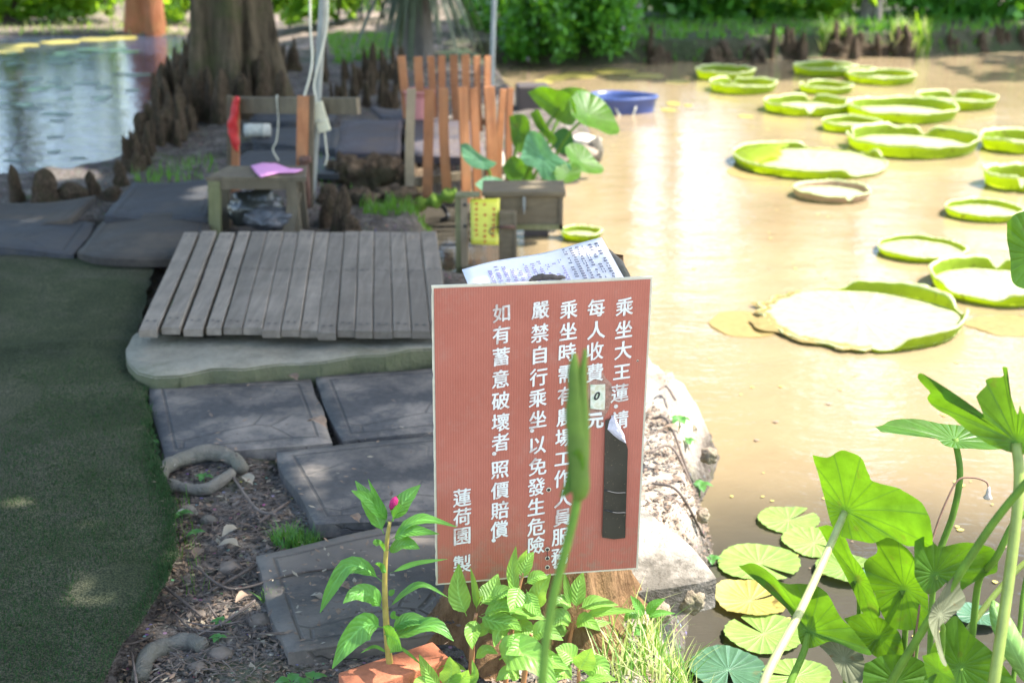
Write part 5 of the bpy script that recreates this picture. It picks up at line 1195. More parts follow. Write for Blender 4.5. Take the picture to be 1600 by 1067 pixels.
def scatter(poly_px, n_, z=0, ztest=True):
    xs = [p[0] for p in poly_px]; ys = [p[1] for p in poly_px]; out = []
    pol = poly_px
    while len(out) < n_:
        x, y = random.uniform(min(xs), max(xs)), random.uniform(min(ys), max(ys)); ins = False
        for i in range(len(pol)):
            (ax, ay), (bx_, by) = pol[i], pol[(i + 1) % len(pol)]
            if (ay > y) != (by > y) and x < (bx_ - ax) * (y - ay) / (by - ay) + ax: ins = not ins
        if ins: out.append(P(x, y, z))
    if out:
        q_ = np.array([[p.x, p.y] for p in out]); zz = ground_z(q_[:, 0], q_[:, 1])
        out = [Vector((p.x, p.y, float(z_))) for p, z_ in zip(out, zz) if z_ > ZW - .01]
    return out
grass_patch('grass', [(p, random.uniform(.03, .10)) for p in scatter([(980, 30), (1640, 22), (1640, 80), (1440, 90), (1280, 92), (1000, 97)], 5200)], [M['bush'], M['grass']], 'dark green grass covering the far bank', 'stuff', .15, .010, 2)
grass_patch('grass', [(ghit(random.uniform(-20, 300), random.uniform(20, 56)), random.uniform(.03, .1)) for _ in range(500)], [M['grassdry'], M['lime']], 'sparse yellow-green grass on the far left shore', 'stuff', .1, .010, 2)
grass_patch('grass', [(p, random.uniform(.03, .08)) for p in scatter([(510, 48), (620, 50), (610, 90), (520, 92)], 900)], [M['grass']], 'green grass patch on the path behind the steel pole', 'stuff', .1, .007, 2)
grass_patch('grass', [(p, random.uniform(.03, .09)) for p in scatter([(200, 262), (330, 240), (345, 275), (215, 285)], 130) + scatter([(560, 310), (700, 300), (690, 322), (570, 330)], 260) + scatter([(480, 240), (640, 250), (640, 300), (500, 300)], 160)], [M['grass']], 'sparse green weeds around the roots by the stool and the inlet', 'stuff', .1, .004, 2)
grass_patch('weeds', [(ghit(random.uniform(1282, 1335) if random.random() < .4 else random.uniform(1390, 1452), random.uniform(50, 90)), random.uniform(.06, .24)) for _ in range(420)], [M['grassdry'], M['lime']], 'sunlit yellow-green weeds among the pale knees on the far bank', 'stuff', .1, .011, 3, None, 'weeds', .6)
grass_patch('grass', [(p, random.uniform(.05, .16)) for p in scatter([(985, 70), (1640, 55), (1640, 84), (1450, 93), (1290, 95), (1000, 103)], 2600)], [M['bush'], M['grass']], 'rough green grass hanging over the far bank edge', 'stuff', .15, .010, 2)
bushy('hedge', 1165, 1245, 14.9, .6, .4, 900, .12, 'lime', 'lime green hedge piece just left of the dark trunk at the top', 'hedge')
# spiky grey-green frond plant
c = P(655, 92, .0); c.y += .15; root = empty('frond_plant', c); T(root, 'drooping grey-green strap-leaved plant behind the back row of slats', 'plant')
hd = Vector((c.x, c.y, .78)); m = trunk_mb(c + Vector((0, 0, -.1)), hd, .1, .07, .3, 3, 5); m.build('trunk', M['greybark'], root)
m = MB()
for k in range(150):
    a = random.uniform(0, 6.28); L = random.uniform(.5, .95); el = random.uniform(-.2, 1.2); d = Vector((math.cos(a) * math.cos(el), math.sin(a) * math.cos(el), math.sin(el))); s = d.cross(Vector((0, 0, 1))).normalized() * .026; v = []
    for j in range(8):
        t = j / 7; p = hd + d * L * t * .75 + Vector((0, 0, -.95 * L * t * t * (1.1 - .4 * math.sin(el)))); ww = math.sin(3.14 * min(1, .15 + t * .9)) ** .7
        v += [p - s * ww, p + s * ww]
    m.add(v, [(2 * j, 2 * j + 1, 2 * j + 3, 2 * j + 2) for j in range(7)])
m.build('fronds', M['frond'], root)
# ------------------------------------------------------------------ leaves
def traced_leaf(outline, hub, depth, nrm, mat, cup=.12, wave=.05, name='blade', par=None, K=7, seed=0, hubdip=.0):
    nrm = Vector(nrm).normalized(); hc = PD(hub[0], hub[1], depth)
    if nrm.dot(EYE - hc) < 0: nrm = -nrm
    pts = catmull([PP(x, y, hc, nrm) for x, y in outline] + [PP(*outline[0], hc, nrm)], 5)[:-1]
    rmax = max((p - hc).length for p in pts); u = nrm.orthogonal().normalized(); w = nrm.cross(u); n_ = len(pts); m = MB(); v = [hc - nrm * hubdip * rmax]; uv = [(0, 0)]
    for k in range(1, K + 1):
        s = k / K
        for i, p in enumerate(pts):
            d = (p - hc) * (1 + .035 * noise.noise(p * 28 + Vector((seed, 0, 3))) + .015 * noise.noise(p * 90)); r = d.length / rmax * s; th = math.atan2(d.dot(w), d.dot(u))
            z = cup * r * r + wave * r * r * math.sin(3 * th + seed) + wave * .5 * r * r * math.sin(7 * th + seed * 2) + .02 * noise.noise(d * 18 + Vector((seed, 0, 0))) * r - hubdip * (1 - s) ** 2
            v.append(hc + d * s + nrm * z * rmax); uv.append((d.dot(u) / rmax * s, d.dot(w) / rmax * s))
    f = [(0, 1 + i, 1 + (i + 1) % n_) for i in range(n_)] + [(1 + (k - 1) * n_ + i, 1 + k * n_ + i, 1 + k * n_ + (i + 1) % n_, 1 + (k - 1) * n_ + (i + 1) % n_) for k in range(1, K) for i in range(n_)]
    m.add(v, f, uv); return m.build(name, M[mat], par), hc
def stalk(pts, depths, rpx, mat, par=None, name='stalk', foot=True, sp=True):
    q_ = [PD(x, y, d) for (x, y), d in zip(pts, depths)]
    if foot:
        e = q_[-1].copy(); g = min(gz(e.x, e.y), ZW + .2) - .03; 
        if e.z > g:
            f_ = Vector((e.x + (e.x - q_[-2].x) * .3, e.y + .02, g)); sl_ = (e - q_[-2]).length; n_ = max(1, int((f_ - e).length / max(.03, sl_) + .5)); q_ += [e.lerp(f_, (i + 1) / n_) for i in range(n_)]
    c = catmull(q_, 6); r = rpx * depths[0] / F; m = MB(); m.tube(c, [r * (.9 + .25 * i / len(c)) for i in range(len(c))], 10)
    return m.build(name, M[mat], par)
def lotus(label, outline, hub, depth, nrm, mat='lotus', cup=.12, wave=.05, stalk_px=None, sd=None, rpx=5, smat='stalk', seed=0, hubdip=.03):
    hc = PD(hub[0], hub[1], depth); root = empty('lotus_leaf', hc); T(root, label, 'lotus leaf')
    traced_leaf(outline, hub, depth, nrm, mat, cup, wave, 'blade', root, seed=seed, hubdip=hubdip)
    if stalk_px: stalk([hub] + stalk_px, [depth + .004] + (sd or [depth + .02 * (i + 1) for i in range(len(stalk_px))]), rpx, smat, root)
    else:
        g = min(gz(hc.x, hc.y), 0); m = MB(); m.tube(catmull([hc + Vector((0, .006, -.004)), hc + Vector((.02, .03, -.12)), Vector((hc.x + .03, hc.y + .05, g - .03))], 5), rpx * depth / F, 8); m.build('stalk', M[smat], root)
    return root
lotus('large glowing heart-shaped lotus leaf on a pale slanting stalk', [(1282, 693), (1282, 726), (1287, 769), (1302, 822), (1330, 842), (1363, 845), (1392, 834), (1425, 841), (1463, 827), (1469, 802), (1449, 778), (1415, 762), (1377, 752), (1364, 746), (1361, 736), (1349, 707), (1322, 692), (1301, 702)],
      (1320, 800), 2.42, (-.45, -.8, -.15), 'lotus', .22, .10, [(1290, 868), (1250, 955), (1188, 1080)], [2.38, 2.3, 2.2], 6.5, 'stalk_pale', 1)
lotus('green lotus leaf with a pointed upturned left corner low over the water lilies', [(1161, 871), (1187, 869), (1211, 886), (1227, 900), (1259, 896), (1284, 907), (1301, 930), (1316, 964), (1339, 987), (1368, 1010), (1345, 1010), (1318, 1003), (1297, 1000), (1278, 1008), (1259, 1012), (1249, 998), (1245, 976), (1230, 949), (1211, 911), (1190, 892), (1168, 881)],
      (1263, 988), 2.5, (-.4, -.85, -.05), 'lotus', .25, .12, [(1255, 1020), (1228, 1085)], [2.5, 2.48], 6, 'stalk', 2)
lotus('narrow lit lotus leaf hanging below the heart-shaped leaf', [(1285, 819), (1301, 815), (1322, 835), (1332, 864), (1346, 883), (1365, 921), (1379, 954), (1368, 962), (1350, 954), (1337, 930), (1318, 892), (1299, 854)], (1338, 905), 2.55, (-.6, -.7, -.1), 'lotus', .15, .05, None, None, 4, 'stalk', 3)
lotus('broad lotus leaf with a torn hole left of the dark heart-shaped one', [(1366, 826), (1377, 812), (1408, 842), (1430, 866), (1448, 921), (1448, 968), (1410, 976), (1385, 968), (1364, 915), (1352, 876), (1372, 856)], (1412, 920), 2.5, (-.35, -.85, -.1), 'lotus', .24, .12, None, None, 5, 'stalk', 4)
lotus('dark shaded lotus leaf with a notched brown edge in the middle of the clump', [(1425, 842), (1444, 834), (1468, 853), (1501, 842), (1534, 846), (1547, 860), (1545, 884), (1534, 893), (1515, 912), (1496, 922), (1482, 908), (1468, 918), (1449, 927), (1433, 908), (1424, 884)], (1462, 898), 2.35, (.25, -.9, .05), 'lotus', .2, .12, [(1456, 940), (1450, 1080)], [2.38, 2.4], 5, 'stalk', 5)
lotus('brownish crumpled lotus leaf under the pointed leaf', [(1273, 1002), (1301, 990), (1330, 1006), (1349, 1025), (1350, 1054), (1341, 1070), (1320, 1065), (1299, 1028)], (1318, 1028), 2.5, (-.2, -.6, .7), 'lotus_dry', .2, .15, None, None, 5, 'stalk', 6)
lotus('big deep green lotus leaf at the bottom edge right of the withered one', [(1460, 966), (1484, 952), (1512, 985), (1546, 1014), (1580, 1057), (1600, 1085), (1501, 1100), (1440, 1100), (1450, 1025)], (1502, 1042), 2.35, (.1, -.9, .1), 'lotus', .22, .12, None, None, 5, 'stalk', 7)
lotus('mid green lotus leaf between the brownish leaf and the withered one', [(1318, 964), (1354, 957), (1389, 971), (1410, 997), (1410, 1028), (1377, 1030), (1347, 1004)], (1372, 995), 2.58, (-.4, -.8, .1), 'lotus', .1, .08, None, None, 5, 'stalk', 8)
lotus('dark low lotus leaf at the very bottom of the clump', [(1350, 1035), (1392, 1020), (1440, 1032), (1455, 1075), (1420, 1110), (1350, 1105)], (1402, 1065), 2.48, (.15, -.8, .2), 'lotus', .1, .1, None, None, 5, 'stalk', 9)
lotus('small lime green lotus leaf at the bottom edge before the dark leaf', [(1442, 1023), (1466, 1018), (1484, 1042), (1492, 1070), (1458, 1080)], (1466, 1048), 2.22, (-.5, -.8, .0), 'lotus', .15, .08, None, None, 5, 'stalk', 10)
lotus('flat wide lotus leaf seen edge-on with a shining pale top', [(1366, 668), (1394, 655), (1425, 655), (1455, 660), (1482, 664), (1512, 666), (1542, 678), (1565, 692), (1586, 706), (1550, 705), (1520, 701), (1496, 700), (1477, 697), (1465, 687), (1448, 682), (1420, 680), (1400, 676), (1376, 681)],
      (1492, 685), 2.55, (.12, -.2, .97), 'lotus', .05, .06, [(1500, 740), (1490, 800), (1472, 850), (1440, 935)], [2.55, 2.56, 2.57, 2.58], 5.5, 'stalk', 11)
lotus('large ragged torn lotus leaf standing highest at the right edge', [(1590, 709), (1570, 704), (1545, 693), (1520, 676), (1502, 661), (1486, 646), (1466, 632), (1454, 616), (1457, 600), (1450, 588), (1439, 568), (1450, 565), (1467, 590), (1481, 615), (1500, 629), (1520, 640), (1537, 650), (1529, 622), (1528, 614), (1541, 598), (1541, 588), (1566, 587), (1569, 578), (1567, 569), (1575, 571), (1574, 590), (1579, 612), (1584, 630), (1590, 646), (1594, 632), (1600, 646), (1625, 655), (1634, 690), (1612, 708)],
      (1588, 692), 2.2, (-.35, -.9, .0), 'lotus', .2, .10, [(1592, 760), (1577, 900), (1550, 1085)], [2.2, 2.2, 2.2], 9, 'stalk_olive', 12)
lotus('lotus leaf cut by the right frame edge beside the broken-rimmed lily pad', [(1574, 350), (1592, 335), (1640, 330), (1670, 400), (1640, 455), (1604, 452), (1582, 440), (1578, 400), (1573, 372)], (1622, 398), 2.35, (-.3, -.8, .3), 'lotus', .1, .06, [(1625, 470), (1640, 700), (1640, 1000)], [2.36, 2.38, 2.4], 6, 'stalk', 13)
lotus('withered grey folded lotus leaf hanging in the middle of the clump', [(1490, 905), (1478, 902), (1462, 930), (1450, 960), (1446, 1000), (1448, 1030), (1458, 1034), (1463, 985), (1482, 965), (1500, 935)], (1470, 960), 2.2, (.5, -.7, .3), 'lotus_dry', .35, .15, None, None, 4, 'stalk', 14)
# free stalks
def free_stalk(pts, ds, r, mat, label, name='lotus_stalk', cat='stalk', grp=None):
    o = stalk(pts, ds, r, mat); T(o, label, cat, grp); return o
free_stalk([(1640, 712), (1560, 806), (1500, 895), (1438, 990), (1385, 1085)], [2.1, 2.15, 2.2, 2.25, 2.3], 7, 'stalk', 'thick dark green lotus stalk running diagonally behind the tall pale stalk')
free_stalk([(1640, 790), (1590, 810), (1556, 872), (1530, 905)], [2.3, 2.3, 2.32, 2.4], 6, 'stalk', 'short dark stalk joining the dark notched leaf from the upper right')
free_stalk([(1660, 840), (1600, 880), (1545, 940), (1495, 1010), (1450, 1085)], [2.45] * 5, 5, 'stalk_olive', 'pale yellow-green stalk slanting through the clump from the right edge')
free_stalk([(1650, 960), (1602, 1000), (1560, 1035), (1520, 1085)], [2.5] * 4, 5, 'stalk_olive', 'low pale stalk crossing the bottom right corner')
free_stalk([(1640, 800), (1604, 900), (1592, 990), (1580, 1085)], [2.4] * 4, 4, 'stalk', 'thin upright green stalk at the right edge')
dry = empty('seed_pod_stalk', PD(1455, 850, 2.5)); T(dry, 'thin brown dry stalk bent over with a small pale seed pod hanging from it', 'seed pod')
stalk([(1545, 762), (1540, 752), (1520, 746), (1497, 750), (1480, 780), (1464, 820), (1450, 870), (1435, 960)], [2.5] * 8, 1.6, 'drystalk', dry)
pc = PD(1545, 762, 2.5); m = MB(); k = 2.5 / F; m.tube([pc + Vector((0, 0, 2 * k)), pc - Vector((0, 0, 5 * k)), pc - Vector((0, 0, 11 * k)), pc - Vector((0, 0, 17 * k)), pc - Vector((0, 0, 18 * k))], [1.6 * k, 3.2 * k, 4 * k, 7.5 * k, 6.5 * k], 12); m.build('pod', M['pod'], dry)
rl_ = empty('rolled_lotus_leaf', PD(1578, 1000, 2.3)); T(rl_, 'unopened rolled lotus leaf with pale ribs near the bottom right corner', 'lotus leaf')
m = MB(); q_ = catmull([PD(1551, 938, 2.3), PD(1560, 962, 2.29), PD(1578, 1000, 2.28), PD(1598, 1040, 2.29), PD(1615, 1075, 2.3)], 6); m.tube(q_, [2.3 / F * w for w in np.interp(np.linspace(0, 1, len(q_)), [0, .1, .35, .6, .85, 1], [2, 9, 17, 19, 12, 3])], 14); m.build('blade', m_leaf('rolled_leaf_ribbed', (.16, .3, .07), (.25, .45, .05), .2, .5, 'blade'), rl_)
m = MB(); m.tube([q_[-1], q_[-1] + Vector((.01, .02, -.2)), q_[-1] + Vector((.02, .04, -.5))], .008, 8); m.build('stalk', M['stalk'], rl_)
# big out-of-focus bud in front of the sign
bd_ = empty('lotus_bud', PD(905, 700, 1.52)); T(bd_, 'close blurred lotus stalk with a rolled unopened leaf in front of the sign', 'lotus leaf')
q_ = [PD(x, y, d) for x, y, d in ((907, 690, 1.52), (906, 730, 1.52), (900, 790, 1.52), (886, 850, 1.52), (868, 920, 1.52), (853, 1000, 1.51), (845, 1085, 1.50))]; e = q_[-1]; q_ += [Vector((e.x - .01 * i, e.y, lerp(e.z, -.03, i / 9))) for i in range(1, 10)]
m = MB(); c_ = catmull(q_, 6); m.tube(c_, [1.52 / F * lerp(7, 8, i / len(c_)) for i in range(len(c_))], 12); m.build('stalk', M['stalk'], bd_)
for pts, ws, nm in (([(895, 552), (897, 580), (899, 640), (902, 700), (906, 760), (903, 780)], [3, 10, 14, 17, 16, 8], 'rolled_blade'), ([(912, 545), (912, 590), (911, 660), (910, 730), (907, 770)], [3, 7, 10, 10, 6], 'rolled_blade')):
    q_ = catmull([PD(x, y, 1.52 - .004 * (nm == 'rolled_blade')) for x, y in pts], 6); m = MB(); m.tube(q_, [1.52 / F * w for w in np.interp(np.linspace(0, 1, len(q_)), np.linspace(0, 1, len(ws)), ws)], 14)
    for i, vv in enumerate(m.v): p = Vector(vv); m.v[i] = tuple(p + Vector((noise.noise(p * 40), 0, 0)) * .0025)
    m.build(nm, M['bud'], bd_)
traced_leaf([(906, 700), (914, 722), (905, 750), (894, 768), (878, 775), (884, 750), (890, 715)], (898, 738), 1.51, (-.4, -.8, .1), 'lotus', .1, .05, 'flap', bd_, 4)

# centre lotus clump
cl_base = P(790, 296, -.02)
def cl_leaf(label, outline, hub, dd, nrm, mat, cup=.15, wave=.06, seed=0):
    d = depth_of(cl_base) + dd; hc = PD(hub[0], hub[1], d); root = empty('lotus_leaf', hc); T(root, label, 'lotus leaf', 'lotus leaves by the slats')
    traced_leaf(outline, hub, d, nrm, mat, cup, wave, 'blade', root, seed=seed, hubdip=.05)
    b0 = Vector((lerp(cl_base.x, hc.x, .35), lerp(cl_base.y, hc.y, .4), -.05)); m = MB(); m.tube(catmull([hc + Vector((0, .012, -.005)), hc.lerp(b0, .4) + Vector((0, 0, .05)), b0], 6), .007, 7); m.build('stalk', M['stalk'], root)
cl_leaf('tall lotus leaf by the slats folded into a bright lit peak', [(832, 146), (850, 137), (872, 140), (892, 148), (903, 165), (905, 190), (892, 197), (870, 188), (850, 172), (838, 158)], (872, 170), .0, (-.5, -.7, .2), 'lotus', .25, .08, 1)
cl_leaf('lotus leaf by the slats drooping farthest right with a white shine', [(888, 160), (905, 146), (925, 152), (945, 168), (962, 198), (964, 214), (950, 217), (925, 206), (905, 196), (892, 180)], (920, 180), -.05, (.35, -.45, .8), 'lotus', .2, .06, 2)
cl_leaf('big hanging bluish green lotus leaf in the centre of the clump by the slats', [(812, 252), (822, 215), (832, 205), (850, 215), (862, 236), (880, 250), (893, 262), (888, 276), (868, 283), (848, 280), (838, 264), (822, 258)], (846, 245), -.22, (-.1, -.9, .25), 'lotus_dusty', .12, .08, 3)
cl_leaf('dark green lotus leaf pointing left across the front slats', [(721, 227), (732, 226), (748, 240), (765, 250), (776, 256), (764, 265), (745, 264), (728, 254), (722, 240)], (750, 250), -.2, (-.2, -.8, .5), 'lotus_dusty', .12, .06, 4)
cl_leaf('small lit lotus leaf standing just right of the front slats', [(796, 182), (812, 178), (826, 186), (828, 208), (822, 232), (812, 238), (800, 222), (798, 205)], (812, 208), -.12, (-.2, -.9, .2), 'lotus', .15, .1, 5)
cl_leaf('lotus leaf with a shiny top low at the right of the clump by the slats', [(880, 234), (892, 226), (912, 232), (930, 252), (941, 266), (934, 276), (915, 272), (898, 264), (886, 250)], (908, 252), -.18, (.4, -.5, .7), 'lotus', .15, .06, 6)
cl_leaf('dark lotus leaf lying low above the wooden box', [(742, 290), (760, 276), (782, 280), (800, 292), (806, 300), (780, 300), (755, 300)], (772, 291), -.3, (0, -.6, .7), 'lotus_dusty', .1, .06, 7)
cl_leaf('small yellow-green lotus leaf at the base of the clump by the slats', [(795, 258), (812, 254), (828, 262), (832, 278), (822, 290), (806, 284)], (813, 272), -.12, (0, -.8, .4), 'lotus', .15, .1, 8)
cl_leaf('narrow folded lotus leaf in the middle of the clump by the slats', [(830, 178), (842, 172), (850, 188), (860, 205), (872, 218), (866, 228), (850, 212), (838, 198)], (850, 200), -.05, (-.4, -.8, .3), 'lotus', .2, .06, 9)
cl_leaf('dark round lotus leaf behind the hanging bluish one', [(858, 215), (878, 200), (892, 208), (896, 226), (886, 240), (870, 238)], (878, 222), .05, (.2, -.9, .3), 'lotus_dark', .12, .05, 10)

cl_leaf('yellow-lit lotus leaf tilted up at the very top of the clump by the slats', [(862, 150), (885, 138), (912, 140), (930, 152), (918, 166), (890, 170), (868, 164)], (895, 155), .12, (-.4, -.7, .3), 'lotus', .2, .06, 11)
cl_leaf('young lotus leaf between the front slats and the hanging bluish one', [(786, 262), (800, 245), (816, 250), (822, 266), (812, 282), (794, 280)], (804, 264), -.25, (-.3, -.8, .3), 'lotus', .2, .08, 12)
cl_leaf('pale lit lotus leaf low over the stones at the right of the clump', [(868, 262), (890, 256), (908, 266), (902, 282), (880, 288), (866, 278)], (887, 272), -.28, (.2, -.5, .8), 'lotus', .15, .08, 13)
# water lily leaves
gl = 'flat water lily leaves at the near bank'
for k, (x, y, w, h, mt, lb) in enumerate(((1232, 812, 100, 40, 'lily', 'pale water lily leaf with a toothed edge farthest from the camera'), (1272, 848, 100, 44, 'lily', 'speckled water lily leaf just behind the pointed lotus leaf'), (1186, 880, 118, 62, 'lily', 'yellow-green round water lily leaf touching the paving slab'), (1172, 938, 110, 58, 'lilyold', 'yellow torn water lily leaf with a curled brown edge'),
        (1193, 990, 118, 62, 'lily', 'light green round water lily leaf with veins, left of the pointed lotus leaf'), (1138, 1046, 112, 72, 'lilyblue', 'dark bluish water lily leaf at the bottom beside the grass'), (1244, 1056, 112, 50, 'lily', 'water lily leaf at the bottom edge below the brownish lotus leaf'), (1322, 888, 96, 44, 'lily', 'water lily leaf half hidden behind the narrow hanging lotus leaf'),
        (1395, 900, 90, 40, 'lilyblue', 'shaded water lily leaf deep under the lotus clump'), (1530, 962, 70, 34, 'lilyblue', 'blue-grey shining water lily leaf behind the tall pale stalk'))):
    c = P(x, y, ZW + .004 + .0015 * k); kk = depth_of(c) / F; a_ = w / 2 * kk; dep = (P(x, y - h / 2, ZW) - P(x, y + h / 2, ZW)).length / 2; r = (a_ + dep) / 2
    m = MB(); N = 60; v = [tuple(c)]; uv = [(0, 0)]; nd = random.uniform(0, 6.28); K = 5; sd_ = k * 3.3
    for s in range(1, K + 1):
        for i in range(N + 1):
            t = nd + .12 + (6.2832 - .24) * i / N; rr = r * s / K * (1 + .04 * math.sin(2 * t + sd_) + (.02 * math.sin(t * 23) if s == K else 0))
            up = .010 * (s / K) ** 3 * (noise.noise(Vector((t, sd_, 0))) + .4) * (3 if mt == 'lilyold' else 1)
            v.append((c.x + rr * math.cos(t), c.y + rr * math.sin(t), c.z + up)); uv.append((math.cos(t) * s / K, math.sin(t) * s / K))
    m.add(v, [(0, 1 + i, 2 + i) for i in range(N)] + [(1 + (s - 1) * (N + 1) + i, 1 + s * (N + 1) + i, 2 + s * (N + 1) + i, 2 + (s - 1) * (N + 1) + i) for s in range(1, K) for i in range(N)], uv)
    T(m.build('water_lily_leaf', M[mt], loc=c), lb, 'lily leaf', gl)

# ------------------------------------------------------------------ flowering plants before the sign
def blade(path, W_, mat, par, N=(0, -.6, .8), fold=.25, n=12, serr=.0, pet=.12, name='leaf', curl=0):
    c = catmull(path, max(3, n // (len(path) - 1))); n = len(c) - 1; N = Vector(N).normalized(); m = MB(); v = []; uv = []
    for j in range(n + 1):
        t = j / n; a = (c[min(j + 1, n)] - c[max(j - 1, 0)]).normalized(); s = a.cross(N)
        s = s.normalized() if s.length > 1e-4 else a.orthogonal().normalized(); nn = s.cross(a).normalized()
        x = max(0., (t - pet) / (1 - pet)); w = W_ * max(.035, (math.sin(math.pi * x ** .62) ** .85 if 0 < x < 1 else 0))
        for q_ in (-1, -.55, 0, .55, 1):
            e = w * (1 + serr * math.sin(t * 40 + q_ * 2)) ; off = abs(q_) * fold * w + (.10 * w * math.sin(t * 15 + q_ * 1.5 + W_ * 900) if abs(q_) > .9 else 0) - curl * w * q_ * q_
            v.append(c[j] + s * e * q_ + nn * off); uv.append((t, .5 + q_ * .5))
    m.add(v, [(j * 5 + i, j * 5 + i + 1, (j + 1) * 5 + i + 1, (j + 1) * 5 + i) for j in range(n) for i in range(4)], uv); return m.build(name, M[mat] if isinstance(mat, str) else mat, par)
def celosia(label, stem_px, leaves, stem_r=4.5, smat='celstem', lmat='celleaf', flower=None, base_z=0.0):
    b_ = P(*stem_px[0], base_z); Y0 = b_.y; root = empty('flowering_plant', b_); T(root, label, 'plant', 'leafy flowering plants in front of the sign')
    def at(px, py, dy=0): return PP(px, py, Vector((0, Y0 + dy, 0)), Vector((0, 1, 0)))
    q_ = [b_ - Vector((0, 0, .03))] + [at(*p, .0) for p in stem_px]; c = catmull(q_, 5); k = depth_of(b_) / F; m = MB(); m.tube(c, [k * stem_r * lerp(1.2, .5, i / len(c)) for i in range(len(c))], 9); m.build('stem', M[smat], root)
    for L in leaves:
        pts, w = L[0], L[1]; dt = L[2] if len(L) > 2 else 0.; N = L[3] if len(L) > 3 else (0, -.6, .8); mt = L[4] if len(L) > 4 else lmat
        if len(pts) == 2: 
            (x0, y0), (x1, y1) = pts; l_ = math.hypot(x1 - x0, y1 - y0); pts = [pts[0], ((x0 + x1) / 2, (y0 + y1) / 2 - .10 * l_), pts[1]]
        nn = len(pts); P3 = [at(x, y, dt * (i / (nn - 1)) ** 1.2 - .004) for i, (x, y) in enumerate(pts)]
        blade(P3, w / 2 * k, mt, root, N, fold=random.uniform(.15, .4), serr=.03)
    if flower:
        p = at(*flower); bm = bmesh.new(); bmesh.ops.create_icosphere(bm, subdivisions=3, radius=1)
        for v in bm.verts: v.co *= 1 + .25 * noise.noise(v.co * 4); v.co = Vector((v.co.x * k * 6, v.co.y * k * 6, v.co.z * k * 11))
        me = bpy.data.meshes.new('flower'); bm.to_mesh(me); bm.free(); me.materials.append(M['flower']); me.polygons.foreach_set('use_smooth', [True] * len(me.polygons)); o = bpy.data.objects.new('flower', me); COL.objects.link(o); o.location = p; o.rotation_euler = (0, .3, 0); put_under(o, root)
celosia('tall leafy plant with a small magenta flower, growing beside the terracotta brick', [(614, 1078), (606, 1010), (602, 950), (601, 905), (604, 850), (609, 815)], [
    ([(607, 817), (580, 783), (549, 766)], 22, -.04, (.3, -.8, .3)), ([(607, 815), (592, 788), (575, 748)], 13, -.02), ([(600, 834), (580, 790), (555, 751)], 30, .02, (.3, -.7, .5)), ([(612, 815), (630, 785), (657, 757)], 30, .03, (-.3, -.7, .5)), ([(613, 812), (622, 800), (634, 796)], 24, -.04),
    ([(613, 842), (640, 818), (668, 812), (714, 823)], 24, -.02, (0, -.3, .9)), ([(612, 842), (640, 830), (686, 834)], 22, -.05), ([(604, 860), (630, 850), (656, 857)], 28, -.06), ([(604, 860), (592, 850), (588, 853)], 20, -.05), ([(609, 895), (650, 880), (700, 873)], 9, .01), ([(606, 895), (592, 885), (590, 880)], 14, -.03),
    ([(597, 908), (570, 888), (541, 886), (515, 925), (500, 957)], 26, -.03, (.2, -.6, .6)), ([(598, 952), (580, 930), (555, 928), (536, 942)], 30, -.06, (.2, -.6, .6)), ([(563, 930), (563, 920), (562, 912)], 16, .02), ([(604, 952), (635, 925), (662, 914), (700, 933)], 15, .0, (0, -.3, .9)), ([(606, 930), (613, 925), (617, 921)], 10, .0),
    ([(598, 980), (572, 976), (545, 1000), (519, 1044)], 42, -.06, (.3, -.8, .3)), ([(610, 985), (640, 968), (679, 974)], 24, .0), ([(606, 994), (640, 985), (680, 978), (709, 1001)], 32, -.03, (0, -.4, .9)), ([(600, 990), (618, 998), (628, 1016)], 44, -.09, (0, -1, .2)), ([(610, 1000), (640, 1022), (660, 1040)], 5, -.03), ([(606, 1020), (585, 1010), (563, 1020)], 6, -.02),
    ([(618, 968), (617, 960), (618, 955)], 14, -.01)], 5.5, 'celstem', 'celleaf', (615, 786))
celosia('leafy plant with large fresh leaves and reddish stalks before the sign left half', [(735, 1062), (737, 1030), (739, 990), (744, 958)], [
    ([(729, 962), (716, 925), (717, 880)], 34, .0, (.1, -.9, .2)), ([(745, 955), (742, 920), (735, 886)], 11, -.02), ([(750, 945), (768, 925), (778, 896)], 36, .04, (-.3, -.7, .5)), ([(764, 935), (785, 925), (806, 931)], 24, -.02), ([(752, 960), (785, 948), (818, 955)], 30, -.05, (0, -.5, .9)), ([(750, 965), (790, 955), (825, 958), (854, 968)], 36, -.02, (0, -.5, .9)),
    ([(748, 962), (770, 970), (800, 975), (815, 985)], 28, -.07, (0, -.7, .7)), ([(744, 965), (738, 990), (738, 1014)], 26, -.07, (0, -1, .3)), ([(740, 1030), (760, 1015), (778, 1021)], 18, -.02), ([(746, 945), (752, 938), (756, 930)], 12, -.03), ([(742, 1000), (760, 980), (778, 985), (800, 1000)], 22, -.01), ([(735, 1050), (700, 1035), (672, 1050)], 10, -.04)], 5, 'celstem2', 'celleaf2')
celosia('low leafy shoots at the bottom edge right of the brick', [(690, 1090), (695, 1065)], [([(690, 1080), (668, 1050), (655, 1022)], 22, 0, (.2, -.8, .3)), ([(695, 1075), (705, 1050), (702, 1025)], 34, -.02, (0, -.9, .3)), ([(700, 1078), (722, 1060), (732, 1046)], 30, -.02, (0, -.9, .3)), ([(685, 1080), (660, 1066), (645, 1070)], 22, -.03), ([(705, 1080), (740, 1060), (738, 1030)], 16, 0)], 4, 'celstem2', 'celleaf2')
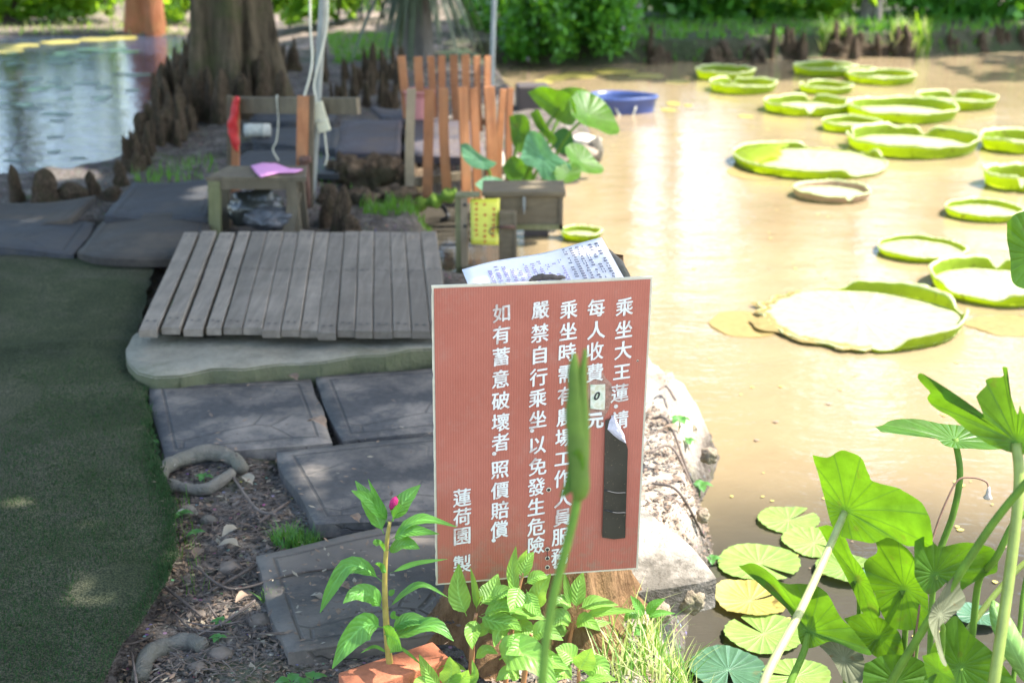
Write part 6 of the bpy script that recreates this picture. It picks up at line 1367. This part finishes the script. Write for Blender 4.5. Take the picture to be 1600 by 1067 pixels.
celosia('slender plant whose ribbed pale top rises before the drilled holes in the sign', [(790, 1065), (797, 1010), (803, 960), (812, 915), (818, 895)], [
    ([(806, 935), (800, 890), (806, 853)], 20, .0, (.3, -.9, .1)), ([(815, 905), (822, 880), (834, 862)], 26, .02, (-.4, -.8, .2)), ([(820, 912), (840, 900), (856, 902)], 20, -.01), ([(812, 915), (805, 935), (798, 960)], 32, -.04, (.2, -.9, .3), 'celleaf2'), ([(838, 955), (842, 925), (861, 896)], 30, .0, (-.2, -.7, .6)), ([(822, 920), (832, 945), (846, 962)], 24, -.04, (0, -.9, .4)),
    ([(798, 985), (780, 985), (772, 1010)], 26, -.05, (.2, -.9, .3)), ([(800, 990), (820, 980), (838, 1000)], 26, -.03), ([(808, 880), (818, 870), (824, 858)], 10, -.01)], 4, 'celstem2', 'celleaf2')
celosia('bright plant with a broad shadowed leaf, just left of the blurred lotus stalk', [(815, 1085), (822, 1040), (830, 990)], [([(780, 1030), (800, 1020), (835, 1030), (872, 1075)], 60, -.06, (.1, -.7, .7)), ([(822, 1020), (815, 1010), (790, 1022)], 36, -.03, (0, -.8, .6)), ([(830, 995), (850, 985), (880, 1000)], 30, -.02), ([(828, 1005), (805, 1000), (790, 1010)], 20, -.01), ([(822, 1035), (850, 1030), (890, 1045)], 34, -.04), ([(815, 1060), (795, 1050), (775, 1063)], 26, -.02)], 5, 'celstem2', 'celleaf2')
celosia('sunlit plant with pale yellow-green leaves before the right part of the stump', [(889, 1010), (893, 985), (898, 962)], [([(900, 952), (903, 920), (911, 893)], 26, .02, (0, -.9, .3)), ([(905, 950), (930, 942), (966, 945)], 26, .0, (0, -.4, .9)), ([(910, 962), (945, 955), (998, 954)], 17, -.02, (0, -.5, .8)), ([(895, 948), (878, 940), (866, 945)], 24, -.01), ([(892, 950), (886, 920), (882, 892)], 12, .01), ([(898, 975), (915, 970), (938, 985)], 26, -.04), ([(895, 972), (875, 965), (858, 982)], 30, -.03), ([(896, 968), (925, 975), (955, 972)], 18, .03), ([(890, 985), (868, 985), (850, 1000)], 26, -.02)], 4, 'celstem2', 'celleaf2')
celosia('sunlit low plant with broad leaves at the bottom edge left of the grass', [(903, 1090), (904, 1060), (904, 1040)], [([(904, 1048), (915, 1030), (924, 1012)], 36, -.02, (0, -.9, .4)), ([(900, 1036), (885, 1020), (868, 1012)], 36, .0), ([(908, 1050), (935, 1040), (952, 1056)], 34, -.02), ([(892, 1040), (875, 1032), (855, 1034)], 26, -.02), ([(896, 1055), (880, 1050), (862, 1065)], 30, -.04), ([(908, 1065), (940, 1058), (965, 1062)], 16, -.01), ([(905, 1062), (912, 1075), (930, 1085)], 26, -.03)], 4, 'celstem2', 'celleaf2')
celosia('small green seedling plant at the foot of the stump on the right', [(1010, 985), (1008, 960)], [([(1008, 965), (995, 945), (985, 930)], 16), ([(1008, 962), (1022, 945), (1040, 935)], 16), ([(1006, 965), (985, 960), (975, 970)], 14), ([(1010, 965), (1030, 958), (1055, 958)], 12), ([(1008, 972), (1000, 985), (990, 992)], 18, -.02)], 2.5, 'celstem')
# seedlings
def seedling(px, py, s, n_, label):
    b_ = P(px, py, 0); b_.z = gz(b_.x, b_.y); root = empty('seedling', b_); T(root, label, 'seedling', 'small green seedlings on the path')
    k = depth_of(b_) / F * s; m = MB(); m.tube([b_ - Vector((0, 0, .01)), b_ + Vector((0, 0, k * .8))], k * .06, 6); m.build('stem', M['seedling'], root)
    for i in range(n_):
        a = 6.28 * i / n_ + random.uniform(-.4, .4); d = Vector((math.cos(a), math.sin(a), 0)); t = b_ + Vector((0, 0, k * .8)); blade([t, t + d * k * .6 + Vector((0, 0, k * .25)), t + d * k * 1.2 + Vector((0, 0, k * .05))], k * .42, 'seedling', root, (0, 0, 1), n=8)
for q_ in ((455, 1062, 22, 4, 'seedling with three rounded pale leaves at the bottom edge'), (488, 1055, 20, 3, 'seedling right of the rounded-leaved one at the bottom edge'), (283, 790, 15, 4, 'tiny seedling beside the carpet edge under the looped root'), (305, 820, 13, 3, 'tiny pale seedling on bare soil right of the carpet edge'), (232, 690, 16, 4, 'small seedling at the carpet edge by the whole paving mat'),
          (512, 574, 18, 5, 'seedling sprouting under the concrete step, right of centre'), (452, 578, 13, 4, 'seedling at the foot of the concrete step, left of the round stone'), (560, 577, 14, 5, 'creeping weed along the concrete step near the sign'), (590, 575, 12, 5, 'small weed beside the reddish pebble under the step'), (345, 955, 15, 4, 'seedling among twigs below the grass tuft'), (318, 742, 13, 4, 'small weed inside the looped root'), (340, 990, 12, 4, 'tiny seedling beside the lower root'), (205, 560, 12, 4, 'small weed at the rounded left end of the concrete step'), (1062, 650, 16, 5, 'small sunlit weed on the upper bank edge'), (1098, 668, 18, 5, 'leafy weed on the sunlit bank edge above the jutting rock'), (1075, 655, 13, 4, 'tiny sunlit weed between the two bank-edge weeds'), (1118, 760, 14, 4, 'weed growing in the bank face below the jutting rock')): seedling(*q_)
# grass tufts
def tuft(px, py, rpx, n_, h, mats, label, w=.0022):
    c = P(px, py, 0); k = depth_of(c) / F * rpx; out = []
    for _ in range(n_):
        a = random.uniform(0, 6.28); r = k * random.random() ** .7; p = Vector((c.x + r * math.cos(a), c.y + r * .8 * math.sin(a), 0)); p.z = gz(p.x, p.y); out.append((p, h * random.uniform(.5, 1.1)))
    o = grass_patch('grass_tuft', out, mats, label, 'thing', h, w, 4, None, 'grass', .9); return o
tuft(462, 832, 38, 420, .055, [M['grass'], M['seedling']], 'bright green fine grass tuft between the two middle paving mats', .0014)
tuft(422, 920, 16, 60, .045, [M['grass']], 'thin grass tuft at the corner of the half buried mat', .0012)
tuft(268, 470, 16, 60, .05, [M['grass']], 'faint grass tuft at the platform corner on the carpet', .0015)
grass_patch('grass', [(p, random.uniform(.03, .13)) for p in scatter([(945, 985), (1000, 955), (1100, 930), (1112, 980), (1095, 1085), (930, 1090)], 520)], [M['grassdry'], M['grass']], 'sunlit yellow-green grass at the near bank below the paving slab', 'stuff', .1, .0022, 4, None, 'grass', 1.0)
grass_patch('grass', [(p, random.uniform(.015, .05)) for p in scatter([(410, 575), (690, 562), (690, 575), (420, 590)], 260) + scatter([(250, 760), (300, 760), (330, 900), (290, 930)], 90)], [M['grass']], 'tiny grass along the concrete step and carpet edge', 'stuff', .04, .0012, 3)

M['bankrock'] = m_bark('bank_rock', (.2, .15, .10), (.42, .35, .27), (.10, .12, .04), .6, (5, 5, 5))
# ------------------------------------------------------------------ ground clutter
def rope(name, pts, rpx, mat, label, cat, group=None, z=.012, var=.2, zs=None):
    w = []
    for i, (x, y) in enumerate(pts): p = P(x, y, 0); p.z = gz(p.x, p.y) + z + (zs[i] if zs else 0); w.append(p)
    c = catmull(w, 6); k = depth_of(c[0]) / F; m = MB(); m.tube(c, [k * rpx * (1 + var * noise.noise(Vector((i * .35, rpx, len(pts)))) ) * (.75 + .25 * math.sin(3.14 * i / len(c))) for i in range(len(c))], 8 if rpx < 5 else 14)
    if rpx > 5:
        for i, vv in enumerate(m.v): p = Vector(vv); m.v[i] = tuple(p + Vector((1, 1, 1)) * noise.fractal(p * 30, .8, 2, 3) * .004)
    return T(m.build(name, mat, loc=c[len(c) // 2]), label, cat, group)
gr_ = 'surface roots beside the carpet'
rope('tree_root', [(250, 744), (262, 728), (290, 717), (325, 712), (358, 716), (380, 734)], 13, M['root'], 'pale smooth root looping out below the whole paving mat', 'root', gr_, .026)
rope('tree_root', [(262, 748), (300, 757), (332, 756), (362, 741)], 10, M['root'], 'shorter root inside the looped root', 'root', gr_, .022)
rope('tree_root', [(218, 1040), (230, 1010), (262, 990), (298, 987), (314, 1002)], 16, M['root'], 'thick curved grey root at the bottom left beside the carpet', 'root', gr_)
for k, (pts, r, lb) in enumerate((([(330, 907), (388, 878), (445, 847)], 2.6, 'straight twig leading to the bright grass tuft'), ([(358, 736), (398, 785), (430, 800)], 2.2, 'thin twig running from the looped root to the grass'), ([(405, 807), (430, 792), (452, 774)], 2.6, 'short twig left above the bright grass tuft'),
        ([(300, 876), (361, 907), (456, 899), (564, 885)], 2.0, 'long thin twig crossing onto the half buried mat'), ([(252, 903), (285, 925), (314, 943)], 2.4, 'twig lying over the carpet edge'), ([(405, 995), (506, 977), (570, 968), (650, 956)], 3.0, 'long dark twig lying behind the tall flowering plant'), ([(307, 985), (354, 956), (398, 930)], 2.4, 'twig beside the lower thick root'),
        ([(325, 930), (340, 950), (346, 972)], 1.8, 'short crossing twig below the grass tuft'), ([(205, 1012), (214, 1064)], 2.4, 'small twig on the carpet at the bottom left'), ([(180, 1003), (212, 995), (238, 981)], 1.8, 'fine twig on the carpet left of the thick root'), ([(205, 752), (222, 728), (242, 698)], 2.4, 'bent twig on the carpet beside the looped root'),
        ([(290, 955), (330, 965), (380, 960)], 1.4, 'hair-thin twig among the stones'), ([(270, 940), (300, 970), (360, 985)], 1.6, 'dark fine twig above the thick root'), ([(575, 775), (610, 784), (650, 772)], 1.6, 'thin twig on the middle mat behind the magenta flower'))):
    rope('twig', pts, r, M['twig'], lb, 'twig', 'twigs on the path', .02 if k not in (3, 5, 13) else .03)
rope('cord', [(-20, 570), (40, 568), (90, 562), (136, 551)], 2.2, M['black'], 'thin black cord lying across the green carpet', 'cord', None, .026)
for k, (x, y, s, mt, lb) in enumerate(((404, 950, 38, 'stone', 'rounded brown stone at the edge of the half buried mat'), (366, 944, 26, 'stone', 'small stone left of the rounded brown stone'), (312, 932, 22, 'stone', 'grey stone under the twigs'), (342, 1006, 40, 'stone', 'grey stone right of the thick lower root'), (308, 1030, 30, 'stone', 'stone below the thick lower root'),
        (278, 1056, 38, 'stone', 'large stone at the bottom edge by the carpet'), (372, 1068, 40, 'stone', 'reddish stone cut by the bottom edge'), (290, 780, 32, 'root', 'pale root knob below the looped root'), (324, 788, 28, 'root', 'second root knob below the looped root'), (356, 868, 34, 'stone', 'flat grey stone left of the half buried mat'), (328, 840, 20, 'stone', 'small stone beside the pale dead leaves'),
        (456, 571, 24, 'stone', 'round brown stone stuck under the concrete step'), (612, 566, 28, 'stone', 'brown stone under the right end of the concrete step'), (600, 574, 12, 'redbark', 'reddish pebble by the concrete step'), (286, 608, 10, 'stone', 'tiny pebble at the far left corner of the whole mat'), (285, 642, 18, 'stone', 'pebble lying on the green carpet')) if 1 else ()):
    if k == 15: x, y = 180, 785
    c = P(x, y, 0); c.z = gz(c.x, c.y); kk = depth_of(c) / F; lump('stone', (c.x, c.y, c.z + s * kk * .03), (s * kk, s * kk * .8, s * kk * .62), M[mt], lb, 'stone', 'stones on the path', seed=k + 60, amp=.18, sub=3)
for k, (x, y, w, h, lb) in enumerate(((1108, 712, 26, 24, 'sunlit rock jutting from the bank right of the sign'), (1042, 606, 22, 22, 'mossy rock at the bank corner beside the sign edge'), (1098, 806, 20, 22, 'mossy rock at the waterline below the jutting rock'), (1076, 668, 24, 18, 'pale clod on the upper bank edge'), (1078, 935, 46, 44, 'brown clod under the sunlit paving slab'), (1030, 955, 36, 30, 'pinkish stone below the sunlit paving slab'), (1000, 940, 30, 26, 'pinkish pebble beside the stump'))):
    c = P(x, y, -.08 if k < 4 else -.03); kk = depth_of(c) / F; lump('rock', (c.x, c.y, c.z), (w * kk, w * kk, h * kk * 1.1), M['bankrock'], lb, 'rock', 'rocks along the near bank', seed=k + 90, amp=.3, sub=4, freq=2)
# brick
bq = [P(528, 1050, .06), P(676, 1001, .06), P(704, 1028, .06), P(548, 1082, .06)]
m = MB(); m.add(bq + [p - Vector((0, 0, .075)) for p in bq], [(3, 2, 1, 0), (4, 5, 6, 7), (0, 1, 5, 4), (1, 2, 6, 5), (2, 3, 7, 6), (3, 0, 4, 7)]); o = m.build('brick', M['brick'], smooth=False, loc=sum(bq, Vector()) / 4); bevel(o, .004, 3); T(o, 'terracotta brick lying at the bottom edge behind the tall flowering plant', 'brick')
# dead leaves
def dead(px, py, s, mat, label, z=.012, curl=.5, cat='dead leaf'):
    c = P(px, py, 0.03 if z > .03 else 0); c.z = gz(c.x, c.y) + z if z <= .03 else z; k = depth_of(c) / F * s; a = random.uniform(0, 6.28); d = Vector((math.cos(a), math.sin(a), 0))
    blade_o = blade([c - d * k * .5, c + Vector((0, 0, k * curl * .4)), c + d * k * .5 + Vector((0, 0, k * curl * .2))], k * .3, mat, None, (0, 0, 1), fold=.5, n=8, name='dead_leaf'); T(blade_o, label, cat, 'fallen leaves on the path')
for q_ in ((496, 676, 40, M['deadleaf'], 'curled brown dead leaf on the whole paving mat', .05), (458, 600, 26, M['deadleaf'], 'flat tan dead leaf at the far right corner of the whole mat', .045), (136, 468, 22, M['yleaf'], 'yellow dead leaf on the far part of the carpet', .03), (182, 506, 22, M['petal'], 'pale dead leaf on the carpet by the platform corner', .03), (215, 706, 28, M['yleaf'], 'orange-yellow dead leaf on the carpet beside the bent twig', .03), (208, 744, 20, M['yleaf'], 'round yellow leaf by the bent twig', .03),
        (60, 610, 16, M['deadleaf'], 'small brown leaf far left on the carpet below the cord', .03), (170, 905, 18, M['deadleaf'], 'brown leaf on the carpet left of the twig end', .03), (95, 820, 12, M['petal'], 'pale scrap on the lower carpet', .03), (205, 640, 16, M['deadleaf'], 'brown leaf at the carpet edge above the whole mat corner', .03), (40, 745, 14, M['yleaf'], 'small yellow leaf on the left of the carpet', .03), (5, 968, 30, M['yleaf'], 'yellow-green leaf cut by the left frame edge', .03), (495, 930, 24, M['petal'], 'pale cream petal lying on the half buried mat', .03), (362, 830, 40, M['petal'], 'long pale dried leaf left of the grass tuft', .02), (358, 846, 36, M['petal'], 'broken pale dried leaf below the long one', .02), (385, 748, 34, M['petal'], 'whitish dried leaf right of the looped root', .02), (310, 860, 30, M['deadleaf'], 'curled grey-brown leaf on bare soil', .02), (380, 924, 34, M['deadleaf'], 'dry leaf by the rounded brown stone', .02), (555, 824, 26, M['deadleaf'], 'small brown leaf on the middle mat', .05), (515, 990, 34, M['deadleaf'], 'dark crumpled leaf on the half buried mat behind the brick', .03), (535, 920, 30, M['deadleaf'], 'dark crumpled leaf on the half buried mat behind the drooping green leaf', .03), (120, 660, 14, M['yleaf'], 'tiny pale leaf in the middle of the carpet', .03), (1048, 690, 30, M['deadleaf'], 'brown leaf on the sunlit slab right of the sign', .06)):
    dead(*q_)
# fine litter
m = MB(); spots = scatter([(225, 720), (440, 690), (500, 830), (400, 880), (460, 1030), (700, 1000), (700, 1090), (150, 1090), (270, 900), (280, 800)], 2600) + scatter([(960, 560), (1060, 640), (1135, 720), (1120, 860), (1010, 800)], 1900) + scatter([(900, 930), (1100, 930), (1100, 1080), (700, 1080)], 1300) + scatter([(190, 265), (340, 230), (560, 240), (560, 330), (300, 300)], 600) + scatter([(20, 420), (200, 420), (240, 700), (270, 860), (200, 980), (60, 1060), (0, 800)], 130) + scatter([(225, 620), (262, 720), (290, 820), (285, 900), (200, 1010), (150, 1090), (250, 1000)], 420) + scatter([(180, 390), (300, 395), (230, 530), (200, 600), (230, 610), (240, 715), (210, 590)], 200)
spots += [P(random.gauss(560, 90), random.gauss(930, 45), .012) for _ in range(420)] + [P(random.uniform(240, 690), random.uniform(600, 800), .028) for _ in range(110)]
for p in spots:
    s = random.uniform(.003, .011); a = random.uniform(0, 6.28); d = Vector((math.cos(a), math.sin(a), random.uniform(-.3, .5))) * s; e = Vector((-math.sin(a), math.cos(a), random.uniform(-.3, .3))) * s * random.uniform(.2, .6); c = p + Vector((0, 0, .006))
    m.add([c - d, c + e, c + d, c - e], [(0, 1, 2, 3)], None, random.choice((0, 0, 0, 0, 1, 1, 1, 1, 2)))
T(m.build('leaf_litter', [M['deadleaf'], M['twig'], M['petal']], smooth=False), 'crumbs of dry leaves and bark scattered over the bare soil', 'litter', kind='stuff')
for k, (pts, lb) in enumerate((([(1015, 700), (1050, 690), (1085, 700)], 'pale twig across the sunlit bank'), ([(1020, 745), (1060, 760), (1105, 752)], 'brown twig on the sunlit bank above the pale slab'), ([(1020, 640), (1045, 655), (1080, 690)], 'twig slanting down the sunlit bank'), ([(1030, 600), (1042, 596), (1056, 612)], 'curved twig at the top corner of the sunlit bank'))):
    rope('twig', pts, 2.2, M['twig'], lb, 'twig', 'twigs on the path', .02)
m = MB()
for _ in range(420):
    x, y = random.uniform(255, 440), random.uniform(720, 1060)
    if x > 400 and y > 860: continue
    p = P(x, y, 0); p.z = gz(p.x, p.y) + .008; a = random.uniform(0, 6.28); L = random.uniform(.015, .06); d = Vector((math.cos(a), math.sin(a), random.uniform(-.05, .15))) * L; m.tube([p, p + d * .5 + Vector((0, 0, .003)), p + d], random.uniform(.0006, .0014), 4)
T(m.build('twig_litter', M['twig']), 'fine broken twigs scattered over the soil beside the carpet', 'litter', kind='stuff')
m = MB()
for p in scatter([(235, 720), (430, 700), (500, 830), (400, 880), (460, 1030), (650, 1020), (640, 1090), (160, 1090), (275, 900)], 520) + scatter([(1010, 600), (1060, 640), (1130, 720), (1120, 860), (1010, 800)], 260):
    s = random.uniform(.003, .010); m.box(p + Vector((0, 0, s * .3)), (s, s * .8, s * .6), Matrix.Rotation(random.uniform(0, 3), 3, 'Z') @ Matrix.Rotation(random.uniform(-.6, .6), 3, 'X'))
T(m.build('gravel', M['stone']), 'crumbs of soil and small pebbles on the bare path', 'gravel', kind='stuff')
m = MB()
for _ in range(330):
    x, y = (random.uniform(880, 1620), random.uniform(95, 240)) if random.random() < .5 else ((random.uniform(1560, 1640), random.uniform(120, 150)) if random.random() < .25 else (random.uniform(1040, 1600), random.uniform(240, 1060)))
    p = P(x, y, ZW + .002)
    if sdist(np.array([p.x]), np.array([p.y]))[0] > -.02: continue
    r = random.uniform(.003, .012); a = random.uniform(0, 6.28); q_ = [p + Vector((math.cos(a + t) * r * random.uniform(.5, 1.2), math.sin(a + t) * r * random.uniform(.5, 1.2), .002)) for t in (0, 1.2, 2.5, 3.8, 5)]
    m.add(q_, [(0, 1, 2, 3, 4)], None, random.choice((0, 1, 1)))
T(m.build('floating_debris', [M['deadleaf'], M['lilyold']], smooth=False), 'specks of leaf debris floating on the muddy pond', 'debris', kind='stuff')
